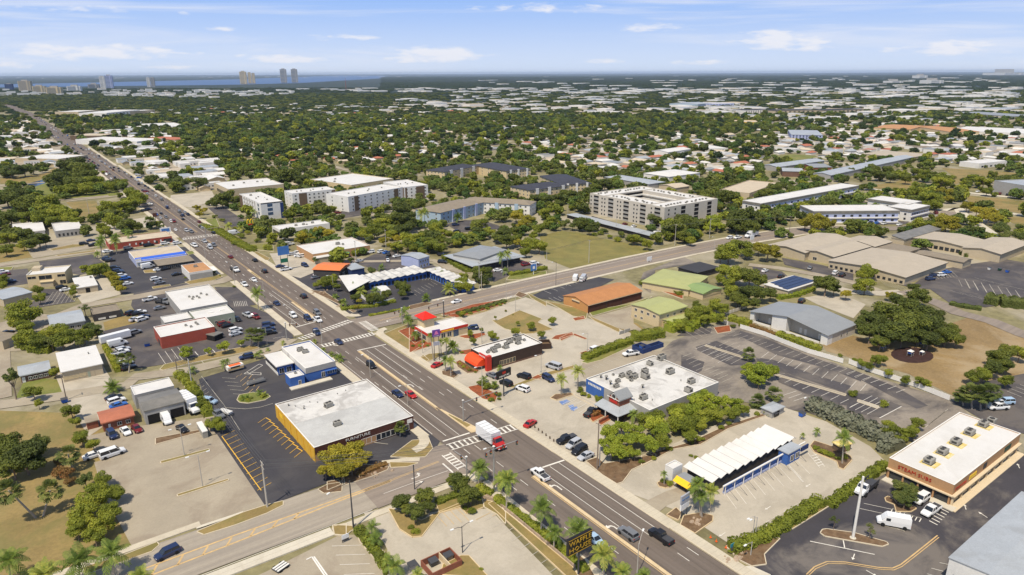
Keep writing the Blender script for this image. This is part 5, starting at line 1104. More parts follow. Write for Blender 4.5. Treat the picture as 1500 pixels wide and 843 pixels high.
B=bld('white_roof_warehouse','beige warehouse with a big bright white roof beside a hedge','D3',[(445,210),(510,372),(852,290),(785,145)],4.6,'wall_beige','roof_white',kind='slab',over=.5);row(B,'B',6,.05,.55,.9,2.3,1.6,'wall_cream','wall_cream',inset=.5);fp(B,'B','door',.6,.66,0,2.4,'wall_sage',.06,inset=.5);fp(B,'B','door',.7,.76,0,2.4,'wall_beige',.08,inset=.5);unit(B,'c',.75,.6)
B=bld('brick_bungalow','low brick bungalow with a pale grey gabled roof','D3',[(85,335),(212,392),(420,350),(405,273)],3.0,'wall_brick_brown','roof_metal_light',kind='gable',rise=1.0,over=.5);row(B,'B',4,.25,.9,.9,2.1,1.3);fp(B,'B','door',.08,.18,0,2.2,'trim_white',.06,inset=.5)
B=bld('red_tile_shed','brick shed with a sloping terracotta roof','D3',[(798,702),(828,796),(1112,724),(1072,632)],3.2,'wall_brick','roof_terracotta',kind='gable',rise=1.0,over=.5);fp(B,'B','door',.2,.27,0,2.3,'trim_white',.06,inset=.5);row(B,'B',2,.4,.9,.9,2.2,1.3,inset=.5)
bld('concrete_roof_shed','small brick shed with a flat concrete roof beside the terracotta roof','D3',[(690,742),(700,786),(815,760),(790,705)],2.9,'wall_brick','concrete_old',kind='slab',over=.3)
B=bld('two_storey_office','cream two-storey office with a white roof, hooded entrance and strip windows','C4',[(232,238),(262,302),(566,262),(552,224)],7.0,'wall_cream','roof_white',par=.5,cop='trim_white')
row(B,'B',1,.03,.22,4.4,5.9,4.0,'wall_beige');row(B,'B',1,.33,.62,3.6,6.0,6.2,'wall_beige');row(B,'B',1,.8,.98,4.4,5.9,3.8,'wall_beige');bx(B.o,'entrance_hood',-B.w*.16,B.w*.2,-B.d/2-3.4,-B.d/2-.02,2.9,3.2,'wall_cream');bx(B.o,'entrance_porch',-B.w*.14,B.w*.18,-B.d/2-3,-B.d/2-.02,0,2.9,'wall_beige');row(B,'B',1,.84,.97,.3,2.6,3,'wall_beige');bx(B.o,'stair_tower',-B.w/2+.5,-B.w/2+4.5,B.d*.1,B.d/2-.3,6.4,8.2,'wall_beige')
B=bld('small_white_roof_office','small tan office with a bright white roof and one dark door','C4',[(590,326),(634,406),(810,378),(758,298)],3.6,'wall_beige','roof_white',kind='slab',over=.3);fp(B,'B','door',.4,.6,0,2.7,'opening',.06,inset=.3);unit(B,'b',.85,.75);unit(B,'b',.1,.15)
bld('left_metal_roof_shop','long shop with a dull grey metal roof and green edge at the left','C4',[(-70,445),(-45,515),(206,460),(175,380)],4.0,'wall_beige','roof_metal_light',kind='gable',rise=.8,over=.4)
B=bld('metal_gable_house','house with a broad silver metal gable roof behind shrubs','C4',[(385,632),(412,722),(706,682),(668,586)],3.6,'wall_grey','roof_metal_light',kind='gable',rise=1.3,over=.5);row(B,'B',3,.3,.9,1,2.4,1.6,inset=.5)
B=bld('flat_brown_roof_store','dark-walled shop with a mottled brown flat roof','C4',[(742,572),(765,630),(990,580),(948,530)],3.6,'wall_dark','roof_brown',par=.3,cop='roof_brown');row(B,'B',2,.1,.9,.6,1.4,3,'trim_white','trim_white')
B=bld('beige_left_shop','beige shop with grey doors at the left edge','P',[(-26,488),(-20,508),(8,500),(4,474)],4.0,'wall_beige','roof_brown',par=.3);fp(B,'B','door',.3,.9,0,2.6,'wall_grey',.06)
B=bld('long_red_restaurant','long low red restaurant with a pale roof and white wall badges','P',[(153.5,350.5),(161,358),(250,345.5),(243,338)],4.6,'wall_red','roof_sand',par=.35,cop='trim_cream')
for i in range(6):fp(B,'B','wall_badge',.3+i*.1,.325+i*.1,1.7,3.0,'trim_white',.08)
for i in range(4):fp(B,'B','window',.46+i*.13,.50+i*.13,.8,2.6,'glass_dark',.06)
fp(B,'B','window_band',.86,.99,.8,3.2,'glass_dark',.06)
B=bld('blue_stripe_shop','long low shop with a royal blue metal front slope and pale blue walls','P',[(190,367.5),(197,383.5),(269,371.5),(262,359)],4.2,'wall_lilac','roof_sand',par=.3,cop='trim_white')
r_=MB();r_.loft([[(-B.w/2,-B.d/2-.6,3.4),(-B.w/2,-B.d/2+4.2,4.9),(-B.w/2,-B.d/2+4.2,4.6)],[(B.w/2,-B.d/2-.6,3.4),(B.w/2,-B.d/2+4.2,4.9),(B.w/2,-B.d/2+4.2,4.6)]]);r_.build('blue_roof_slope','trim_blue',B.o);bx(B.o,'eaves_band',-B.w/2-.1,B.w/2+.1,-B.d/2-.9,-B.d/2-.62,2.9,3.5,'trim_white');row(B,'B',7,.15,.98,.6,2.4,3.4,'trim_white','glass_blue');fp(B,'B','end_tower',0,.1,0,5.2,'trim_white',.3);row(B,'A',2,.1,.5,1,4,2.2)
B=bld('dark_patio_bar','dark-walled open patio bar with a low grey roof','P',[(226,381),(230,391),(283,381),(277,373.5)],3.4,'wall_dark','roof_brown',kind='slab',over=.3);row(B,'B',5,.1,.95,.5,2.3,2.4,'wall_grey','glass_dark',inset=.3)
B=bld('orange_roof_shop','white-walled shop with a flat orange-brown roof beside the main road','C5',[(370,215),(428,284),(612,251),(560,190)],4.6,'wall_white','roof_orange_flat',par=.3,cop='trim_white');fp(B,'B','wall_paint',.03,1,0,3.5,'wall_grey',.06);unit(B,'a',.5,.6,1.0);bx(B.o,'canopy',B.w/2+.02,B.w/2+3.5,-B.d*.4,B.d*.1,3.0,3.2,'trim_white')
B=bld('green_awning_store','large white-roofed store with tan walls and a long green awning','C6',[(180,45),(322,126),(808,53),(655,-5)],5.4,'wall_tan','roof_white',par=.4,cop='trim_white');bx(B.o,'awning',-B.w*.4,B.w*.1,-B.d/2-3,-B.d/2-.05,3.0,3.5,'awning_green');unit(B,'a',.6,.55,1.3);unit(B,'b',.66,.45,1.2);row(B,'B',3,.5,.98,1,2.8,4);bx(B.o,'front_roof',-B.w/2,-B.w*.25,-B.d/2-5,-B.d/2-.02,3.6,3.9,'roof_white');bx(B.o,'front_block',-B.w/2+.3,-B.w*.26,-B.d/2-4.7,-B.d/2-.04,0,3.6,'wall_beige')
B=bld('orange_hip_roof_pavilion','pavilion with a vivid orange roof beside the main road','C6',[(370,226),(500,296),(598,236),(456,165)],5.0,'wall_dark','roof_orange',kind='gable',ridge='y',rise=.9,over=.6);row(B,'B',2,.1,.9,.5,3,3,'trim_white')
B=bld('white_shed_office','small office with a pale grey roof and navy wall behind the orange roof','C6',[(585,212),(625,262),(744,238),(688,196)],4.2,'wall_blue_dark','roof_metal_light',kind='slab',over=.3)
# folded-plate motel
def folded(name,label,frame,quad,h,n,axis,amp,wall,roof='roof_white',over=.9,cat='motel'):
    P=[Q(frame,q[0],q[1],h) for q in quad];c,w,d,ang=fitquad(P);o=thing(name,label,cat,(c.x,c.y,0),ang)
    B=Bld();B.o=o;B.w=w;B.d=d;B.h=h;B.roofz=h
    wl=MB();wl.box(-w/2+over,w/2-over,-d/2+over,d/2-over,0,h-amp-.1);wl.build('wall',wall,o)
    for i in range(n):
        rf=MB();t=.12
        if axis=='x':
            s=w/n;a=-w/2+i*s;xs=[a,a+s*.72,a+s];zs=[h-amp,h,h-amp]
            for k in range(2):rf.loft([[(xs[k],-d/2,zs[k]),(xs[k+1],-d/2,zs[k+1]),(xs[k+1],-d/2,zs[k+1]+t),(xs[k],-d/2,zs[k]+t)],[(xs[k],d/2,zs[k]),(xs[k+1],d/2,zs[k+1]),(xs[k+1],d/2,zs[k+1]+t),(xs[k],d/2,zs[k]+t)]])
        else:
            s=d/n;a=-d/2+i*s;xs=[a,a+s*.5,a+s];zs=[h-amp,h,h-amp]
            for k in range(2):rf.loft([[(-w/2,xs[k],zs[k]),(-w/2,xs[k+1],zs[k+1]),(-w/2,xs[k+1],zs[k+1]+t),(-w/2,xs[k],zs[k]+t)],[(w/2,xs[k],zs[k]),(w/2,xs[k+1],zs[k+1]),(w/2,xs[k+1],zs[k+1]+t),(w/2,xs[k],zs[k]+t)]])
        rf.build('roof_fold',roof,o);g=bx(o,'gutter',*((a+s-.16,a+s+.1,-d/2,d/2) if axis=='x' else (-w/2,w/2,a+s-.16,a+s+.1)),h-amp+.1,h-amp+.2,'roof_metal') if i<n-1 else None  # grey strips added in the valleys to stand for shade between folds
    KEEP.append(([(c.x-w/2,c.y-d/2),(c.x+w/2,c.y-d/2),(c.x+w/2,c.y+d/2),(c.x-w/2,c.y+d/2)],1.5));return B
B=folded('folded_roof_carwash','long car wash bay building with a sawtooth white folded roof and blue front','E6',[(200,287),(375,358),(788,135),(632,73)],4.6,11,'x',.75,'wall_dark',cat='building')
bx(B.o,'front_beam',-B.w/2+2,B.w/2+1.6,-B.d/2-2.3,-B.d/2-1.9,3.0,3.3,'trim_white')
for i in range(9):
    x=-B.w/2+3+i*(B.w-3)/9;bx(B.o,'post',x,x+.15,-B.d/2-2.2,-B.d/2-2.0,0,3.0,'trim_white');bx(B.o,'bay_screen',x+.2,x+(B.w-3)/9-.1,-B.d/2-1.6,-B.d/2-1.45,1.0,2.9,'wall_blue');bx(B.o,'bay_base',x+.2,x+(B.w-3)/9-.1,-B.d/2-1.9,-B.d/2-1.2,.2,.9,'wall_lilac')
    b=MB();b.tube([(x+.1,-B.d/2-2.1,3.0),(x+.6,-B.d/2-6.0,.2)],.05,5);b.build('guide_post','steel_dark',B.o)
bx(B.o,'front_wall',-B.w/2+1.5,B.w/2-1,-B.d/2+.5,-B.d/2+.8,0,3.4,'wall_dark')
bld('carwash_tower','small white square tower at the left end of the sawtooth roof','E6',[(125,285),(165,302),(202,278),(165,250)],4.8,'wall_white','roof_white',par=.3)
B=bld('carwash_office','small grey-roofed office with bright blue walls at the right end of the car wash','E6',[(690,198),(742,226),(815,192),(765,162)],4.2,'wall_blue','roof_metal_light',kind='slab',over=.3);row(B,'B',2,.2,.95,.8,2.8,1.8,inset=.3);bx(B.o,'raking_sign',B.w/2+.4,B.w/2+4,-B.d*.45,-B.d*.35,2.2,3.6,'wall_blue_dark')
B=bld('wash_entrance','carwash entrance wall with a yellow awning','E6',[(180,330),(250,385),(290,360),(225,318)],3.4,'wall_dark','roof_metal',kind='slab',over=.1);r_=MB();r_.loft([[(-B.w/2-1.6,-B.d/2,2.4),(-B.w/2,-B.d/2,3.5),(-B.w/2,-B.d/2,2.4)],[(-B.w/2-1.6,B.d/2,2.4),(-B.w/2,B.d/2,3.5),(-B.w/2,B.d/2,2.4)]]);r_.build('awning','awning_yellow',B.o)
# sandwich shop strip mall
B=bld('sandwich_strip_mall','tan strip mall with a clean white roof, five yellow-framed rooftop units and red STEAM SUBS lettering','P',[(1301.1,670.6),(1397.7,709.6),None,(1406,604.6)],6.4,'wall_tan','roof_white',par=.3,cop='trim_white')
fp(B,'A','storefront_recess',0.01,.99,.3,2.9,'glass_dark',.03);fp(B,'B','storefront_recess',.0,.99,.3,2.9,'glass_dark',.03);fp(B,'A','canopy_edge',0,1.02,3.0,3.3,'trim_cream',.7);fp(B,'B','canopy_edge',-.01,1,3.0,3.3,'trim_cream',.9)
for i in range(5):fp(B,'A','column',.02+i*.235,.045+i*.235,0,3,'wall_tan',.3)
for i in range(9):fp(B,'B','column',.0+i*.12,.01+i*.12,0,3,'trim_cream',.5)
fp(B,'A','walkway',0,1.1,0,.35,'concrete_white',2.6);fp(B,'B','walkway',-.05,1,0,.34,'trim_cream',2.2)
ftext(B,'A','STEAM SUBS',.42,4.8,1.55,'sign_red',.12,1.05);ftext(B,'B','STEAM SUBS',.10,4.5,1.3,'sign_red',.12,1.0);fp(B,'B','shop_sign',.22,.32,4.0,5.2,'sign_yellow',.1);fp(B,'B','shop_sign',.42,.47,3.9,5.6,'wall_dark',.1);fp(B,'B','shop_sign',.75,.85,3.9,5.4,'plastic_green',.1)
for x,y in ((669,289),(735,243),(800,196),(867,149),(934,109)):
    p=B.o.matrix_basis.inverted() @ Q('E7',x,y,B.roofz+.3);bx(B.o,'unit_frame',p.x-2.0,p.x+2.0,p.y-2.4,p.y+1.8,B.roofz,B.roofz+.08,'ac_pad');link('rooftop_unit',acmesh('a'),B.o,(p.x,p.y,B.roofz+.08),0,(1.25,1.4,1.1))
p=B.o.matrix_basis.inverted() @ Q('E7',975,92,B.roofz);link('rooftop_unit',acmesh('b'),B.o,(p.x,p.y,B.roofz),0,(1.8,1.8,1.1))
B=bld('metal_warehouse','big plain warehouse with a pale grey metal roof at the lower right','P',[(1387,815),(1502,876),None,(1500,721)],7.5,'wall_white','roof_metal_light',kind='gable',rise=.8,over=.2);fp(B,'A','door',.1,.3,0,4,'wall_dark',.05,inset=.2)
# red-tower restaurant
B=bld('red_tower_restaurant','cream fast-food restaurant with red and yellow fascia and a white roof','D6',[(62,190),(128,252),(408,165),(322,117)],4.6,'wall_cream','roof_white',par=.3,cop='roof_white')
fp(B,'B','fascia_band',0,1,3.4,4.5,'trim_red',.25);fp(B,'A','fascia_band',-.01,1.0,3.4,4.5,'trim_red',.25);fp(B,'B','entrance',.63,.76,.1,3.1,'glass_blue',.06);row(B,'A',2,.1,.9,.8,3,3.2);row(B,'B',2,.3,.6,.8,3,2.2)
for i in range(9):fp(B,'B','sign_stroke',.33+i*.035,.352+i*.035,3.6,4.25,'sign_yellow',.36)
Bx=bld('red_roof_tower','square cream tower with a bright red pyramid roof','D6',[(38,113),(102,147),(197,119),(128,86)],8.4,'wall_cream','roof_red',kind='pyramid',rise=2.4,over=.9,cat='tower')
B=bld('red_awning_restaurant','dark brown restaurant with a white roof full of vents','D6',[(437,348),(585,420),(972,302),(818,247)],5.4,'wall_dark_brown','roof_white',par=.5,cop='trim_white')
row(B,'B',5,.2,.48,.8,2.8,1.7,'wall_cream');fp(B,'B','brick_base',0.02,1,0,.8,'wall_brick_brown',.06)
for k,x,y,s in (('b',.12,.42,1.1),('b',.17,.5,1),('a',.22,.35,1),('a',.25,.52,1.1),('a',.36,.6,1.2),('b',.42,.45,1),('a',.45,.4,1.1),('b',.52,.62,1.2),('c',.56,.6,1.5),('a',.62,.7,1.2),('a',.78,.72,1.5),('b',.73,.8,1),('b',.85,.55,1),('c',.66,.5,1.3),('a',.7,.45,1.0)):unit(B,k,x,y,s)
b=MB();q=[]
for yy in (B.d*.42,-B.d*.30):q.append([(-B.w/2-.02,yy,4.2),(-B.w/2-1.6,yy,4.1),(-B.w/2-2.9,yy,3.5),(-B.w/2-3.7,yy,2.5),(-B.w/2-3.9,yy,1.5),(-B.w/2-.02,yy,1.5)])
b.loft(q);b.build('rounded_awning','awning_red',B.o);bx(B.o,'awning_base',-B.w/2-3.7,-B.w/2-.03,-B.d*.29,B.d*.41,0,1.49,'wall_dark');bx(B.o,'entrance_tower',-B.w/2-1.2,-B.w/2+1.0,-B.d/2-.5,-B.d/2+.9,0,6.2,'trim_red');bx(B.o,'tower_fin',-B.w/2-.8,-B.w/2-.3,-B.d/2+.91,-B.d*.05,4.3,6.0,'trim_red')
for i in range(5):bx(B.o,'sign_stroke',-B.w/2-.86,-B.w/2-.81,-B.d/2+1.4+i*.9,-B.d/2+1.95+i*.9,4.9,5.5,'trim_white')
bld('walled_service_yard','brown walled service yard behind the red awning restaurant','D6',[(905,290),(970,318),(1045,312),(1000,285)],2.6,'wall_dark_brown','mulch_brown',par=1.2,cop='wall_panel_brown')
# big white roofed restaurant with brick entrance gable
B=bld('white_roof_restaurant','large restaurant with a stained white roof, many rooftop units and a blue street wall','D7',[(176,371),(700,611),(1078,400),(733,188)],5.4,'wall_grey','roof_white_dirty',par=.45,cop='trim_white')
fp(B,'A','blue_wall',0,.3,0,5.2,'wall_blue',.12)
for i in range(9):fp(B,'A','sign_stroke',.04+i*.025,.055+i*.025,3.6,4.5,'trim_white',.2)
for x,y,k,s in ((298,352,'c',2),(338,365,'c',2.4),(388,333,'b',.9),(452,343,'a',1.3),(422,380,'a',1.1),(410,418,'a',1.2),(500,355,'b',1.8),(540,350,'a',1.6),(520,375,'b',1.3),(545,360,'b',1.2),(618,312,'a',1.5),(622,352,'a',1.8),(655,257,'a',1.4),(740,218,'a',1.9),(802,318,'a',1.8),(955,387,'a',1.6),(935,452,'a',1.6),(608,503,'a',1.6),(602,425,'c',2.0),(368,400,'c',2.2),(880,375,'c',.9),(672,515,'c',.9),(540,515,'c',.9),(600,465,'c',.8),(505,325,'a',1.2)):
    p=B.o.matrix_basis.inverted() @ Q('D7',x,y,B.roofz+.8);link('rooftop_unit',acmesh(k),B.o,(p.x,p.y,B.roofz),rng.choice((0,1.57)),(s*.7,s*.7,s*.75))
Bx=bld('brick_entrance_gable','brick entrance tower with a grey gabled roof, round window and grey porch roof','D7',[(362,495),(428,540),(505,508),(458,443)],6.6,'wall_brick','roof_metal',kind='gable',ridge='x',rise=2.2,over=.35,cat='entrance tower')
b=MB();b.tube([(-Bx.w/2+.2,0,7.2),(-Bx.w/2+.28,0,7.2)],1.15,16);b.build('round_window_ring','trim_white',Bx.o);b=MB();b.tube([(-Bx.w/2+.12,0,7.2),(-Bx.w/2+.24,0,7.2)],.85,16);b.build('round_window','glass_dark',Bx.o)
bx(Bx.o,'wall_sign',-Bx.w/2+.15,-Bx.w/2+.34,-1.6,1.6,4.9,5.9,'sign_red');bx(Bx.o,'gable_trim',-Bx.w/2-.12,-Bx.w/2,-Bx.d/2,Bx.d/2,6.5,6.7,'trim_white')
pr=MB();pr.loft([[(-Bx.w/2-3.6,-Bx.d/2-3.2,3.4),(-Bx.w/2-3.6,Bx.d/2+2.5,3.4),(-Bx.w/2+.3,Bx.d/2+2.5,4.4),(-Bx.w/2+.3,-Bx.d/2-.2,4.4)],[(-Bx.w/2-3.6,-Bx.d/2-3.2,3.2),(-Bx.w/2-3.6,Bx.d/2+2.5,3.2),(-Bx.w/2+.3,Bx.d/2+2.5,4.2),(-Bx.w/2+.3,-Bx.d/2-.2,4.2)]]);pr.loft([[(-Bx.w/2-3.6,-Bx.d/2-3.2,3.4),(Bx.w/2+2,-Bx.d/2-3.2,3.4),(Bx.w/2+2,-Bx.d/2+.2,4.4),(-Bx.w/2+.3,-Bx.d/2+.2,4.4)],[(-Bx.w/2-3.6,-Bx.d/2-3.2,3.2),(Bx.w/2+2,-Bx.d/2-3.2,3.2),(Bx.w/2+2,-Bx.d/2+.2,4.2),(-Bx.w/2+.3,-Bx.d/2+.2,4.2)]]);pr.build('porch_roof','roof_metal_light',Bx.o);bx(Bx.o,'porch_interior',-Bx.w/2-2.6,-Bx.w/2+.2,-Bx.d/2-2.2,Bx.d/2+2,0,3.15,'opening')  # porch is filled with a near-black block standing in for its shade
for x,y in ((-Bx.w/2-3.4,-Bx.d/2-3.0),(-Bx.w/2-3.4,Bx.d/2+2.3),(-Bx.w/2-3.4,0),(Bx.w/2+1.8,-Bx.d/2-3)):bx(Bx.o,'porch_post',x-.12,x+.12,y-.12,y+.12,0,3.2,'trim_white')
# blue walled bin enclosure
def enclosure(name,label,frame,quad,h,mt,floor='concrete_old',t=.2):
    P=[Q(frame,q[0],q[1],h) for q in quad];c,w,d,ang=fitquad(P);o=thing(name,label,'enclosure',(c.x,c.y,0),ang)
    bx(o,'wall',-w/2,w/2,-d/2,-d/2+t,0,h,mt);bx(o,'wall',-w/2,w/2,d/2-t,d/2,0,h,mt);bx(o,'wall',-w/2,-w/2+t,-d/2+t,d/2-t,0,h,mt);bx(o,'wall',w/2-t,w/2,-d/2+t,d/2-t,0,h,mt)
    B=Bld();B.o=o;B.w=w;B.d=d;B.h=h;return B
def dumpster(frame,x,y,mt,where,rz=0,lid='steel_dark'):
    p=Q(frame,x,y,1.0);o=thing('dumpster',where,'dumpster',(p.x,p.y,GZ),rz);b=MB();b.loft([[(-.9,-.6,.15),(.9,-.6,.15),(.9,.6,.15),(-.9,.6,.15)],[(-1.05,-.85,1.3),(1.05,-.85,1.3),(1.05,.85,1.5),(-1.05,.85,1.5)]]);b.build('bin_body',mt,o)
    b=MB();b.loft([[(-1.08,-.88,1.31),(1.08,-.88,1.31),(1.08,.88,1.52),(-1.08,.88,1.52)],[(-1.08,-.88,1.38),(1.08,-.88,1.38),(1.08,.88,1.59),(-1.08,.88,1.59)]]);b.build('lid',lid,o)
enclosure('blue_bin_enclosure','blue walled bin enclosure beside the white pickup','D7',[(536,124),(600,165),(655,140),(598,103)],2.2,'wall_blue_dark');dumpster('D7',598,140,'plastic_blue','bright blue dumpster inside the blue walled enclosure')
Bx=bld('blue_yard_wall','low dark blue walled yard with a flat top next to the bin enclosure','D7',[(640,130),(660,148),(740,112),(715,90)],1.9,'wall_blue_dark','concrete_old',par=1.4,cop='wall_blue_dark')
# buildings behind the white fence
B=bld('twin_gable_hall','grey hall with a broad metal gable roof and deep dark recessed bays','D1',[(478,527),(1060,712),(1250,625),(722,455)],4.6,'wall_stone','roof_metal',kind='gable',ridge='x',rise=3.0,over=.5,ovA=4.5)
for s0,s1 in ((.0,.065),(.29,.49),(.9,.99)):
    y0,y1=B.d/2-s0*B.d-.5,B.d/2-s1*B.d;zt=lambda y:B.h+3.0*(1-abs(y)/(B.d/2))-.06;b=MB();b.loft([[(x,y0,0),(x,y1,0),(x,y1,zt(y1)),(x,y0,zt(y0))] for x in (-B.w/2+.7,-B.w/2+4.45)]);b.build('pier','wall_white',B.o)
fp(B,'A','low_wall',.07,.29,0,.8,'wall_white',.3,inset=.9);fp(B,'A','low_wall',.49,.9,0,.8,'wall_white',.3,inset=.9)
for s_ in (.2,.6,.66,.83):fp(B,'A','door',s_,s_+.03,.3,2.8,'trim_white',.1,inset=4.5)
row(B,'B',2,.4,.8,1,2.6,1.6,inset=.5)
B=bld('solar_roof_building','white-roofed building carrying four dark blue rows of solar panels','D1',[(622,312),(715,392),(945,326),(855,255)],4.4,'wall_beige','roof_white',kind='slab',over=.5)
for i in range(4):bx(B.o,'solar_panel',-B.w/2+1.0+i*1.2,B.w/2-.6,-B.d/2+1.2+i*(B.d-2)/4,-B.d/2+.9+(i+1)*(B.d-2)/4,B.h+.15,B.h+.28,'solar')
row(B,'B',5,.05,.95,.8,2.4,2,inset=.5)
bld('large_green_roof_building','low building with a broad pale green metal roof','P',[(948,409),(1001,429),(1037,408),(974,391)],3.8,'wall_cream','roof_green',kind='hip',rise=1.4,over=.6)
bld('small_green_wing','small wing with a brighter green roof attached to the broad green roof','D1',[(45,357),(125,412),(237,377),(180,300)],3.4,'wall_cream','roof_green_mid',kind='gable',ridge='y',rise=1.2,over=.5)
B=bld('two_storey_green_roof_house','two-storey pale yellow building with a light green roof','C8',[(718,545),(952,640),(1128,552),(925,468)],6.4,'wall_cream','roof_green',kind='gable',ridge='x',rise=.9,over=.5);row(B,'A',4,.08,.92,4,5.4,1.7,inset=.5);row(B,'A',2,.08,.5,1,2.2,1.5,inset=.5);row(B,'B',3,.2,.9,3.8,5.2,1.6,inset=.5)
bld('small_green_gable_shed','low cream shed with a green gable beside the two-storey green-roofed building','P',[(974,470),(985,476),(1015,462),(1000,456)],3.0,'wall_cream','roof_green',kind='gable',rise=.6,over=.3)
bld('dark_flat_canopy','wide black flat canopy roof beside the green roofs','D1',[(-15,203),(130,262),(232,197),(120,163)],3.6,'wall_dark','roof_dark',kind='slab',over=.5)
B=bld('long_orange_hall','long hall with an orange-brown gabled roof, orange gable wall and brown sides','C8',[(112,462),(342,551),(806,432),(600,372)],4.2,'wall_brown','roof_orange_brown',kind='gable',ridge='x',rise=2.0,over=.4,cop='trim_cream')
g_=MB();g_.loft([[(-B.w/2+.34,-B.d/2+.5,0),(-B.w/2+.34,B.d/2-.5,0),(-B.w/2+.34,B.d/2-.5,4.1),(-B.w/2+.34,0,6.0),(-B.w/2+.34,-B.d/2+.5,4.1)],[(-B.w/2+.4,-B.d/2+.5,0),(-B.w/2+.4,B.d/2-.5,0),(-B.w/2+.4,B.d/2-.5,4.1),(-B.w/2+.4,0,6.0),(-B.w/2+.4,-B.d/2+.5,4.1)]]);g_.build('gable_wall','wall_orange',B.o)
fp(B,'A','sign_panel',.36,.66,4.0,4.6,'trim_cream',.25,inset=.4);[fp(B,'A','sign_stroke',.37+i*.05,.40+i*.05,3.3,3.9,'wall_dark',.2,inset=.4) for i in range(6)]
for s_ in (.33,.6):b=MB();fp(B,'B','downpipe',s_,s_+.004,0,4,'wall_dark',.1,inset=.4)
# tan school complex
T=dict(kind='gable',rise=1.6,over=.7)
B=bld('tan_school_west_block','tan school block with a wide gabled roof nearest the side road','C2',[(660,682),(915,775),(1142,655),(1022,588)],5.0,'wall_beige','roof_tan',cop='wall_dark',**T);row(B,'B',8,.05,.95,1,2.6,1.2,simple=True,inset=.7)
B=bld('tan_school_center_block','tan school block with a tall gable wall and square window','C2',[(925,716),(1088,808),(1290,705),(1140,640)],5.0,'wall_beige','roof_tan',cop='wall_dark',**T);row(B,'A',2,.05,.6,.6,2.6,2.6,inset=.7)
B=bld('tan_school_long_block','long tan school wing running beside the parking lot','P',[(1222,384),(1338,410),(1378.5,383),None],4.6,'wall_beige','roof_tan',cop='wall_dark',**T);row(B,'A',14,.02,.98,.8,2.3,1.6,simple=True,inset=.7)
B=bld('tan_school_north_block','tan school wing behind the palm courtyard','C3',[(470,640),(850,725),(965,668),(540,580)],5.0,'wall_beige','roof_tan',cop='wall_dark',**T);row(B,'A',10,.05,.95,.6,2.8,2.4,simple=True,inset=.7)
bld('tan_school_east_block','tan school hall with a broad hipped roof at the right','C3',[(838,692),(1022,780),(1238,700),(1062,615)],5.4,'wall_beige','roof_tan',cop='wall_dark',**T)
bld('grey_wedge_school_wing','dark grey sloping school wing','C3',[(262,640),(400,652),(630,572),(540,560)],5.6,'wall_beige','roof_metal_dark',kind='shed',rise=1.5,over=.3)
bld('small_tan_gable_school','small tan gabled roof with vents beside the courtyard tree','C3',[(-40,650),(145,722),(205,680),(88,606)],4.6,'wall_beige','roof_tan',cop='wall_dark',**T)
bld('brown_low_school_roof','low brown-roofed link building in the school','D2',[(480,85),(745,195),(830,165),(580,75)],4.0,'wall_beige','roof_brown',kind='gable',ridge='y',rise=.9,over=.5)
bld('brown_school_link','dark brown courtyard roof between tan gables','P',[(1290,362),(1312,376),(1342,366),(1300,352)],4.0,'wall_beige','roof_brown',kind='slab',over=.4)
B=bld('grey_hip_roof_bank','low office with a stepped grey metal roof and white posts','C7',[(298,147),(512,226),(942,152),(700,50)],4.0,'wall_dark','roof_metal_light',kind='hip',rise=.9,over=2.4)
bld('raised_grey_roof','raised grey hipped roof standing on the low grey office','C7',[(386,112),(548,184),(765,98),(620,42)],5.8,'wall_grey','roof_metal',kind='hip',rise=1.0,over=.3,keep=False)
B=bld('small_blue_house','small two-storey pale blue house with a grey roof','B3',[(473,752),(515,812),(602,780),(552,735)],6.0,'wall_lilac','roof_metal_light',kind='gable',rise=.9,over=.3);row(B,'B',4,.1,.95,3.4,4.8,1.2,inset=.3);row(B,'B',3,.1,.9,.6,2.2,1.4,inset=.3)
# motel with folded roof: two wings
B=folded('motel_west_wing','motel wing with a white folded roof and blue room fronts behind the palms','P',[(524,402),(536,414),(624,398),(616,388.5)],4.6,8,'x',.6,'wall_blue','roof_white_dirty',cat='motel');row(B,'B',14,.03,.97,.5,2.6,1.6,'trim_white','glass_dark',simple=True,inset=.9)
B=folded('motel_east_wing','motel wing with a white folded roof beside the dark parking court','P',[(625,396),(673,417),(697,416),(640,387)],4.6,8,'y',.6,'wall_blue','roof_white_dirty',cat='motel');row(B,'A',14,.03,.97,.5,2.6,1.4,'trim_white','glass_dark',simple=True,inset=.9)
b=MB();P_=QL('C6',[(540,308),(625,420),(800,348),(690,295)],4.8);c=sum(P_,Vector())/4;o=thing('motel_lobby','motel lobby with a big white wing-like roof','lobby',(c.x,c.y,0));b.loft([[(p.x-c.x,p.y-c.y,4.9-(i==1)*1.2) for i,p in enumerate(P_)],[(p.x-c.x,p.y-c.y,5.05-(i==1)*1.2) for i,p in enumerate(P_)]]);b.build('roof','roof_white',o);bx(o,'wall',-6,6,-5,5,0,3.6,'wall_dark')
bld('small_white_gable_office','little white gabled hut in the motel garden','C6',[(845,395),(870,440),(955,425),(915,385)],3.2,'wall_white','roof_white',kind='gable',rise=1.0,over=.3)
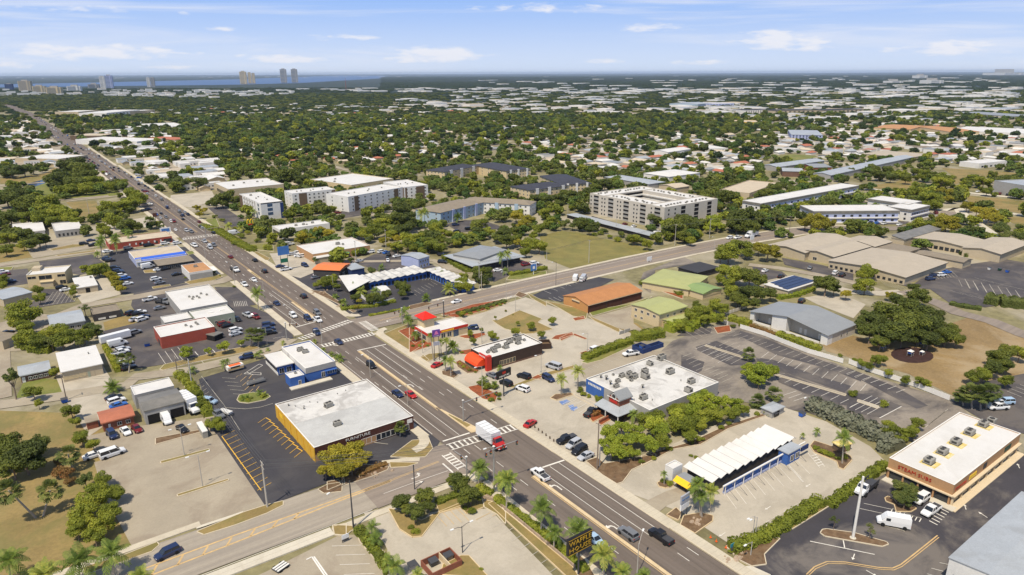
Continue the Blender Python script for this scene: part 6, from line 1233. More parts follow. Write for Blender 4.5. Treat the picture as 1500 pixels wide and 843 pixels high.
# ---------------------------------------------------------------- mid distance blocks
B=bld('modern_white_hotel','four-storey white block with a dark brown corner near the main road','B2',[(484,320),(668,388),(826,371),(640,304)],13.5,'wall_white','roof_white',par=.7,ac='b,.3,.5 b,.5,.6 a,.35,.8 b,.6,.3 c,.7,.5')
for f_ in (1,2,3):
    row(B,'A',6,.04,.7,f_*3.3+.7,f_*3.3+2.4,1.8);row(B,'A',1,.8,.97,f_*3.3+.4,f_*3.3+2.6,3.4,'wall_blue_dark','glass_blue');row(B,'B',1,.3,.5,f_*3.3+.4,f_*3.3+2.6,4,'wall_blue_dark','glass_blue')
    for i in range(6):fp(B,'A','brown_pier',.12+i*.12,.135+i*.12,f_*3.3,f_*3.3+3.2,'wall_panel_brown',.08)
fp(B,'A','brown_panel',-.001,.14,0,12.8,'wall_panel_brown',.1);fp(B,'B','corner_panel',.86,1.001,0,12.4,'wall_blue_dark',.08);fp(B,'A','canopy',.3,.7,3.3,3.6,'trim_white',2.2);fp(B,'B','roof_band',0,1,12.9,13.7,'wall_dark',.1)
def block(name,label,frame,quad,h,fl,wall='wall_white',roof='roof_white',nb=8,na=4,pan=(),**k):
    B=bld(name,label,frame,quad,h,wall,roof,cat='apartment block',**k);s=(h-1)/fl
    for f_ in range(fl):
        if nb:row(B,'B',nb,.02,.98,f_*s+.9,f_*s+2.4,1.6)
        if na:row(B,'A',na,.05,.95,f_*s+.9,f_*s+2.4,1.4)
    for fc,a,c in pan:fp(B,fc,'brown_panel',a,c,0,h-.6,'wall_panel_brown',.16)
    return B
block('white_apartment_west','four-storey white apartments with a brown stair panel, nearest the modern hotel','B2',[(833,296),(880,318),(1187,284),(1130,262)],13,4,nb=9,na=2,pan=(('B',.15,.33),('B',.92,1.0)),ac='b,.2,.5 b,.3,.5 b,.5,.4 b,.6,.6 b,.8,.5')
block('white_apartment_center','four-storey white apartments with two brown panels in the middle of the row','P',[(487,283),(500,289.5),(583,276.5),(566,268)],13,4,nb=9,na=2,pan=(('B',.1,.17),('B',.82,.9)),ac='b,.2,.5 b,.3,.5 b,.5,.4 b,.6,.6 b,.8,.5')
block('white_apartment_east','four-storey white apartments with wide brown panels at the right end of the row','B3',[(300,231),(440,266),(622,265-6),(500,212)],13,4,nb=5,na=3,pan=(('B',.05,.12),('B',.5,.85),('A',.86,1.0)),ac='b,.2,.5 b,.3,.5 b,.5,.4 b,.6,.6 b,.8,.5')
bld('yellow_wall_warehouse','wide warehouse with a white roof and pale yellow walls behind the white apartments','P',[(451,262.5),(518,271.5),(572,261.5),(520,254)],6.5,'wall_cream','roof_white',ac='a,.1,.5 a,.3,.7')
B=bld('supermarket','long store with a white roof and beige parapet facing its own lot','B2',[(326,228),(402,292),(795,243),(720,205)],7.5,'wall_beige','roof_white',ac='a,.2,.4 a,.45,.6 a,.7,.6 b,.8,.6',cat='supermarket');fp(B,'A','shopfront',.2,.8,.3,3.2,'glass_dark',.08);bx(B.o,'rear_wing',B.w/2+.02,B.w/2+16,-B.d*.4,-B.d*.1,0,5,'wall_beige')
B=bld('white_fast_food','low fast-food restaurant with a white roof and glass front near a yellow arch sign','B2',[(748,552),(802,592),(1142,520),(1080,505)],5.0,'wall_white','roof_white',ac='a,.4,.5 a,.55,.5 b,.6,.4 a,.75,.6');fp(B,'A','glazing',.1,.9,.6,3.0,'glass_dark',.08);row(B,'B',4,.05,.5,.6,2.6,3)
for nm,lb,f,q,w_ in (('hotel_left_wing','three-storey hotel wing with a brown roof and pale blue front','B3',[(603,418),(650,470),(965,402),(930,336)],'wall_light_blue'),('hotel_right_wing','three-storey hotel wing with a brown roof and white front facing the cars','P',[(686,289),(768,307.5),(777,299),(698,286)],'wall_white')):
    B=bld(nm,lb,f,q,9.5,w_,'roof_brown',kind='hip',rise=2.4,over=.5,cat='hotel',snap=False)
    for f_ in range(3):row(B,'B',10 if 'left' in nm else 3,.03,.97,f_*3.1+.8,f_*3.1+2.3,1.6,inset=.5);row(B,'A',3 if 'left' in nm else 13,.03,.97,f_*3.1+.8,f_*3.1+2.3,1.6,inset=.5)
    for s_ in (.25,.5,.78):fp(B,'B' if 'left' in nm else 'A','gable_bay',s_,s_+.05,0,9.8,'wall_light_blue' if 'right' in nm else 'wall_lilac',.8,inset=.5)
# courtyard condominium as a closed ring of four sides
ccw=[Q('C1',548,316,16.5),Q('C1',1165,420,16.5),Q('C2',240,345,16.5),Q('C1',925,262,16.5)];c,w,d,ang=fitquad(ccw)
o=thing('courtyard_condominium','five-storey cream condominium built round a courtyard with dark balconies','apartment block',(c.x,c.y,0),ang);CB=Bld();CB.o=o;CB.w=w;CB.d=d;CB.h=16.5;CB.roofz=15.9;t=16
for x0,x1,y0,y1 in ((-w/2,w/2,-d/2,-d/2+t),(-w/2,w/2,d/2-t,d/2),(-w/2,-w/2+t,-d/2+t,d/2-t),(w/2-t,w/2,-d/2+t,d/2-t)):
    bx(o,'wall',x0,x1,y0,y1,0,15.8,'wall_stone');bx(o,'roof',x0+.3,x1-.3,y0+.3,y1-.3,15.8,15.9,'roof_white');
    for a in ((x0,x1,y0,y0+.3),(x0,x1,y1-.3,y1)):bx(o,'parapet',*a,15.8,16.5,'wall_stone')
    for a in ((x0,x0+.3,y0+.3,y1-.3),(x1-.3,x1,y0+.3,y1-.3)):bx(o,'parapet',*a,15.8,16.5,'wall_stone')
for f_ in range(5):
    z0=f_*3.1+.5
    for s_ in (.06,.27,.48,.7,.88):fp(CB,'A','balcony_opening',s_,s_+.07,z0,z0+2.4,'opening',.05);fp(CB,'A','balcony_rail',s_,s_+.07,z0,z0+.9,'wall_grey',.15)  # near-black panels on the wall carry the balcony shade in their colour
    for s_ in (.0,.16,.2,.38,.42,.6,.64,.82):row(CB,'A',1,s_+.01,s_+.03,z0+.4,z0+1.7,1.2,simple=True)
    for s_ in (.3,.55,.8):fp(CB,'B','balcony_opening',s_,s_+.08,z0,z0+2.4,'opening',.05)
    row(CB,'B',2,.02,.25,z0+.4,z0+1.7,1.4,simple=True)
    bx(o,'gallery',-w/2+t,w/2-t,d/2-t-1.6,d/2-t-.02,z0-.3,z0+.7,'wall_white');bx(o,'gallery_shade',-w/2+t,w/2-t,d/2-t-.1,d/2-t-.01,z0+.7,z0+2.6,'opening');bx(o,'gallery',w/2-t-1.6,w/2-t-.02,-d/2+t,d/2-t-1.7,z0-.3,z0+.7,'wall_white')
for i in range(30):link('rooftop_unit',acmesh('b'),o,(-w/2+3+(i%15)*(w-6)/15,(-d/2+6 if i<15 else d/2-7)+rng.uniform(-2,2),15.9))
for i in range(24):link('rooftop_unit',acmesh('b'),o,((-w/2+6 if i<12 else w/2-8)+rng.uniform(-2,2),-d/2+18+(i%12)*(d-36)/12,15.9))
KEEP.append(([(c.x-w/2,c.y-d/2),(c.x+w/2,c.y-d/2),(c.x+w/2,c.y+d/2),(c.x-w/2,c.y+d/2)],3))
B=bld('long_carport','very long low carport with a pale blue-grey roof in front of the cream condominium','C1',[(405,465),(1010,632),(1055,618),(500,455)],2.8,'opening','roof_metal_light',kind='slab',over=.4,snap=False)  # underside is a solid near-black block, shade given as colour
for nm,lb,f,q in (('dark_roof_condo_west','cream condo block with a navy shingle roof, farthest left of four','B3',[(655,142),(705,165),(965,126),(900,95)]),('dark_roof_condo_north','cream condo block with a navy roof beyond a small lot','B3',[(960,112),(1180,150),(1380,142),(1120,85)]),('dark_roof_condo_south','cream condo block with a navy roof nearest the cream condominium','C1',[(30,262),(100,300),(375,262),(290,222)]),('dark_roof_condo_east','cream condo block with a navy roof and white dormers','C1',[(185,186),(380,255),(600,238),(380,180)])):
    B=bld(nm,lb,f,q,9.5,'wall_cream','roof_navy',kind='hip',rise=3.0,over=.6,cat='apartment block');[row(B,'B',8,.03,.97,k*3.1+.8,k*3.1+2.3,1.8,inset=.6) for k in range(3)];[row(B,'A',5,.05,.95,k*3.1+.8,k*3.1+2.3,1.6,inset=.6) for k in range(3)]
    for s_ in (.15,.45,.8):fp(B,'B','gable_bay',s_,s_+.07,0,10.4,'wall_white',.7,inset=.6)
for nm,lb,f,q,sn in (('white_condo_long_wing','very long white three-storey condo wing with a slate fascia','C2',[(462,365),(560,392),(1245,262),(1170,235)],True),('white_condo_front_wing','white three-storey condo wing facing the side road','P',[(1176,301),(1188,309.5),(1313,308.5),(1298,300)],False),('white_condo_end_wing','white condo wing with a dark mansard at the right end','C3',[(285,405),(410,440),(522,408),(395,370)],True),('white_condo_inner_wing','short white condo wing with a plain white roof behind the front wing','C3',[(190,330),(330,420),(400,385),(290,320)],True)):
    B=bld(nm,lb,f,q,9.5,'wall_white','roof_white',par=.4,cat='apartment block',snap=sn);fp(B,'B','slate_fascia',0,1,7.6,9.3,'roof_metal_dark',.5);fp(B,'A','slate_fascia',0,1,7.6,9.3,'roof_metal_dark',.5)
    for k in range(2):fp(B,'B','gallery_shade',.01,.99,k*3.6+.9,k*3.6+3.0,'wall_lilac',.05);row(B,'B',16 if 'long' in nm else 10,.02,.98,k*3.6+1.2,k*3.6+2.8,2.2,simple=True,inset=-.02);fp(B,'B','gallery_rail',0,1,k*3.6+.1,k*3.6+.9,'trim_white',.9)
    row(B,'A',3,.1,.9,1,2.6,1.6,simple=True);row(B,'A',3,.1,.9,4.6,6.2,1.6,simple=True)
for nm,lb,f,q,h,w_,r_,kd in (
 ('grey_metal_school_roof','long grey-green metal-roofed wing across the green field','C2',[(640,112),(700,135),(962,78),(905,58)],5,'wall_grey','roof_metal_light','gable'),
 ('grey_metal_long_roof','second long grey metal-roofed wing nearer the trees','P',[(1199,253),(1209,259),(1332,232),(1322,227)],6,'wall_grey','roof_metal_light','gable'),
 ('grey_metal_block','short grey metal-roofed block with brick ends','C2',[(700,130),(735,152),(885,160),(850,132)],6,'wall_brick_brown','roof_metal_light','gable'),
 ('brick_school_block','low brick block between two grey metal roofs','C2',[(885,105),(900,125),(1050,130),(1010,95)],5,'wall_brick','roof_metal','gable'),
 ('sand_roof_hall','hall with a sand-coloured flat roof behind the big tree','C2',[(300,262),(450,345),(655,235),(520,220)],5,'wall_beige','roof_sand','flat'),
 ('white_dome_hall','large hall with a bright white vaulted roof in the trees','C1',[(980,160),(1120,205),(1330,165),(1215,140)],6,'wall_white','roof_white','hip'),
 ('grey_low_hall','long low hall with a light grey roof behind the cream condominium','C1',[(685,192),(960,250),(1120,235),(800,180)],5,'wall_grey','roof_metal_light','hip'),
 ('small_tan_roof_hall','small tan-roofed building beside the vacant lot trees','C1',[(1110,250),(1160,290),(1240,262),(1200,240)],5,'wall_beige','roof_sand','gable'),
 ('white_gable_house_left','white metal-roofed house with a stepped gable behind dark trees','B1',[(70,545),(120,598),(345,590),(290,515)],3.6,'wall_white','roof_white','gable'),
 ('white_flat_shop_left','white-roofed shop with grey front beside the tan yard','B1',[(370,530),(402,586),(600,570),(568,512)],5,'wall_grey','roof_white','flat'),
 ('roadside_long_shop','long white-roofed shop beyond the oak grove on the left','P',[(50,228),(56,237),(102,231),(93,222)],5,'wall_beige','roof_white','flat'),
 ('red_white_big_store','large white-roofed store with a red and white corner','A1',[(735,600),(800,652),(1020,632),(905,580)],8,'wall_white','roof_white','flat'),
 ('brown_store_behind','brown-fronted store with a sand roof behind the red and white one','A1',[(600,580),(640,600),(750,590),(720,560)],8,'wall_panel_brown','roof_sand','flat'),
 ('white_motel_left','white four-storey motel wing, left of two beyond the dark trees','A1',[(475,410),(490,424),(640,410),(620,400)],12,'wall_beige','roof_white','flat'),
 ('white_motel_right','long white four-storey motel wing beyond the dark trees','A1',[(655,418),(690,434),(945,408),(900,396)],12,'wall_white','roof_white','flat'),
 ('white_motel_end','white wing at the right end of the motel row','A1',[(930,400),(960,415),(1045,418),(1010,400)],10,'wall_beige','roof_white','flat'),
 ('white_long_office','long white roof among palms','A1',[(1005,498),(1090,535),(1335,515),(1290,500)],5,'wall_white','roof_white','flat'),
 ('red_tile_roof_villa','building with a terracotta hip roof in the left trees','A1',[(1145,600),(1190,630),(1320,615),(1280,590)],5,'wall_beige','roof_terracotta','hip'),
 ('orange_mall_west','orange tile-roofed mall wing, left of two','P',[(1292,182),(1298,188),(1352,191),(1345,184)],7,'wall_cream','roof_orange_flat','gable'),
 ('orange_mall_east','orange tile-roofed mall wing, right of two','P',[(1355,185),(1356,193.5),(1400,193.5),(1397,184.5)],7,'wall_cream','roof_orange_flat','gable'),
 ('long_white_mall','very long white-roofed store right of the orange mall','P',[(1402,185),(1405,191),(1540,198),(1530,190)],7,'wall_white','roof_white','flat'),
 ('white_blue_apartments','white and pale blue apartment block','A4',[(1255,550),(1290,580),(1500,590),(1490,550)],10,'wall_lilac','roof_metal_light','hip'),
 ('yellow_front_store','store with a yellow front in the mid distance','A4',[(860,476),(870,490),(1040,492),(1030,478)],6,'wall_yellow','roof_sand','flat'),
 ('vaulted_blue_hall','pale blue vaulted hall roof','A4',[(495,350),(510,370),(620,362),(600,340)],9,'wall_light_blue','roof_metal_light','gable'),
 ('blue_trim_warehouse','long white warehouse with a blue front','A4',[(625,350),(632,358),(835,356),(828,348)],9,'wall_lilac','roof_white','flat'),
 ('striped_office','grey striped three-storey office at the right edge','C3',[(1145,222),(1150,262),(1420,262),(1360,200)],12,'wall_grey','roof_metal_light','flat'),
 ('curved_white_roof_house','white-roofed low building with rounded bays in the trees','A4',[(585,650),(640,690),(750,680),(720,650)],5,'wall_white','roof_white','flat'),
 ('white_roof_church','white-roofed low hall among trees','A4',[(290,695),(370,718),(520,690),(480,675)],6,'wall_white','roof_white','gable'),
 ('tan_hip_roof_school','low building with a wide tan hip roof near the orange mall','A5',[(400,710),(560,765),(720,745),(560,680)],5,'wall_beige','roof_tan','hip'),
 ('white_long_roof_right','long white roof among the trees right of the school','A5',[(1075,770),(1110,800),(1320,775),(1280,755)],6,'wall_white','roof_white','flat'),
 ('slate_apartments_left','row of white apartments with dark slate roofs, left block','A4',[(905,399),(925,405),(1080,402),(1070,395)],11,'wall_white','roof_dark','hip'),
 ('slate_apartments_right','row of white apartments with dark slate roofs, right block','A4',[(1110,402),(1120,409),(1430,404),(1420,396)],11,'wall_beige','roof_dark','hip'),
 ('slate_apartments_far','dark slate-roofed apartment row further right','A5',[(-20,400),(-10,408),(280,398),(270,390)],11,'wall_beige','roof_dark','hip'),
 ('grey_shingle_hall','wide grey-roofed hall near the right edge','A5',[(1150,420),(1180,450),(1400,455),(1380,410)],8,'wall_grey','roof_metal','hip')):
    kw=dict(rise=1.8,over=.4) if kd!='flat' else {}
    B=bld(nm,lb,f,q,h,w_,r_,kind=kd,snap=False if f in ('P','A5','A4') else True,**kw)
    if h>=9:
        for k in range(int(h/3.2)):row(B,'B',9,.03,.97,k*3.2+.8,k*3.2+2.4,B.w/22,simple=True)
    elif kd=='flat':row(B,'B',6,.05,.95,.8,2.8,B.w/14,simple=True)
# ================================================================ FENCES, SIGNS, POLES
def fence(name,label,frame,pts,h,mt,step=2.6,t=.12,cap='trim_white'):
    P=[Q(frame,x,y) for x,y in pts];o=thing(name,label,'fence',(P[0].x,P[0].y,0));n=0
    for a,c in zip(P,P[1:]):
        ln=(c-a).length;k=max(1,int(ln/step));d=(c-a)/k;ang=math.atan2(d.y,d.x)
        for i in range(k):
            m_=a+d*(i+.5)-P[0];link('panel',cube(mt),o,(m_.x,m_.y,GZ+h/2),ang,(d.length-.1,t,h-.1));q=a+d*i-P[0];link('post',cube(cap),o,(q.x,q.y,GZ+h/2+.05),ang,(.22,.22,h+.1))
    return o
fence('panel_fence','long white panel fence between the weathered lot and the playground','D8',[(395,150),(560,200),(680,250),(860,320),(1100,390)],2.0,'trim_white')
fence('panel_fence','white panel fence running down beside the brown field to the strip mall','E1',[(15,252),(170,312),(330,365),(480,415),(705,505)],2.0,'trim_white')
fence('panel_fence','short white panel fence at the top left of the weathered lot','D8',[(60,160),(165,115)],2.0,'trim_white');fence('panel_fence','white fence stub beside the green hedge above the weathered lot','D8',[(240,95),(310,130)],2.0,'trim_white');fence('panel_fence','low pale fence behind the hall with the metal gable roof','D8',[(300,55),(440,10)],1.6,'concrete_white')
fence('lattice_fence','tall white lattice fence at the motel garden','C6',[(730,490),(830,560),(1000,515)],1.8,'trim_white')
fence('low_wall','low stone kerb wall along the lower middle lot','E5',[(20,415),(100,440),(540,810)],.9,'rock',3.0,.3,'rock')
fence('site_fence','low weathered wall behind the field','C8',[(600,795),(690,765)],1.5,'wall_grey')
fence('red_rail','red planter rail beside the restaurant porch','D7',[(225,660),(330,612)],1.1,'wall_brick',1.5,.5,'wall_brick');fence('red_rail','second red planter rail nearer the trees','D7',[(285,700),(395,640)],1.1,'wall_brick',1.5,.5,'wall_brick')
# brick bin enclosure in the lower lot
B=enclosure('brick_bin_enclosure','brick walled bin enclosure with open timber gates in the lower lot','E4',[(495,762),(600,832),(740,750),(680,690)],1.9,'wall_brick');bx(B.o,'divider',B.w*.1,B.w*.1+.2,-B.d/2+.2,B.d/2-.2,0,1.9,'trim_cream')
dumpster('E4',585,770,'steel_dark','dark dumpster in the left half of the brick bin enclosure');dumpster('E4',668,738,'ac_metal','grey dumpster in the right half of the brick bin enclosure')
dumpster('E4',470,790,'wall_grey','grey dumpster outside the brick bin enclosure');dumpster('D3',530,600,'plastic_blue','blue bin pair at the roadside by the bungalow');dumpster('D4',85,140,'plastic_blue','bright blue bin beside the red shop')
dumpster('D8',820,735,'plastic_blue','blue skip beside the grey shelter','' or 0);dumpster('D2',990,217,'trim_white','white skip, left of three by the school lot');dumpster('D2',1065,222,'plastic_green','green skip between a white and a blue one');dumpster('D2',1120,235,'plastic_blue','blue skip, right of three by the school lot')
B=bld('grey_shelter','small grey service hut with a pale gabled roof and a dark door','D8',[(537,683),(600,722),(712,690),(628,645)],2.6,'wall_grey','roof_metal_light',kind='hip',rise=.7,over=.3);fp(B,'B','door',.4,.6,0,2.0,'opening',.05,inset=.3);dumpster('D8',632,735,'ac_dark','dark grey bin in front of the grey service hut')
B=bld('yellow_kiosk','small kiosk with a yellow curved roof behind a palm','E7',[(195,192),(235,215),(300,200),(255,175)],2.6,'wall_panel_brown','ac_pad',kind='hip',rise=.5,over=.3,cat='kiosk')
bld('parking_kiosk','small grey hut by the lower left trees','E3',[(205,65),(225,118),(248,108),(235,55)],2.6,'ac_metal','trim_white',kind='slab',over=.1,cat='hut')
# playground equipment
def playset(frame,x,y,roofm,label,s=1.0):
    p=Q(frame,x,y);o=thing('play_structure',label,'playground equipment',(p.x,p.y,0.1))
    for a,c in ((-1,-1),(1,-1),(1,1),(-1,1)):bx(o,'post',a*s-.08,a*s+.08,c*s-.08,c*s+.08,0,2.6*s,'steel')
    bx(o,'deck',-s,s,-s,s,1.1,1.25,'plastic_blue');b=MB();
    for q in (((-1.3,-1.3),(1.3,-1.3)),((1.3,-1.3),(1.3,1.3)),((1.3,1.3),(-1.3,1.3)),((-1.3,1.3),(-1.3,-1.3))):b.face([(q[0][0]*s,q[0][1]*s,2.5*s),(q[1][0]*s,q[1][1]*s,2.5*s),(0,0,3.4*s)])
    b.build('canopy',roofm,o);b=MB();b.loft([[(s,-.4,1.2),(s,.4,1.2),(s,.4,1.3),(s,-.4,1.3)],[(s+2.2,-.4,.1),(s+2.2,.4,.1),(s+2.2,.4,.2),(s+2.2,-.4,.2)]]);b.build('slide','trim_white',o)
playset('E1',518,128,'sign_teal','playground tower with a teal canopy beside the big oak');playset('E1',435,195,'trim_white','pale climbing frame on the round dark playground surface',.8);playset('E1',515,190,'trim_white','small white play tower at the right of the round dark surface',.6);playset('E1',580,122,'sign_red','small red play house under the oak edge',.6);playset('E1',245,155,'plastic_blue','blue play table in the oak shade',.7)
# signs
def pylon(name,label,frame,bx_,by_,tx_,ty_,w,hh,mt,rz,posts=1,t=.5,frame_mt='steel_dark',gap=0.0):
    B,h=topof(frame,bx_,by_,tx_,ty_);o=thing(name,label,'sign',(B.x,B.y,0),rz)
    for k in range(posts):
        x=0 if posts==1 else (-w*.32+k*w*.64);b=MB();b.tube([(x,0,0),(x,0,h-hh)],.22 if posts==1 else .14,8);b.build('pole',frame_mt,o)
    bx(o,'sign_panel',-w/2,w/2,-t/2,t/2,h-hh,h,mt);return o,h
def ptext(o,s,z,size,mt,t=.5,sx=1.0,x=0):return text(s,size,mt,o,(x,-t/2-.03,z),(math.pi/2,0,0),'lettering',sx=sx)
o,h=pylon('pylon_sign','black pylon sign with yellow WAFFLE HOUSE letters among the palms','P',847,843,847,783,7.0,4.2,'sign_black',0.0,1,.8);b=MB();
ptext(o,'WAFFLE',h-1.3,1.75,'sign_gold',.8,1.05);ptext(o,'HOUSE',h-3.05,1.75,'sign_gold',.8,1.2);bx(o,'frame',-3.5,3.5,-.46,-.41,h-.2,h-.1,'sign_gold');bx(o,'frame',-3.5,3.5,-.46,-.41,h-4.12,h-4.02,'sign_gold')
o,h=pylon('pylon_sign','black rectangular pylon sign with a red emblem and white letters by the restaurant lot','D6',684,700,684,505,6.6,2.9,'sign_black',R(8),1,.7);ptext(o,'FURNITURE',h-2.2,.95,'trim_white',.7,1.0);bx(o,'emblem',-.9,.7,-.39,-.36,h-1.4,h-.5,'sign_red')
o,h=pylon('pylon_sign','tall purple sign with a bell emblem on twin posts in front of the red-tower restaurant','D6',200,440,200,215,3.2,2.9,'sign_purple',R(-10),2,.5);ptext(o,'TACO BELL',h-2.5,.5,'trim_white',.5,1.0);b=MB();b.loft([[(-.9,-.3,h-1.9),(.9,-.3,h-1.9),(.9,-.27,h-1.9),(-.9,-.27,h-1.9)],[(-.35,-.3,h-.5),(.35,-.3,h-.5),(.35,-.27,h-.5),(-.35,-.27,h-.5)]]);b.build('bell_emblem','sign_pink',o);bx(o,'lower_panel',-1.3,1.3,-.2,.2,h-6.6,h-5.0,'sign_grey')
o,h=pylon('pylon_sign','two-tier grey shopping sign on a planted island by the car wash','E6',213,545,213,430,3.6,2.3,'sign_grey',R(4),2,.4);bx(o,'lower_panel',-1.7,1.7,-.2,.2,h-4.2,h-2.6,'sign_white');ptext(o,'CAR WASH',h-1.2,.6,'sign_blue',.4)
o,h=pylon('pylon_sign','large blue billboard on posts above a green panel beside the parking lot','P',418,397,418,361,6.5,5.0,'sign_blue',0,2,.4);bx(o,'lower_panel',-2,2,-.2,.2,h-9.6,h-7.2,'sign_green')
o,h=pylon('pylon_sign','blue and white bank sign on a white post by the side road','C7',1020,298,1018,212,3.6,3.6,'sign_blue',R(0),1,.5,'trim_white');bx(o,'white_edge',1.8,2.1,-.25,.25,h-3.6,h,'sign_white');bx(o,'emblem',-.8,.8,-.3,-.26,h-2.6,h-1.0,'sign_white')
o,h=pylon('pylon_sign','white real-estate board on posts by the side road bend','C8',848,195,848,148,4,2.4,'sign_white',R(0),2,.3,'trim_white')
o,h=pylon('pylon_sign','white sign panel beside the box truck on the side road','C2',500,690,500,620,4,3,'sign_white',0,2,.3,'trim_white')
o,h=pylon('arch_sign','tall red-based sign with yellow double arches','B2',585,600,585,535,3.0,1.0,'sign_red',0,1,.4)
for s_ in (-1,1):b=MB();b.tube([(s_*1.1+1.05*math.cos(a/10*math.pi),0,h+3.4*math.sin(a/10*math.pi)) for a in range(11)],.28,6);b.build('arch','sign_yellow',o)
o,h=pylon('roof_sign','white framed sign standing on the long red restaurant roof','P',243.5,345,243.5,333.5,7,3.6,'sign_white',0,2,.5,'wall_red');bx(o,'inner_panel',-2.6,2.6,-.3,-.26,h-2.9,h-.7,'sign_blue')
o,h=pylon('street_sign','small teal sign at the car wash exit','E6',457,730,457,680,1.4,1.0,'sign_teal',R(0),1,.1)
p_=Q('E4',100,660);o=thing('board_sign','small framed notice board on legs by the lower street','sign',(p_.x,p_.y,GZ));[bx(o,'leg',x-.06,x+.06,-.06,.06,0,2.2,'steel_dark') for x in (-.8,.8)];bx(o,'panel',-.9,.9,-.08,.08,.9,2.1,'sign_white');bx(o,'lower_panel',-.8,.8,-.07,.07,.3,.8,'steel_dark')
o,h=pylon('brown_panel_sign','brown panel sign at the corner lot','B1',1132,520,1130,458,3,3,'wall_brown',0,1,.4)
# utility poles and lines
_,p1=utility_pole('P',391.9,744,384.7,677,'at the corner of the yellow-striped lot',2,rad=.28)
_,p2=utility_pole('D4',460,495,430,260,'beside the workshop hedge',2,rad=.25);_,p3=utility_pole('D4',342,405,320,240,'by the light concrete street',1,'pole_wood')
_,p4=utility_pole('D3',548,600,510,380,'next to the white-roofed warehouse',1,'pole_wood');_,p5=utility_pole('E5',660,260,662,0,'in front of the bright green trees',1,'pole_wood',.22);utility_pole('E5',673,245,680,140,'short, beside the taller wooden one',0)
_,p6=utility_pole('C7',575,415,572,195,'by the dark tree at the side road',1);utility_pole('C7',592,425,588,270,'just right of the side road crossarm pole',0)
_,p7=utility_pole('C1',558,820,560,655,'on the vacant grass lot',1);_,p8=utility_pole('C1',1182,695,1185,540,'at the dark trees by the side road',1);_,p9=utility_pole('C2',193,645,203,500,'beside the bright tree on the side road',1);_,p9b=utility_pole('C2',773,610,775,480,'beyond the side road bend',1,'pole_wood')
utility_pole('C1',252,810,252,740,'short, on the left of the vacant lot',0);utility_pole('C1',755,580,757,460,'in front of the cream condominium',0);utility_pole('C1',405,470,405,390,'left of the cream condominium',0);_,pa=utility_pole('B1',655,500,643,360,'on the dry grass left of the main road',1)
_,pb=utility_pole('C6',685,200,680,20,'beside the white-roofed store',1);_,pc=utility_pole('B3',325,715,322,580,'in front of the large tree',1)
wires([p3,p2,p1,Vector((p1.x+60,p1.y-20,p1.z-3))],'over the dark parking lot',6,1.6);wires([p6,p7,p8,p9,p9b],'along the side road',3,1.2);wires([pb,pc],'behind the white-roofed store',3,1.0);wires([p4,Q('D4',342,405,11)],'along the light concrete street',2,1.0)
# street lamps
for f,a,c,d,e,w,k in (('E3',140,238,112,95,'on the upper strip of the empty lot',2),('E3',233,395,208,232,'on the lower strip of the empty lot',2),('E5',88,375,88,130,'by the truck at the crosswalk',1),('E4',747,720,745,572,'dark, in the lower concrete lot',2),('D8',860,700,862,612,'with a bright head at the weathered lot',1),
 ('D6',955,540,957,395,'in the restaurant lot',1),('D6',528,690,527,480,'by the black pylon sign',1),('D6',95,385,78,215,'left of the red-tower restaurant',1),('D6',525,320,525,190,'behind the red-tower restaurant',1),('C5',810,380,790,190,'on the left kerb of the main road',1),('C5',1065,590,1045,350,'by the palm left of the main road',1),
 ('C5',575,200,555,0,'by the orange-brown roof',1),('C5',450,110,445,0,'by the blue striped roof',1),('D5',807,370,800,190,'on the median strip',1),('D5',1078,570,1075,415,'at the furniture store kerb',1),('C7',280,640,278,500,'dark, at the red tower corner',1),('C7',795,515,793,270,'on the far verge of the side road',1),
 ('C7',872,605,870,470,'at the concrete drive',1),('C8',80,390,78,190,'at the small dark lot',1),('C2',228,725,230,630,'short, at the near side of the side road bend',1),('D4',1078,160,1050,0,'with a pale post beside the blue diner',1),('C6',405,843,395,670,'by the north crosswalk',1),('C6',155,700,145,540,'at the left kerb of the junction',1),
 ('E6',562,660,575,540,'tall, at the car wash exit hedge',1),('E6',575,660,587,545,'tall twin, at the car wash exit hedge',1),('D7',200,185,198,40,'behind the clipped hedge',1),('B2',855,730,850,640,'near the billboard',1),('E6',553,745,550,670,'short, at the hedge corner',1),('C6',498,430,490,300,'in the motel garden island',1),('D5',455,130,455,10,'beside the blue diner roof',1)):
    lamp_post(f,a,c,d,e,w,k,180 if c>0 else 0,'steel_dark' if 'dark' in w else 'pole_concrete',.14 if f in ('E3','E4','E5','E6') else .12)
lamp_post('P',933,843,936.5,797,'with a long curved arm over the lower lanes',1,32,armlen=4.6)
o=lamp_post('P',518,775.5,511.5,705,'with a long arm over the lower street',1,200,'steel_dark',.24,6.5)
# thick white flag-like pole at the sandwich lot
B_,h=topof('E7',297,665,343,360);o=thing('tall_pole','thick plain white pole on the planted island of the sandwich shop lot','pole',(B_.x,B_.y,0));b=MB();b.tube([(0,0,0),(0,0,h)],[.36,.26],12);b.build('pole','trim_white',o);b=MB();b.tube([(0,0,0),(0,0,.35)],.75,12);b.build('base','concrete_white',o)
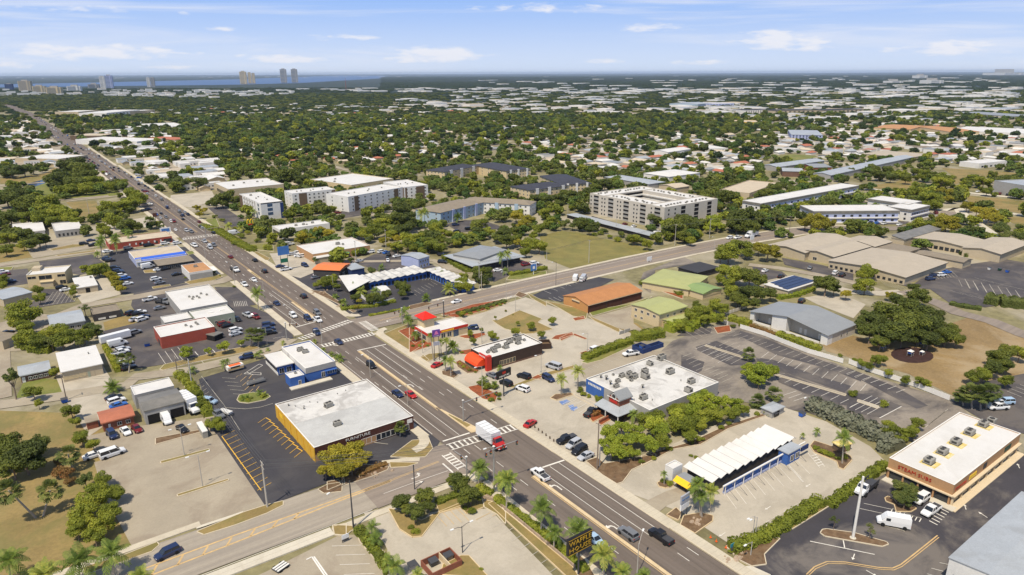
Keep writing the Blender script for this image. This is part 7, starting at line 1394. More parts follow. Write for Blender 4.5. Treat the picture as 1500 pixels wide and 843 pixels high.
# traffic signals on mast arms
def signal_mast(label,base,topz,tips,n=3,mt='steel'):
    o=thing('traffic_signal',label,'traffic signal',(base.x,base.y,0));b=MB();b.tube([(0,0,0),(0,0,topz+.5)],[.26,.18],8);b.build('pole',mt,o)
    for tip in tips:
        d=tip-base;b=MB();b.tube([(0,0,topz-.3),(d.x*.5,d.y*.5,topz),(d.x,d.y,topz+.1)],[.16,.12,.08],6);b.build('mast_arm',mt,o)
        for i in range(n):
            t=.4+.6*i/max(1,n-1);q=(d.x*t,d.y*t,topz-.55);hd=bx(o,'signal_head',q[0]-.22,q[0]+.22,q[1]-.2,q[1]+.2,q[2]-.65,q[2]+.65,'steel_dark')
            for k,cmt in enumerate(('lamp_red','lamp_amber','sign_green')):
                b=MB();b.tube([(0,-.2,0),(0,-.26,0)],.14,8);b.build('lens',cmt,o,(q[0],q[1],q[2]+.4-.4*k))
    bx(o,'cabinet_cap',-.3,.3,-.3,.3,topz+.5,topz+.7,'trim_white')
    return o
b_,h1=topof('P',679,619,678,589);signal_mast('signal mast on the median with a long arm over the right-hand lanes',b_,h1,[ground(727,574,h1)],3)
b_,h2=topof('P',724,720,724,657);signal_mast('signal mast behind the palms with a long arm across the lower lanes',b_,h2,[ground(757,646,h2),ground(712,664,h2)],2)
b_,h3=topof('P',684,707,683.7,672);signal_mast('short signal mast at the lower left corner carrying a teal street name',b_,h3,[ground(665,661,h3)],1)
b_,h4=topof('P',607.5,718,607,681);o=thing('signal_post','dark signal post in the green trees by the lower street','traffic signal',(b_.x,b_.y,0));b=MB();b.tube([(0,0,0),(0,0,h4)],.16,8);b.build('pole','steel_dark',o)
b_,h5=topof('C6',1065,700,1055,580);signal_mast('signal mast at the side road corner',b_,h5,[ground(578,457,h5)],2)
b_,h6=topof('D6',250,130,246,0-40);signal_mast('dark signal mast behind the red tower',b_,min(h6,8),[b_+V(-9,-2)],2,'steel_dark')
b_,h7=topof('C6',115,840,110,700);signal_mast('signal mast at the left corner of the junction',b_,h7,[ground(434,474,h7)],2)
b_,h8=topof('C5',575,0,560,-90) ;signal_mast('signal mast beyond the blue striped shop',b_,7,[b_+V(13,0)],3)
# small roadside objects
for f,x,y in (('E6',350,655),('E6',379,675),('E6',428,707)):
    p=Q(f,x,y);o=thing('traffic_cone','orange traffic cone on the kerb by the car wash','cone',(p.x,p.y,GZ));o['_auto']=1;b=MB();b.tube([(0,0,.05),(0,0,.75)],[.2,.04],8);b.build('cone_body','plastic_orange',o);bx(o,'base',-.25,.25,-.25,.25,0,.05,'plastic_orange')
for i in range(8):
    p=Q('E5',275,0).lerp(Q('E5',420,105),i/7);o=thing('kerb_bollard','short wooden bollard in a row beside the pavement','bollard',(p.x,p.y,GZ),0,'bollards beside the pavement');bx(o,'post',-.15,.15,-.15,.15,0,.8,'wall_panel_brown');o['_auto']=1
for f,pts in (('E6',[(510,800),(560,800),(655,843),(660,900),(560,900)]),):flat('driveway','concrete_white',QL(f,pts),z=GZ+.02)
for f,x,y,n,s in (('E4',250,265,26,1.6),('E6',480,745,12,1.0),('E6',280,580,10,.7),('C6',400,440,16,1.4),('C6',560,560,16,1.4),('E4',870,420,10,.9),('C7',330,450,8,1)):
    p0=Q(f,x,y);b=MB()
    for i in range(n):
        x_=rng.gauss(0,s*1.8);y_=rng.gauss(0,s*1.2);r_=rng.uniform(.3,.8)
        b.loft([[(x_+math.cos(a)*r_,y_+math.sin(a)*r_*.8,0) for a in (0,1.3,2.5,3.8,5.1)],[(x_+math.cos(a)*r_*.6,y_+math.sin(a)*r_*.5,r_*.7) for a in (0,1.3,2.5,3.8,5.1)]])
    o=b.build('rocks','rock',None,(p0.x,p0.y,GZ-.05));o['label']='scatter of pale landscape rocks in a planting bed';o['category']='rocks';o['kind']='stuff'
# bench-like striped white pads and pale striped outline in the tan lot
p=Q('E3',630,805,.3);o=thing('parked_trailer','small white slatted trailer at the bottom edge of the tan lot','trailer',(p.x,p.y,GZ),R(20));[bx(o,'slat',-1.6,1.6,-1.1+i*.8,-.6+i*.8,.5,.62,'trim_white') for i in range(3)];bx(o,'chassis',-1.7,1.7,-1.0,1.2,.25,.48,'steel_dark');[bx(o,'wheel',x-.3,x+.3,y-.1,y+.1,0,.5,'tyre') for x in (-.9,.9) for y in (-1.15,1.35)]
lines('planter_edge','trim_white',None,[(Q('P',449,821),Q('P',457,817)),(Q('P',457,817),Q('P',478,848)),(Q('P',460,816.5),Q('P',482,848))],.35)
# ================================================================ VEHICLES
cars('on the main road just past the crosswalk','E5','boxtruck,red,75,100,S')
cars('in the turning lane of the main road','E5','pickup,white,345,283,N;suv,grey,832,610,N');cars('in the right lane of the main road','E6','pickup,black,97,645,N');cars('half hidden behind the palm fronds','E5','sedan,skyblue,648,640,S')
cars('on the main road beside the furniture store','D5','sedan,red,1100,485,S;sedan,navy,1003,478,S');cars('on the main road below the junction','D5','suv,black,812,273,S');cars('inside the junction','D5','suv,navy,418,35,S;sedan,navy,575,102,S')
cars('on the main road approaching the junction','C6','sedan,navy,30,530,S;suv,black,250,472,N;suv,grey,362,608,S;suv,navy,285,652,S;pickup,white,365,665,S;suv,white,165,630,S')
cars('on the main road beyond the motel','C5','pickup,white,480,55,S;pickup,silver,605,72,S;suv,grey,637,52,S;sedan,darkred,772,147,N;sedan,black,975,175,N;suv,black,1053,267,N;sedan,white,965,335,S;pickup,white,887,375,S;flatbed,white,810,255,S')
cars('on the main road by the hotel','B2','suv,navy,85,475,N;suv,darkred,25,518,S;suv,black,220,558,N;sedan,black,310,600,N;suv,silver,115,585,S;suv,grey,150,592,S;sedan,darkred,435,775,N;pickup,white,165,690,S;suv,white,285,700,S;sedan,black,610,800,N;pickup,silver,245,662,S')
cars('on the lower street','P','suv,navy,245,810,-170');cars('on the side road by the motel','C7','sedan,white,385,515,W');cars('on the side road bend','C2','suv,white,340,637,W;pickup,white,400,635,W;boxtruck,white,497,625,W')
cars('on the light concrete street','D4','suv,navy,905,240,W')
cars('parked beside the twin palms','D6','sedan,red,200,467,20');cars('beside the red-tower restaurant','D6','suv,navy,455,202,165');cars('in the lot of the red awning restaurant','D6','minivan,silver,1045,480,p-9/-3;suv,black,830,550,p-10/-3;suv,navy,1008,565,p9/5;suv,white,820,640,p-10/-3.5;suv,black,700,600,p-9/-4;sedan,grey,600,542,p-9/-4')
cars('behind the clipped hedge','D7','suv,white,257,155,10');cars('beside the blue bin enclosure','D7','pickup,white,515,188,165');cars('in front of the restaurant porch','D7','pickup,black,225,615,20');cars('in the row beside the bright green trees','E5','pickup,black,490,88,p-11/4;suv,silver,530,116,p-9/5;suv,black,562,148,p-9/5;sedan,silver,597,180,p-9/4');cars('by the pavement bollards','E5','sedan,red,290,0,15')
cars('in the sandwich shop lot','E7','van,white,495,585,p-43/-8;pickup,white,680,525,p-12/8;suv,white,632,468,p-12/8');cars('beside the long hedge','E7','flatbed,white,362,415,p-13/11')
cars('at the right edge behind the strip mall','E1','pickup,white,1040,545,150;suv,skyblue,1092,508,150;suv,white,1015,520,150')
cars('beside the brick shed','E2','suv,navy,620,62,-80;sedan,white,695,42,-80;sedan,darkred,757,28,-80;minivan,white,622,166,10;sedan,white,515,176,10');cars('at the workshop','D4','boxtruck,white,440,655,-80;van,white,240,755,-85;sedan,black,375,830,-80;suv,skyblue,600,605,-50')
cars('at the right of the workshop hedge','D4','pickup,grey,668,712,-80')
cars('behind the terracotta roof','D3','sedan,black,935,572,10;suv,white,960,603,10;sedan,blue,975,637,10;van,white,970,135,10;pickup,white,990,205,10;suv,white,1030,290,10;sedan,black,1060,325,10;suv,silver,1010,180,10')
cars('in the lot beside the red shop','C5','suv,darkred,720,700,10;sedan,black,745,710,10;sedan,silver,815,780,10;suv,white,815,750,10;suv,navy,655,790,10;pickup,silver,915,628,-80;suv,darkred,980,640,-80;sedan,black,830,660,-80;suv,navy,1085,705,-10;suv,navy,1085,740,-10;suv,black,1100,770,-10;sedan,grey,600,800,10')
cars('in the dark lot below the blue striped shop','C5','suv,white,160,330,10;sedan,grey,190,360,10;van,white,95,230,10;sedan,white,180,252,10;sedan,black,237,245,10;suv,black,335,225,10;sedan,black,330,290,10')
cars('between the red restaurant and the blue striped shop','C5','suv,black,92,52,5;sedan,white,232,35,5;suv,white,335,35,5;sedan,black,200,75,5;sedan,grey,130,95,5;sedan,black,255,68,5')
cars('in the lot behind the big white roof','C5','pickup,white,110,497,10;suv,white,45,660,25;sedan,navy,60,640,25;flatbed,grey,215,520,-60;sedan,grey,190,568,0;sedan,black,5,610,0;sedan,white,30,600,0')
cars('beside the two-storey office','C4','sedan,white,540,417,10;suv,black,505,398,10');cars('along the shrub row of the dark lot','C4','suv,white,1000,303,10;suv,blue,1028,325,10;sedan,white,1050,367,10;suv,black,945,240,-10;suv,navy,970,265,-10;sedan,black,980,272,-10;suv,black,905,178,-10;suv,navy,880,165,-10;suv,black,1080,610,30;sedan,silver,1110,660,30')
cars('on the tan yard beyond the office','C4','suv,black,690,40,5;pickup,black,775,50,5;sedan,white,880,100,5;pickup,white,15,275,5;sedan,darkred,40,290,5;suv,navy,85,350,0;sedan,black,60,770,30;suv,black,60,820,30')
cars('by the long trailer','C4','sedan,black,1065,775,20;suv,grey,1110,770,20')
cars('beside the orange roof','C6','pickup,white,105,250,5;suv,navy,262,217,-80;sedan,white,370,290,15;sedan,navy,60,225,0;sedan,grey,350,315,15')
cars('in the small lot by the billboard','C6','sedan,white,185,120,-20;sedan,white,210,138,-20;sedan,silver,90,45,0;suv,white,130,40,0')
cars('behind the green awning store','C6','suv,white,800,107,170;suv,white,895,105,10;sedan,blue,930,110,30;suv,black,950,130,60;sedan,white,945,175,60;sedan,black,940,160,60;sedan,white,1020,140,10;sedan,silver,710,180,10')
cars('at the low grey office','C7','suv,darkred,955,207,-20;suv,white,1025,200,-20;sedan,white,725,257,-15;suv,black,270,190,-50;suv,black,265,130,-50')
cars('in the small dark lot by the orange hall','C8','van,white,242,328,40;suv,white,292,335,40;van,silver,310,325,40')
cars('at the hotel','B3','suv,navy,830,542,-10;suv,black,925,572,-10;sedan,white,965,567,-10;suv,black,840,592,10;sedan,darkred,165,432,0;suv,white,310,415,0;sedan,black,260,420,0;sedan,white,210,428,0;sedan,black,1160,575,0')
cars('beside the long carport','C1','suv,white,1020,580,160;sedan,white,1055,592,160;sedan,white,885,552,10;sedan,darkred,820,537,10;sedan,darkred,100,830,0;suv,white,165,822,0')
cars('in front of the white condo wings','C3','suv,white,225,532,0;sedan,white,335,540,0;sedan,navy,130,525,0;sedan,blue,170,528,0;suv,darkred,600,455,40;sedan,navy,60,522,0')
cars('at the tan school','D1','sedan,white,598,230,10;sedan,black,715,270,10;suv,black,865,450,10;suv,white,1110,247,10;suv,black,1160,263,10;sedan,grey,925,210,20')
cars('beside the school entrance','D2','suv,navy,560,290,-20;suv,white,640,262,-20;sedan,blue,680,240,-20;sedan,navy,590,262,-20');cars('at the striped office','C3','suv,black,1125,325,0;suv,darkred,1065,318,0;sedan,white,905,300,0;suv,black,960,105,0;sedan,white,880,100,0;suv,silver,820,95,0;sedan,black,760,95,0;sedan,white,720,90,0')
cars('outside the white fast-food restaurant','B2','van,white,460,605,10;sedan,grey,840,690,0;sedan,white,870,680,0;suv,white,930,745,0;suv,white,960,768,0;sedan,silver,880,755,0;suv,black,1030,490,0;sedan,black,1090,480,0;suv,white,1150,470,0;suv,darkred,1215,455,0;sedan,black,970,490,0')
cars('at the car repair yard by the main road','B1','suv,black,1050,440,20;suv,navy,1080,430,20;sedan,white,1090,390,-60;sedan,grey,1040,190,0;sedan,blue,1010,200,0;suv,white,1060,220,0;sedan,navy,1170,150,0;suv,white,1000,180,0;sedan,silver,1100,230,0;suv,black,1150,285,0;suv,darkred,1060,300,-50')
cars('on the tan street at the left','B1','suv,black,610,680,5;sedan,navy,660,655,5;sedan,black,675,690,5;sedan,white,785,735,5;suv,grey,930,712,5;pickup,black,1080,690,5;suv,white,1200,678,5;sedan,black,800,800,-20')
# trailers
def trailer(name,label,frame,x,y,head,l,w,h,mt='truck_white',open_=False):
    p=Q(frame,x,y,h*.6);o=thing(name,label,'trailer',(p.x,p.y,GZ),R(head));b=MB();b.box(-l/2,l/2,-w/2,w/2,.7,h) if not open_ else b.box(-l/2,l/2,-w/2,w/2,.6,.8);b.build('trailer_body',mt,o)
    for s_ in (-1,1):bx(o,'side_rail',-l/2,l/2,s_*w/2-.03+s_*.04,s_*w/2+.03+s_*.04,.75,.95 if not open_ else 1.5,'steel');
    for x_ in (-l*.3,-l*.12):
        for s_ in (-1,1):b=MB();b.tube([(0,-.12,0),(0,.12,0)],.42,10);b.build('wheel','tyre',o,(x_,s_*(w/2-.15),.42))
    bx(o,'drawbar',l/2,l/2+1.2,-.08,.08,.5,.65,'steel_dark');return o
trailer('semi_trailer','long white box trailer parked behind the white cargo van','D3',947,75,12,12,2.6,3.6);o=trailer('food_trailer','orange and white food trailer with an open front beside the diner','D4',810,330,5,6,2.4,2.4,'trim_white');bx(o,'orange_stripe',-3,3,-1.26,-1.21,.9,1.7,'paint_yellow');bx(o,'open_roof_rim',-2.2,2.2,-.9,.9,2.4,2.5,'plastic_orange');bx(o,'serving_hatch',-2,1.5,-1.3,-1.22,1.7,2.2,'opening')
trailer('flat_trailer','long silver flat trailer in the dark lot','D4',985,455,5,6.5,1.6,1.0,'steel',True);trailer('camper','white camper van body beside the workshop','D4',395,560,-70,5,2.2,2.7);trailer('dumpster_trailer','grey open trailer by the yellow-striped lot fence','D4',735,700,-65,5,1.8,1.4,'wall_white')
# ================================================================ NEAR TREES
trees('oak','in the field at the lower left','P','8,648,26;36,668,30;18,680,24;50,650,20;5,668,22');trees('tree','behind the passenger van','P','119,640,13;136,649,11');trees('rust','in the lower left field','P','92,690,15;100,704,10;84,676,8');trees('olive','beside the rust-tinged shrub','P','124,700,13')
trees('tree','in the cluster left of the empty lot','P','142,724,21;118,755,22;150,768,20;168,722,14;128,735,20;160,748,17;138,785,16;150,700,13;112,775,15');palms('sabal','leaning in the lower left field','E2','200,525,45,365,62;240,515,275,365,58;405,262,375,165,50')
palms('royal','at the bottom left edge','E2','635,860,612,700,85;445,900,432,745,100;60,900,45,745,90;245,960,238,820,90;800,960,775,835,66')
trees('pine','beside the left street','P','16,552,19');trees('tree','near the brick bungalow','P','48,574,12;80,543,9;56,590,7');trees('tree','at the corner of the concrete yard','P','104,602,13;110,616,9');palms('date','at the yard corner by parked cars','D3','938,530,925,478,70');palms('sabal','in front of the parked vans','D3','1062,370,1068,240,40;1000,345,1000,250,44')
trees('tree','in the shrub belt behind the white-roofed warehouse','P','38,494,17;55,500,15;90,496,17;122,491,14;35,478,14;80,482,14;96,486,12');trees('olive','in the shrub belt behind the white-roofed warehouse','P','75,500,14;108,492,12;116,500,9;140,482,12;130,478,10')
trees('tree','casting shade by the metal gable house','P','32,458,24;26,470,14');trees('sparse','at the light concrete street','P','123,449,10');trees('tree','beside the two-storey office','P','55,424,9;58,436,9;109,421,7;106,428,6');trees('tree','in the row left of the dark lot','P','128,394,9;144,392,14;136,398,10;152,396,9');trees('yellow','in the row left of the dark lot','P','162,402,9;168,408,8;172,415,9;176,422,8');trees('tree','at the left edge by the parked pickup','P','5,408,9;2,418,8')
palms('royal','left of the red restaurant','C4','845,150,820,28,45;960,125,942,10,44;805,165,800,118,28');palms('royal','in front of the red restaurant','B1','738,770,730,640,38;848,750,835,622,34;935,685,930,592,34;1022,590,1025,550,20');palms('sabal','beside the red restaurant roof','B1','1085,580,1085,512,34;1105,570,1108,515,28;1168,575,1170,535,24')
trees('oak','behind the tan street at the left','P','36,344,15;56,349,15;66,352,10;46,356,12');trees('tree','behind the tan street at the left','P','12,349,13;8,364,12;34,358,9');trees('oak','in the oak grove at the left','P','10,290,19;25,284,16;35,300,20;15,318,16;45,292,13');trees('tree','in the oak grove at the left','P','70,300,21;85,312,18;100,318,14;60,318,15;40,318,14;78,322,12;112,324,8')
trees('oak','in the big grove by the pond','P','105,243,21;120,250,20;90,262,19;112,268,18;76,262,12;132,256,13');trees('tree','in the big grove by the pond','P','137,266,14;100,276,12;148,272,9;160,273,9;125,274,12');trees('olive','beyond the pond','P','15,250,15;35,248,13;4,250,10;48,247,9')
trees('tree','on the left verge of the main road','P','180,268,8;192,281,12;203,291,13;194,299,12;210,290,9;158,303,14;175,301,10;150,306,8');trees('tree','behind the long red restaurant','P','165,322,14;153,338,10;178,330,9;148,332,8');trees('oak','behind the long red restaurant','P','188,328,13;200,331,9')
trees('olive','in the store lot by the main road','P','266,266,13;292,266,13;256,272,9');trees('oak','in front of the supermarket','P','325,291,14;316,296,10;344,292,7');trees('oak','right of the supermarket','P','425,258,18;441,263,12;406,256,12');trees('yellow','on the verge by the hotel drive','P','288,304,6;298,308,6;292,314,6');trees('bush','beside the hotel drive','P','315,317,5;325,322,5;335,328,5;345,334,5;352,345,8;362,340,6;378,352,6;392,362,8;344,356,6;325,336,4;371,362,6')
palms('small','on the hotel verge','B2','420,590,418,545,32;510,600,510,560,34;560,590,558,560,24');palms('royal','in front of the white apartments','B2','1125,390,1125,340,26;605,500,600,440,26');trees('yellow','right of the white fast-food restaurant','P','444,345,13;468,339,13;479,342,11;456,352,9;436,352,7')
trees('oak','left of the brown-roofed hotel','P','587,306,16;595,321,17;577,321,16;589,336,14;600,331,10');trees('tree','left of the brown-roofed hotel','P','560,325,15;548,337,14;568,335,12;530,341,10;512,342,9;573,343,9;540,346,9');trees('yellow','left of the brown-roofed hotel','P','562,352,9;573,360,8;582,349,8')
palms('royal','at the corner of the brown-roofed hotel','B3','590,565,580,450,36;605,560,605,440,34');palms('date','in front of the brown-roofed hotel','B3','845,525,845,480,34;1165,520,1165,465,36;1060,510,1060,475,24;1090,505,1090,470,20')
trees('tree','along the hotel car park','P','639,335,12;653,342,9;669,354,8;691,346,10;706,327,10;718,339,9;646,350,9');trees('oak','right of the hotel car park','P','738,341,13;742,351,13;752,338,10;728,348,9;624,342,9');trees('tree','behind the low grey office','P','613,349,13;629,357,14;641,360,12;597,356,11;582,362,9;605,362,8;618,368,8');trees('olive','behind the low grey office','P','650,362,8;658,354,8;602,346,8')
trees('yellow','left of the vacant lot','P','756,315,12;774,321,11;765,328,10;762,356,10');trees('tree','left of the vacant lot','P','790,333,12;806,325,10;800,311,11;756,349,12;776,357,14;790,360,12;770,367,10;782,344,8');trees('oak','between the condos and the vacant lot','P','785,291,11;800,293,11;815,290,10;830,284,11;845,286,10;860,281,10;872,275,10;886,269,11;818,300,9;840,292,8')
trees('olive','at the top of the vacant lot','P','827,327,9;839,329,8');palms('date','pale, beside the condominium carport','C1','435,435,430,385,30');trees('oak','at the top of the vacant lot','P','855,327,12;863,336,8');trees('bush','along the top of the vacant lot','P','879,341,6;893,346,6;905,350,7;871,343,5');trees('tree','on the right of the vacant lot','P','929,348,11;948,357,9;938,352,7')
trees('olive','against the end of the cream condominium','P','960,321,13;968,312,10');trees('oak','right of the cream condominium','P','988,333,19;998,322,14;1010,329,15;978,340,11;1000,345,12');trees('light','by the pole on the side road','P','1046,323,14;1040,332,10;1052,331,9');trees('tree','by the pole on the side road','P','1012,352,8;1022,343,9');trees('oak','in the big dark cluster above the side road','P','1093,318,24;1080,326,17;1109,321,15;1100,332,14');trees('olive','beside the big dark cluster','P','1137,315,13;1146,320,8');trees('yellow','wide, overhanging the side road','P','1195,323,20;1180,326,12;1213,326,12;1200,330,13')
trees('oak','behind the long white condo wing','P','1068,288,17;1056,303,8;1133,276,13;1120,283,12;1145,272,9;1072,304,10');trees('tree','at the near side of the side road bend','P','1068,368,19;1085,361,16;1056,373,12;1095,370,10');trees('yellow','at the near side of the side road bend','P','1125,367,17;1112,362,12;1139,374,8')
palms('royal','in the white condo courtyard','C2','900,400,900,350,26;945,400,945,355,24;1000,395,1000,350,24;1030,390,1030,340,26;1060,390,1060,340,26;1150,380,1150,310,34');palms('royal','between the white condo wings','C3','60,380,60,320,30;110,390,110,325,32;160,390,160,330,32;260,410,260,370,26;30,370,30,300,26')
trees('tree','right of the white condo wings','P','1342,281,13;1361,291,15;1371,297,11;1352,300,9');trees('yellow','right of the white condo wings','P','1383,281,11;1390,290,8');trees('tree','behind the tan school','P','1347,327,12;1358,330,10;1337,330,9');trees('yellow','behind the tan school','P','1387,324,17;1375,331,12;1398,331,10');trees('oak','on the dry grass behind the condos','P','1288,255,11;1305,260,8;1327,261,9');trees('tree','on the dry grass behind the condos','P','1355,256,11;1379,267,14;1345,250,8;1312,278,5;1390,262,9')
trees('tree','by the right-hand pale street','P','1409,276,10;1423,262,10;1441,266,11;1446,279,8');trees('oak','by the right-hand pale street','P','1468,268,11;1480,262,9;1455,256,8');trees('yellow','at the right-hand junction','P','1417,301,10;1431,308,10;1450,312,14;1458,320,11;1440,318,9');trees('olive','near the right edge pond','P','1466,334,13;1480,342,10;1496,346,10;1472,345,9;1448,300,8')
trees('oak','in the dark clump behind the twin gable hall','P','1099,404,17;1113,409,14;1095,427,17;1115,429,15;1081,436,13;1129,430,11;1087,443,11;1105,444,10');trees('tree','in the dark clump behind the twin gable hall','P','1077,402,16;1060,396,12;1068,413,11;1055,408,9;1072,426,12');trees('oak','at the end of the solar roof','P','1210,416,19;1199,410,10;1222,422,10');trees('yellow','alone in the pale yard','P','1240,430,9')
trees('tree','above the corner of the weathered lot','P','1048,447,13;1026,456,13;1012,460,12;1060,452,10;1034,468,10;1006,472,9;1056,465,9;998,478,8;1040,458,9;1020,446,8');trees('light','in the middle of the weathered lot','P','1111,545,20;1098,541,14;1127,543,13;1112,556,12');palms('sabal','at the head of the bay island in the weathered lot','D8','452,370,455,312,42');palms('sabal','beside the grey service hut','D8','630,650,628,590,50;520,690,520,640,50')
trees('light','beside the big stained roof','P','1032,580,14;1021,590,16;1043,588,16;1060,590,14;1013,602,15;1079,592,13');trees('tree','beside the big stained roof','P','1013,616,16;1032,609,16;1053,608,14;1075,604,13;1090,600,9;1000,600,13;985,597,11');trees('bush','on the bay island of the weathered lot','P','1251,576,9;1297,591,9')
trees('light','in the bright green belt along the drive','P','911,625,14;891,633,14;901,645,16;922,644,15;896,660,14;908,662,15;946,646,15;957,622,17');trees('light','at the middle of the bright green belt','P','933,632,16;969,630,16;957,655,13;993,610,16;887,650,12;930,664,10');trees('tree','at the middle of the bright green belt','P','945,613,14;961,609,14;989,620,15;1006,623,15;1012,637,12;971,645,14;1024,622,12;920,658,11;975,579,7')
palms('royal','beside the main road pavement','E5','157,490,165,295,62;350,605,355,452,72;420,700,425,590,50;548,760,555,572,76;697,860,695,705,76;805,960,800,805,56;905,990,920,830,44');palms('royal','at the lower junction corner','E4','835,340,842,235,58;965,390,962,300,52');palms('small','in the lower lot hedge','E4','240,640,245,560,44;265,690,265,628,46;375,860,370,770,64;505,900,500,822,44;345,843,330,740,36')
trees('oak','by the lower junction','E4','410,430,58;540,400,60;480,490,62;560,460,40;440,470,40');trees('oak','behind the signal masts','E4','740,320,66;790,390,64;700,310,44;760,420,48;830,400,34');trees('bush','under the trees by the lower junction','E4','485,595,30;800,480,34;460,575,22;850,805,15;760,470,24')
trees('yellow','at the near corner of the furniture store','P','490,668,22;512,660,22;530,668,15;500,688,18;476,688,14;514,680,16;488,690,10');palms('sabal','at the furniture store front','E4','402,75,400,15,32');palms('small','beside the blue diner','D5','465,195,462,155,30;580,250,582,210,38;525,215,520,185,28;400,118,400,88,20;555,230,560,198,24;170,130,170,100,20;60,175,60,150,20;10,190,8,165,18')
trees('light','on the planted strip below the red shop','D4','410,195,62;590,190,36;720,150,62;860,120,36');palms('sabal','beside the pale lamp post','D4','950,160,942,48,52;1002,165,1005,48,54');palms('small','on the concrete street verge','D4','725,358,712,275,34;750,350,745,265,28;1000,262,1000,208,32;985,265,980,215,22;450,385,450,335,36;455,375,470,330,28;322,405,320,385,26')
trees('tree','beside the workshop hedge','D4','490,540,52;520,600,50;525,640,40;600,790,50;660,780,66;700,810,50');palms('small','on the dark lot island','D4','880,600,878,575,34;905,590,910,565,30;1010,560,1010,522,36;1050,570,1050,540,32');trees('bush','on the dark lot island','D4','870,585,30;920,595,26;1035,565,34;945,580,20')
palms('royal','at the kerb by the big white roof','C5','1005,590,990,430,56');trees('bush','on the side street corner','C5','800,392,20;640,270,18;690,300,14;400,320,16')
trees('tree','on the garden island by the orange roof','C6','440,350,60;480,350,50;400,355,46;500,315,36;520,390,36;350,375,30');trees('yellow','on the garden island by the orange roof','C6','690,560,36;660,480,26;710,510,28');palms('small','in the motel garden','C6','715,430,665,375,36;720,460,720,415,54;845,480,840,420,44;895,260,890,225,34;1010,300,1005,272,24;585,560,580,510,40;510,490,510,465,34');trees('oak','in the motel garden','C6','680,480,46;780,480,44;840,470,50;880,490,54;930,455,50;560,520,26;1050,380,60;1090,410,54;1060,450,44;800,510,40');trees('olive','beside the dark roofed hut','C6','810,260,42;350,170,30;640,170,30')
trees('tree','at the end of the motel','C7','430,340,60;470,390,56;400,390,50;450,300,40');palms('date','on the motel car court','C7','330,468,320,395,52;135,520,135,478,40');palms('small','along the motel walk','C7','95,305,95,250,26;205,315,205,262,26;265,330,268,265,22;335,320,330,295,20;145,480,140,470,14');trees('oak','by the side road crossarm pole','C7','570,270,72;630,270,62;600,340,60;650,300,40;540,310,40');palms('royal','at the low grey office','C7','762,240,758,128,40;808,235,805,112,40;795,300,790,252,30')
trees('tree','in the restaurant planting','C7','440,610,28;1000,710,36;870,755,40;705,645,14;590,745,18;680,790,42;500,770,28;1080,790,30;890,690,20');trees('bush','along the side road verge','C7','430,625,30;500,610,22;570,590,22;640,570,24;690,550,22;740,540,24;780,530,18;850,625,10;790,595,14');trees('rust','on the planted verge','C7','600,575,16;665,555,16;790,590,12')
palms('royal','in front of the red-tower restaurant','D6','268,400,265,285,36;300,555,298,430,40;262,520,258,420,36;175,440,152,245,26;230,405,225,290,24');trees('bush','in the red mulch by the junction','D6','30,200,20;60,260,22;100,300,24;20,330,20;130,330,18;70,330,20;-20,120,18;-60,100,16;10,150,18');palms('small','in the red mulch by the junction','D6','-40,130,-40,70,40;-10,200,-12,130,44;40,300,38,240,40');palms('date','spiky, in front of the red-tower restaurant','D6','310,385,312,325,50');trees('tree','between the two fast-food restaurants','D6','460,290,30;440,250,20;525,215,14;595,245,32;640,275,14');trees('tree','in the grass triangle','D6','770,220,36;885,185,32;960,240,28;1035,140,34');trees('bush','around the black pylon sign','D6','520,600,40;570,625,42;620,625,38;640,680,32;590,720,30;560,690,26;650,715,20');palms('small','at the red awning restaurant','D6','655,510,655,478,26;620,640,618,600,36;540,600,538,560,34');palms('royal','in the restaurant lot','D6','1100,690,1103,558,46');trees('bush','in the red awning bed','D6','400,480,24;440,505,22;370,460,18;480,520,16;380,380,18')
palms('royal','beside the clipped hedge end','D7','132,445,132,300,52');palms('small','at the restaurant entrance','D7','355,480,355,430,40;540,690,540,615,44');trees('bush','at the restaurant entrance','D7','155,450,36;165,480,34;290,515,40;215,495,24;270,500,24;345,470,22')
trees('oak','in the giant oak mass by the playground','P','1345,434,17;1330,448,18;1300,456,22;1276,466,18;1275,486,18;1305,486,24;1335,476,26;1365,476,22;1386,490,18;1402,496,13;1360,496,18;1260,476,12;1338,421,10;1320,465,18;1350,460,18;1290,500,14;1376,478,14;1318,440,14;1290,472,16;1322,492,17;1345,490,16;1300,490,16;1372,462,13;1395,482,12');trees('yellow','above the giant oak mass','P','1305,432,8');trees('tree','at the left end of the school lot','P','1272,396,14;1262,402,9');trees('tree','on the kerb by the school lot','P','1268,417,14;1255,420,8')
trees('oak','at the right of the brown field','P','1464,522,18;1478,515,14;1456,540,15;1470,533,14');trees('tree','at the right of the brown field','P','1494,517,13;1427,549,14;1475,557,11;1440,548,12;1405,580,8');palms('sabal','in the clump at the field corner','E1','860,560,860,440,62;920,570,920,450,62;960,560,962,435,60;1000,540,1000,430,54;800,540,800,455,50');trees('tree','against the white fence','P','1263,531,8;1283,527,9;1291,526,9;1302,545,7;1327,556,8;1350,559,9;1358,562,7;1274,536,7')
trees('tree','behind the silvery hedge','P','1345,619,10;1313,629,12;1330,634,12;1302,623,10;1321,642,10;1338,630,10;1300,634,9');trees('olive','in front of the STEAM SUBS lettering','P','1320,712,14;1335,724,15;1327,716,14;1316,726,11;1340,715,9;1326,732,12');trees('sparse','on the sandwich lot island','P','1223,761,9;1276,773,10');palms('royal','on the drive loop island','E7','245,300,255,160,44');palms('small','on the car wash loop','E7','125,165,125,128,20;55,185,55,150,14');trees('bush','on the drive loop island','E7','150,240,28;190,250,26;120,220,20;225,270,18;260,265,22')
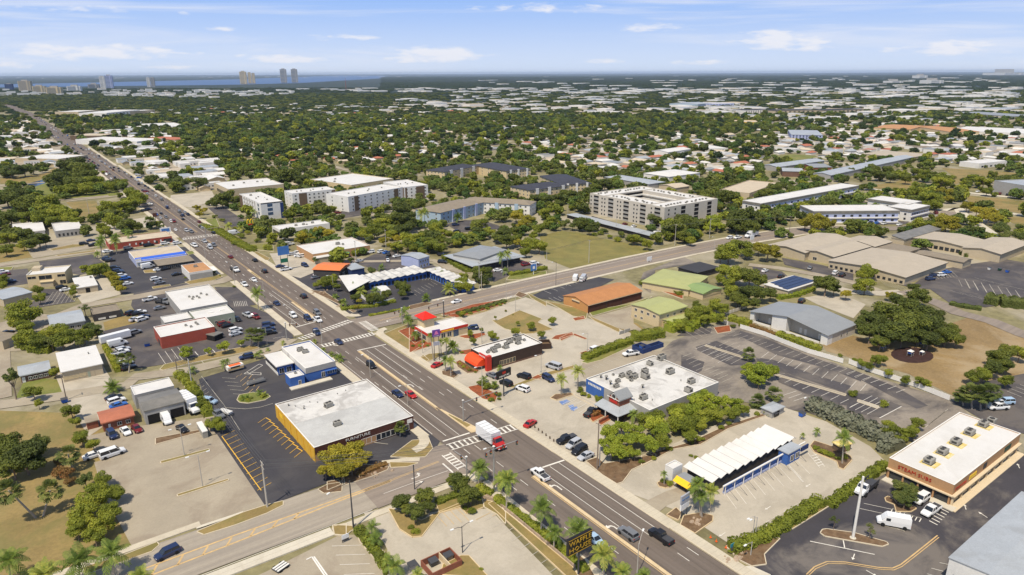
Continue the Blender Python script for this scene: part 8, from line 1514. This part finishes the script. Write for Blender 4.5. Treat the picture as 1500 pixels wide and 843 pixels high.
palms('royal','beside the shopping sign','E6','300,545,285,365,44;350,520,350,400,46;305,550,303,430,42;275,500,268,400,36');palms('small','left of the shopping sign','E6','115,385,115,318,20');trees('bush','left of the shopping sign','E6','112,360,22;140,375,26;250,235,14;275,240,16');trees('bush','at the car wash exit','E6','450,720,18;500,690,30;480,740,14;540,700,20');trees('bush','along the weathered lot drive','E6','640,15,26;590,20,20;300,150,26;250,160,22;400,90,24;440,70,20;140,200,22;60,245,20;0,265,20')
trees('bush','under the hall with the metal gable roof','D8','1085,330,22;1180,360,30;345,130,26;400,120,24;440,140,20')
# hedges
hedge('E5',[(100,430),(180,480),(300,570),(420,660),(490,730),(600,830)],2.0,1.1,'leaf_mid','beside the main road palms');hedge('E4',[(600,450),(720,405)],2,1.2,'leaf_mid','at the lower junction lot');hedge('E4',[(850,385),(910,400)],2,1.3,'leaf_mid','under the corner palms');hedge('E5',[(0,360),(80,400)],2,1.2,'leaf_mid','at the left end of the palm row');hedge('E4',[(935,420),(983,465)],2,1.2,'leaf_mid','behind the corner palms')
hedge('E6',[(450,715),(520,700),(640,650),(780,560),(902,480)],3.2,2.2,'leaf_mid','between the car wash and the dark lot');hedge('E7',[(180,512),(300,420),(455,310)],2.6,1.8,'leaf_mid','between the drive loop and the dark lot')
hedge('E7',[(85,25),(180,65),(280,115),(400,165),(520,235)],6,3.4,'leaf_silver','behind the drive loop','hedge',11,'tall silvery green hedge',.3);hedge('E7',[(430,225),(480,250)],4,2.5,'leaf_silver','at the corner of the strip mall','hedge',11,'silvery green hedge',.3)
hedge('D7',[(175,240),(300,190),(430,140),(520,115)],3.2,2.4,'leaf_mid','between the two restaurant lots');hedge('D7',[(530,90),(640,80),(740,60)],5,3.2,'leaf_mid','above the blue bin enclosure');hedge('D7',[(780,30),(900,0)],5,3.5,'leaf_light','behind the weathered lot');hedge('D8',[(30,170),(130,110),(240,90)],4,3,'leaf_light','behind the left fence')
hedge('D4',[(345,400),(420,460),(500,580),(570,690),(600,740)],3,2.2,'leaf_mid','beside the workshop');hedge('D1',[(340,590),(420,610),(490,630)],4,2.2,'leaf_mid','left of the hall with the metal gable roof');hedge('D1',[(500,640),(600,680),(680,710)],3,1.4,'leaf_rust','in front of the recessed bay','planting',14,'reddish flowering planting');hedge('D1',[(690,710),(820,755),(990,820)],3.5,2.2,'leaf_mid','in front of the wide recessed bay');hedge('D1',[(690,440),(820,420),(950,370)],3,2,'leaf_light','beside the solar roof')
hedge('C7',[(820,305),(960,285),(1124,250)],3,1.8,'leaf_mid','at the low grey office lot');hedge('C7',[(290,160),(400,230),(490,280)],4,2,'leaf_mid','left of the low grey office');hedge('C7',[(390,630),(520,595),(640,565),(790,520)],2.5,1.2,'leaf_olive','along the side road verge');hedge('E4',[(170,600),(240,690),(300,770),(340,843)],2.2,1.6,'leaf_mid','between the lower lots');hedge('D3',[(870,170),(920,260),(975,370)],2,1.6,'leaf_mid','right of the white-roofed warehouse')
hedge('D6',[(355,455),(430,510),(495,522)],1.6,.7,'leaf_rust','in front of the red awning','planting',16,'low red and green planting');hedge('D7',[(235,655),(325,615)],1.4,1.6,'leaf_rust','in the red planter','planting',16,'bushy planting');hedge('C8',[(780,370),(900,400),(1060,440),(1120,470)],4,1.8,'leaf_mid','below the broad green roof');hedge('C6',[(560,590),(700,570),(830,560),(1000,520)],3,1.2,'leaf_mid','along the motel frontage');hedge('C6',[(790,640),(900,620),(1124,575)],1.6,.8,'leaf_mid','beside the side road pavement');hedge('D2',[(700,480),(800,500),(930,520)],3,1.5,'leaf_olive','between the school lot and the lane');hedge('D2',[(960,460),(1060,480),(1240,500)],8,4,'leaf_olive','at the right of the school lot');hedge('C3',[(560,690),(700,720),(840,780)],4,2,'leaf_olive','in the school courtyard');hedge('B2',[(230,560),(330,590),(420,640),(520,700),(600,740)],5,2.2,'leaf_mid','along the hotel verge');hedge('B2',[(600,600),(740,590)],3,2,'leaf_olive','by the arch sign');hedge('C4',[(860,240),(920,330),(990,430)],3,2,'leaf_olive','left of the dark lot');hedge('D3',[(180,150),(330,200),(430,200)],5,2.5,'leaf_mid','behind the brick bungalow');hedge('C4',[(380,790),(560,820),(700,800),(820,780)],6,2.5,'leaf_mid','in front of the metal gable house');hedge('E4',[(170,300),(260,255),(330,235)],2.2,1.2,'leaf_rust','below the yellow-green tree','planting',14,'rust-coloured low planting')
# ================================================================ FAR TOWN: traffic, houses, woods
# traffic on the far main road
def roadx(y,pos):
    for (a,c),(e,f) in zip(mp,mp[1:]):
        if a.y<=y<=e.y:
            t=(y-a.y)/(e.y-a.y);return (a.x+(e.x-a.x)*t)*(1-pos)+(c.x+(f.x-c.x)*t)*pos
    return 0
VP.setdefault('sedan',vehicle_parts('sedan'))
y=540.0;ncar=0
pool=['white','white','silver','black','grey','navy','white','white','black','silver','silver','grey','grey','darkred','blue']
while y<2300:
    for pos,hd in ((.1,-90),(.26,-90),(.62,90),(.78,90),(.92,90)):
        if rng.random()<(0.34 if y<1500 else .26):
            k=rng.choice(['sedan','suv','suv','pickup','van']);
            if k not in VS:VP[k]=vehicle_parts(k);VS[k]=simple_vehicle(k)
            cl=rng.choice(pool);o=link({'suv':'suv','pickup':'pickup_truck','van':'cargo_van','sedan':'sedan_car'}[k],VS[k],None,(roadx(y,pos),y+rng.uniform(-6,6),GZ),R(hd));o.color=(*CC[cl],1)
            tag(o,'%s %s in the far traffic of the main road' % (CW.get(cl,cl),KW.get(k,k)),'pickup' if k=='pickup' else ('van' if k=='van' else 'car'),'far traffic on the main road');ncar+=1
    y+=rng.uniform(12,26)
# occupancy raster for keeping scattered things off what is already built
G0,GS,GN_=(-1400.0,-200.0),4.0,(1100,900)
occ=np.zeros(GN_,bool)
gx=G0[0]+(np.arange(GN_[0])+.5)*GS;gy=G0[1]+(np.arange(GN_[1])+.5)*GS
def mark(poly,pad=0,arr=None,val=True):
    arr=occ if arr is None else arr
    P_=np.array([(p[0],p[1]) for p in poly],float);c=P_.mean(0)
    if pad:
        d=P_-c;ln=np.linalg.norm(d,axis=1)[:,None];P_=c+d*(1+pad/np.maximum(ln,1))
    i0,i1=np.searchsorted(gx,[P_[:,0].min(),P_[:,0].max()]);j0,j1=np.searchsorted(gy,[P_[:,1].min(),P_[:,1].max()])
    if i1<=i0 or j1<=j0:return
    X,Y=np.meshgrid(gx[i0:i1],gy[j0:j1],indexing='ij');ins=np.zeros(X.shape,bool);n=len(P_)
    for i in range(n):
        x1,y1=P_[i];x2,y2=P_[(i+1)%n]
        with np.errstate(divide='ignore',invalid='ignore'):
            cnd=((y1>Y)!=(y2>Y)) & (X<(x2-x1)*(Y-y1)/((y2-y1) if y2!=y1 else 1e-9)+x1)
        ins ^= cnd
    arr[i0:i1,j0:j1][ins]=val
for poly,pad in KEEP:mark(poly,pad+3)
# the hand-built foreground: nothing is scattered there
HB=[(-100,900),(-100,372),(0,372),(60,340),(150,352),(260,330),(250,300),(300,300),(420,380),(470,400),(520,384),(640,374),(700,368),(790,340),(960,360),(1040,352),(1130,355),(1260,348),(1500,395),(1700,420),(1700,900)]
mark([ground(x,y) for x,y in HB if True],0)
keepnear=occ.copy()
def isocc(x,y):
    i=int((x-G0[0])/GS);j=int((y-G0[1])/GS)
    return 0<=i<GN_[0] and 0<=j<GN_[1] and occ[i,j]
# scattered roofs: (count, photo-band, footprint range, height, wall/roof choices); placed in plan
roofs=['roof_white','roof_white','roof_metal_light','roof_sand','roof_brown','roof_sand','roof_white_dirty','roof_terracotta','roof_metal','roof_tan']
RN=dict(roof_grey_membrane='pale grey',roof_white='white',roof_metal_light='silver-grey',roof_sand='sand-coloured',roof_brown='brown',roof_white_dirty='off-white',roof_terracotta='terracotta',roof_metal='grey',roof_tan='tan')
HM={}
def houseproto(k,roof):
    if (k,roof) in HM:return HM[k,roof]
    out=[]
    if k=='gable':
        b=MB();b.box(-.46,.46,-.46,.46,0,.62);b.loft([[(-.46,-.46,.6),(-.46,.46,.6),(-.46,0,.98)],[(.46,-.46,.6),(.46,.46,.6),(.46,0,.98)]]);w=b.mesh('house_wall',['wall_cream']);b=MB()
        for s in (-1,1):b.loft([[(-.5,s*.5,.58),(-.5,0,1.0),(-.5,0,1.05),(-.5,s*.5,.63)],[(.5,s*.5,.58),(.5,0,1.0),(.5,0,1.05),(.5,s*.5,.63)]])
        r=b.mesh('house_roof',[roof])
    elif k=='hip':
        b=MB();b.box(-.45,.45,-.45,.45,0,.62);w=b.mesh('house_wall',['wall_beige']);b=MB();c=[(-.5,-.5,.6),(.5,-.5,.6),(.5,.5,.6),(-.5,.5,.6)];a,z=(-.22,0,1),(.22,0,1);b.face([c[0],c[1],z,a]);b.face([c[1],c[2],z]);b.face([c[2],c[3],a,z]);b.face([c[3],c[0],a]);b.face(c[::-1]);r=b.mesh('house_roof',[roof])
    else:
        b=MB();b.box(-.5,.5,-.5,.5,0,.93);w=b.mesh('house_wall',['wall_white' if k=='flat' else 'wall_grey']);b=MB();b.box(-.49,.49,-.48,.48,.93,.95);
        for q in ((-.5,.5,-.5,-.48),(-.5,.5,.48,.5),(-.5,-.49,-.48,.48),(.49,.5,-.48,.48)):b.box(*q,.93,1.0)
        r=b.mesh('house_roof',[roof])
    b=MB()
    for i in range(5):b.box(-.4+i*.18,-.32+i*.18,-.51 if k not in('gable','hip') else -.47,-.44,.2,.45)
    HM[k,roof]=(w,r,b.mesh('windows',['glass_dark']));return HM[k,roof]
indiv=0;stuffb={}
def place_house(p,w,d,h,k,roof,rz,where,big):
    global indiv
    wm_,rm_,wi=houseproto(k,roof)
    if indiv<300:
        indiv+=1;nm='warehouse' if big else 'house'
        o=thing(nm,'%s-roofed %s %s' % (RN[roof],'warehouse' if big else 'house',where),nm,(p.x,p.y,0),rz,('%s-roofed %ss %s' % (RN[roof],'warehouse' if big else 'house',where)))
        o['_auto']=1;o.scale=(w,d,h);link('wall',wm_,o);link('roof',rm_,o);link('window_row',wi,o)
    else:
        b=stuffb.setdefault(('far',roof),MB());M_=Matrix.Translation(p) @ Matrix.Rotation(rz,4,'Z') @ Matrix.Diagonal((w,d,h,1))
        for me,mi in ((wm_,0),(rm_,1)):
            n=len(b.v);b.v+=[tuple(M_ @ v.co) for v in me.vertices];b.f+=[tuple(n+i for i in q.vertices) for q in me.polygons];b.m+=[mi]*len(me.polygons)
    if p.y<3400:mark([(p.x-w/2,p.y-d/2),(p.x+w/2,p.y-d/2),(p.x+w/2,p.y+d/2),(p.x-w/2,p.y+d/2)],4)
def sprinkle(n,poly,wr,hr,kinds,rfs,where,big=False,seed=1,gap=1.0):
    """houses in a photo-surveyed zone, laid out on the street grid"""
    r=random.Random(seed);P_=poly;xs=[p[0] for p in P_];ys=[p[1] for p in P_];got=0;tries=0
    while got<n and tries<n*30:
        tries+=1;x=r.uniform(min(xs),max(xs));t=r.random();y=min(ys)+(max(ys)-min(ys))*t
        ins=False;j=len(P_)-1
        for i in range(len(P_)):
            if (P_[i][1]>y)!=(P_[j][1]>y) and x<(P_[j][0]-P_[i][0])*(y-P_[i][1])/(P_[j][1]-P_[i][1])+P_[i][0]:ins=not ins
            j=i
        if not ins:continue
        p=ground(x,y);p=Vector((round(p.x/6)*6,round(p.y/6)*6,0));w=r.uniform(*wr);d=w*r.uniform(.45,.9)
        if isocc(p.x,p.y) or isocc(p.x-w/2*gap,p.y) or isocc(p.x+w/2*gap,p.y) or isocc(p.x,p.y-d/2*gap) or isocc(p.x,p.y+d/2*gap):continue
        place_house(p,w,d,r.uniform(*hr),r.choice(kinds),r.choice(rfs),r.choice([0,0,math.pi/2]),where,big);got+=1
WR=['roof_white','roof_white','roof_metal_light','roof_white_dirty','roof_sand']
sprinkle(60,[(0,235),(90,232),(150,225),(200,250),(170,260),(60,240),(0,245)],(14,26),(4,5),['flat','gable'],roofs,'beside the upper main road',False,2)
sprinkle(75,[(0,178),(40,172),(150,250),(100,228),(0,226)],(12,26),(4,6),['flat','gable','hip'],WR,'in the left-hand suburb',False,3)
sprinkle(100,[(130,200),(220,180),(330,250),(300,290),(225,255)],(14,30),(4,6),['flat','gable','flat'],WR,'on the right of the upper main road',False,4)
sprinkle(150,[(300,215),(420,190),(640,190),(760,215),(640,240),(430,240)],(11,22),(3.5,4.6),['gable','hip','hip'],roofs,'in the wooded suburb at the center',False,5,.8)
sprinkle(170,[(760,205),(1000,195),(1120,215),(1100,255),(880,250),(800,240)],(12,26),(3.5,5),['gable','hip','flat'],roofs,'in the wooded suburb right of center',False,6,.8)
sprinkle(200,[(1120,180),(1500,180),(1500,235),(1300,240),(1120,225)],(14,30),(4,6),['gable','hip','flat'],roofs,'in the right-hand suburb',False,7,.8)
sprinkle(90,[(200,180),(420,150),(640,160),(620,190),(420,190),(260,205)],(14,30),(4,6),['gable','hip','flat'],WR,'in the far wooded suburb',False,8,.8)
nind=indiv
sprinkle(210,[(560,150),(700,138),(1100,142),(1500,148),(1500,176),(1180,180),(1000,168),(780,170),(640,160)],(24,70),(5,8),['flat','flat2'],['roof_white','roof_white_dirty','roof_metal_light','roof_white_dirty','roof_sand','roof_metal','roof_grey_membrane'],'in the far industrial district',True,9,.6)
sprinkle(240,[(440,131),(700,129),(1000,130),(1500,127),(1500,147),(1100,141),(700,137),(480,135)],(35,110),(6,9),['flat','flat2'],['roof_white','roof_white','roof_metal_light','roof_white_dirty','roof_sand'],'in the farthest industrial belt',True,10,.5)
sprinkle(120,[(0,132),(130,132),(320,131),(430,133),(460,138),(300,146),(100,140),(0,142)],(20,70),(7,14),['flat','flat2'],WR,'along the river shore',True,11,.5)
sprinkle(70,[(700,113),(1000,111),(1500,109),(1500,126),(1000,128),(700,126)],(60,180),(8,12),['flat','flat2'],['roof_white','roof_white','roof_sand','roof_metal_light'],'towards the horizon',True,12,.3)
sprinkle(60,[(0,112),(400,110),(700,109),(700,113),(400,114),(0,116)],(90,200),(9,14),['flat'],['roof_white','roof_sand'],'across the river',True,13,.3)
sprinkle(260,[(150,160),(640,150),(1100,182),(1500,185),(1500,215),(1000,215),(640,200),(250,190)],(12,24),(3.5,5),['gable','hip'],roofs,'under the far trees',False,14,.5)
for (nm,roof),b in stuffb.items():
    o=b.build('distant_roofs',['wall_white',roof]);o['kind']='stuff';o['label']=RN[roof]+' roofs of the far town seen as one band';o['category']='far town'
# towers by the river
def tower(label,x0,x1,ytop,ybase,wall='wall_white',depth=.6,n=10):
    p=ground((x0+x1)/2,ybase);k=mpp(p);w=(x1-x0)*k*.86;h=(ybase-ytop)*k*1.02;o=thing('tower_block',label,'tower',(p.x,p.y,0),AZ*0+R(-20));d=w*depth
    bx(o,'wall',-w/2,w/2,-d/2,d/2,0,h,wall);bx(o,'roof_plant',-w*.25,w*.25,-d*.2,d*.2,h,h+w*.12,'wall_grey')
    for i in range(n):
        z=h*(i+.5)/n;bx(o,'window_band',-w/2+w*.06,w/2-w*.06,-d/2-.6,-d/2-.05,z-h/n*.16,z+h/n*.16,'glass_blue')
    bx(o,'side_core',w*.18,w*.30,-d/2-1.2,-d/2-.65,0,h,wall);return o
for l,a,c,d,e,wl in (('pale tower block on the river shore, left of the pair with white sides',148,156,113.5,130,'wall_white'),('grey-blue tower block beside the pale one',156,167,112,129.5,'wall_lilac'),('slim white tower left of the bridge trees',216,221,115,128,'wall_white'),('slim grey tower just right of the slim white one',222,228,115,128,'wall_grey'),
 ('cream tower, leftmost of the central three',352,363,106.5,123.5,'wall_cream'),('cream tower, middle of the central three',364,369,107.5,122.5,'wall_cream'),('cream tower, rightmost of the central three',369.5,374.5,108.5,122.5,'wall_cream'),('tall grey tower, left of the tall pair',411,421.5,103,121.5,'wall_grey'),('tall grey tower, right of the tall pair',427,437.5,103,121,'wall_grey'),
 ('beige block tower in the downtown cluster',30,48,120,134,'wall_beige'),('low beige block in the downtown cluster',50,68,127,136,'wall_cream'),('wide beige block in the downtown cluster',70,92,129,138,'wall_cream'),('dark low tower at the left edge of downtown',9,20,124,132,'wall_blue_dark'),('low white block right of downtown',100,120,127,134,'wall_white'),('low grey block by the river',130,146,124,129,'wall_grey')):tower(l,a,c,d,e,wl)
for l,a,c,d,e in (('long white warehouse near the horizon at the right',1446,1494,107,110.5),('white dome building far right',1350,1378,118,123),('long white roof far right',1296,1320,119,122),('white block at the far right district',1338,1356,111,115)):
    o=tower(l,a,c,d,e,'wall_white',.8,2)
B_,h=topof('P',507,133,507.5,115);o=thing('radio_mast','thin red and white radio mast','mast',(B_.x,B_.y,0));b=MB();b.tube([(0,0,0),(0,0,h)],[1.6,.8],5);b.build('mast','wall_red',o)
# ---- woods: one scatter object per kind of crown (nobody could count them)
def scatter(name,label,protos,pts,scl,mt=None):
    me=bpy.data.meshes.new(name);me.vertices.add(len(pts));me.vertices.foreach_set('co',pts.ravel());
    a=me.attributes.new('scl','FLOAT_VECTOR','POINT');a.data.foreach_set('vector',scl.ravel());a=me.attributes.new('turn','FLOAT_VECTOR','POINT');t=np.zeros_like(pts);t[:,2]=nr.rand(len(pts))*6.28;a.data.foreach_set('vector',t.ravel())
    a=me.attributes.new('pick','INT','POINT');a.data.foreach_set('value',nr.randint(0,len(protos),len(pts)).astype(np.int32))
    o=link(name,me);o['kind']='stuff';o['label']=label;o['category']='trees'
    ng=bpy.data.node_groups.new(name,'GeometryNodeTree');ng.interface.new_socket('Geometry',in_out='INPUT',socket_type='NodeSocketGeometry');ng.interface.new_socket('Geometry',in_out='OUTPUT',socket_type='NodeSocketGeometry')
    gi=ng.nodes.new('NodeGroupInput');go=ng.nodes.new('NodeGroupOutput');iop=ng.nodes.new('GeometryNodeInstanceOnPoints');ng.links.new(gi.outputs[0],iop.inputs['Points'])
    g2i=ng.nodes.new('GeometryNodeGeometryToInstance')
    for p in protos[::-1]:
        oi=ng.nodes.new('GeometryNodeObjectInfo');oi.inputs['Object'].default_value=p;oi.inputs['As Instance'].default_value=True;oi.transform_space='ORIGINAL';ng.links.new(oi.outputs['Geometry'],g2i.inputs[0])
    ng.links.new(g2i.outputs[0],iop.inputs['Instance']);iop.inputs['Pick Instance'].default_value=True
    def attr(n,ty):
        q=ng.nodes.new('GeometryNodeInputNamedAttribute');q.data_type=ty;q.inputs['Name'].default_value=n;return q.outputs['Attribute']
    ng.links.new(attr('scl','FLOAT_VECTOR'),iop.inputs['Scale']);ng.links.new(attr('pick','INT'),iop.inputs['Instance Index'])
    e=ng.nodes.new('FunctionNodeEulerToRotation');ng.links.new(attr('turn','FLOAT_VECTOR'),e.inputs[0]);ng.links.new(e.outputs[0],iop.inputs['Rotation']);ng.links.new(iop.outputs[0],go.inputs[0])
    md=o.modifiers.new('scatter','NODES');md.node_group=ng;return o
# prototype crowns are the crowns of real trees that stand at the edge of the woods
protoc=[]
farm=[leaf_cloud('wood_crown',900+i,scale_l(crown_lumps(700+i*5,11,.8,.64,.36),5.0),900,.55,('leaf_dark','leaf_far','leaf_mid','leaf_far','leaf_olive','leaf_dark','leaf_deep','leaf_deep')[i],shell=.45) for i in range(8)]
EDGE=[(640,262),(905,262),(1010,262),(460,232),(820,232),(1245,250),(700,232),(560,225)]
for i,(x,y) in enumerate(EDGE):
    p=ground(x,y,5);o=thing('shade_tree','tree at the edge of the wooded suburb, '+('dark green','mixed green','mid green','loose green','olive green','deep green','blackish green','dull green')[i]+' with a broad crown','tree',(p.x,p.y,0));o['_auto']=1
    c=link('crown',farm[i],o,(0,0,5.5));link('trunk',TRUNKS[i%3],o,None,None,(6,6,7));protoc.append(c)
deepc=protoc[6:];protoc=protoc[:6]
def zone_density(P_):
    """share of ground under trees for plan points, from the survey of the photo"""
    d=P_-np.array([0,0]);f2=d[:,0]*EX[1]+d[:,1]*EY[1];l2=d[:,0]*EX[0]+d[:,1]*EY[0]
    dist=np.maximum(f2,1);sx=CX+FPX*l2/(dist*cp+H*sp);return dist,sx
def vnoise(x,y,s,seed):
    r=np.random.RandomState(seed);g=r.rand(256,256);xf=x/s;yf=y/s;xi=np.floor(xf).astype(int);yi=np.floor(yf).astype(int);u=xf-xi;v=yf-yi;u=u*u*(3-2*u);v=v*v*(3-2*v)
    a=g[xi%256,yi%256];b_=g[(xi+1)%256,yi%256];c_=g[xi%256,(yi+1)%256];d_=g[(xi+1)%256,(yi+1)%256];return (a*(1-u)+b_*u)*(1-v)+(c_*(1-u)+d_*u)*v
def wood(d0,d1,step,s0,s1,seed):
    lat=d1*0.86;n0=int((d1-d0)/step);n1=int(2*lat/step);F_,L_=np.meshgrid(d0+np.arange(n0)*step,-lat+np.arange(n1)*step,indexing='ij');F_=F_.ravel()+nr.uniform(-.5,.5,F_.size)*step;L_=L_.ravel()+nr.uniform(-.5,.5,L_.size)*step
    ok=np.abs(L_)<F_*.82+60;F_=F_[ok];L_=L_[ok]
    X=F_*EX[1]+L_*EX[0];Y=F_*EY[1]+L_*EY[0];dist,sx=zone_density(np.stack([X,Y],1))
    py_=CY-FPX*np.tan(np.arctan2(-H,dist)+PITCH);dens=np.full(len(X),.8)
    dens=np.where(dist<2200,.52,dens)
    ind=(py_>137) & (py_<178) & (sx>560);dens=np.where(ind,np.where(vnoise(X,Y,150,3)>.47,.8,.3),dens)
    ind2=(py_>128) & (py_<137.5) & (sx>430);dens=np.where(ind2,np.where(vnoise(X,Y,300,4)>.42,.85,.3),dens)
    dens=np.where((py_<128) & (sx<560) & (py_>112.5),0,dens)
    dens=np.where((sx<260) & (py_>160),.34,dens);dens=np.where((sx>1120) & (py_>180) & (py_<290),.32,dens);dens=np.where((sx>560) & (sx<1120) & (py_>178) & (py_<300),.58,dens);dens=np.where((sx>200) & (sx<560) & (py_>150) & (py_<240),.80,dens)
    dens=dens*(.62+.76*vnoise(X,Y,45,5))
    keep=nr.rand(len(X))<dens;X,Y,dist=X[keep],Y[keep],dist[keep]
    i=((X-G0[0])/GS).astype(int);j=((Y-G0[1])/GS).astype(int);inb=(i>=0)&(i<GN_[0])&(j>=0)&(j<GN_[1]);oc=np.zeros(len(X),bool);oc[inb]=occ[i[inb],j[inb]]
    X,Y=X[~oc],Y[~oc];n=len(X);s=s0+(s1-s0)*nr.rand(n)**1.4;sz=s*(.75+.3*nr.rand(n));return np.stack([X,Y,5.0*sz*.85],1),np.stack([s,s,sz],1)
tot=0
for nm,lb,d0,d1,st,s0,s1 in (('suburban_trees','leafy trees filling the near suburb behind the hotels',330,900,8.6,.55,1.45),('woods','continuous tree cover of the middle suburbs',900,1900,11,.8,1.9),('far_woods','tree cover of the far suburbs',1900,4200,21,1.6,3.2),('farther_woods','tree cover before the river and horizon',4200,9500,55,4.0,7.5),('horizon_woods','tree belts on the horizon',9500,24000,170,11,20)):
    p_,s_=wood(d0,d1,st,s0,s1,1)
    if d0>1800:s_[:,2] *= .45 if d0<4000 else (.16 if d0<9000 else .05);p_[:,2]=s_[:,2]*2.2
    tot+=len(p_);scatter(nm,lb,protoc if d0<800 else protoc+deepc if d0<1900 else [protoc[0],protoc[5]]+deepc if d0<4000 else deepc,p_,s_)
print('scattered trees',tot,'houses',indiv,'cars',ncar,'near trees',cnt[0])
# haze: one box of thin air round the whole scene, its top just above the camera
b=MB();b.box(-60000,60000,-2500,60000,-1.0,H+75);hzo=b.build('haze','wire');hzo.data.materials.clear();hm=bpy.data.materials.new('haze');hm.use_nodes=True;hn=hm.node_tree;hn.nodes.clear()
ho=N(hn,'ShaderNodeOutputMaterial');hv=N(hn,'ShaderNodeVolumePrincipled');hv.inputs['Color'].default_value=(.66,.80,1.0,1);hv.inputs['Density'].default_value=0.000022;hv.inputs['Anisotropy'].default_value=0.1;hn.links.new(hv.outputs[0],ho.inputs['Volume']);hzo.data.materials.append(hm);hzo['kind']='stuff';hzo['label']='thin blue-white haze over the whole town';hzo['category']='haze'
# ================================================================ names and labels
POSW={'west','east','north','south','left','right','center','inner','front','end','far','behind','near','back','mid','long','small','large','big','little'}
bpy.context.view_layer.update()
for o in list(bpy.data.objects):
    base=o.name.split('.')[0];ws=[w for w in base.split('_') if w not in POSW or base in ('hanging',)];nb='_'.join(ws)
    if nb and nb!=base:o.name=nb
ORD=['','first','second','third','fourth','fifth','sixth','seventh','eighth','ninth','tenth','eleventh','twelfth']
NUMW=['zero','one','two','three','four','five','six','seven','eight','nine','ten','eleven','twelve']
groups={}
for o in ALL:
    if o.get('_auto'):groups.setdefault(o['label'],[]).append(o)
for lab,os_ in groups.items():
    if len(os_)>1:
        ps=[(proj(o.matrix_world.translation)[0],proj(o.matrix_world.translation)[1],o) for o in os_]
        sx_=max(p[0] for p in ps)-min(p[0] for p in ps);sy_=max(p[1] for p in ps)-min(p[1] for p in ps)
        hz_=sx_>=sy_*.8;ps.sort(key=lambda t:t[0] if hz_ else -t[1]);n=len(ps)
        for i,(_,_,o) in enumerate(ps):
            if n>12:
                t=('toward the left','in the middle','toward the right')[min(2,i*3//n)] if hz_ else ('at the near side','in the middle','at the far side')[min(2,i*3//n)];o['label']=lab+', '+t;o['group']=o['label'];continue
            if n==2:w_=('the left one','the right one')[i] if hz_ else ('the nearer one','the farther one')[i]
            elif hz_:w_=('leftmost of ' if i==0 else 'rightmost of ' if i==n-1 else ORD[i+1]+' from left of ')+NUMW[n]
            else:w_=('nearest of ' if i==0 else 'farthest of ' if i==n-1 else ORD[i+1]+' nearest of ')+NUMW[n]
            o['label']=lab+', '+w_
            if not o.get('group'):o['group']=lab
for o in ALL:
    if '_auto' in o:del o['_auto']
    while len(o['label'].split())>16:
        ws=o['label'].split();k=next((i for i,w in enumerate(ws) if w in ('the','a','an','and')),len(ws)-1);del ws[k];o['label']=' '.join(ws)
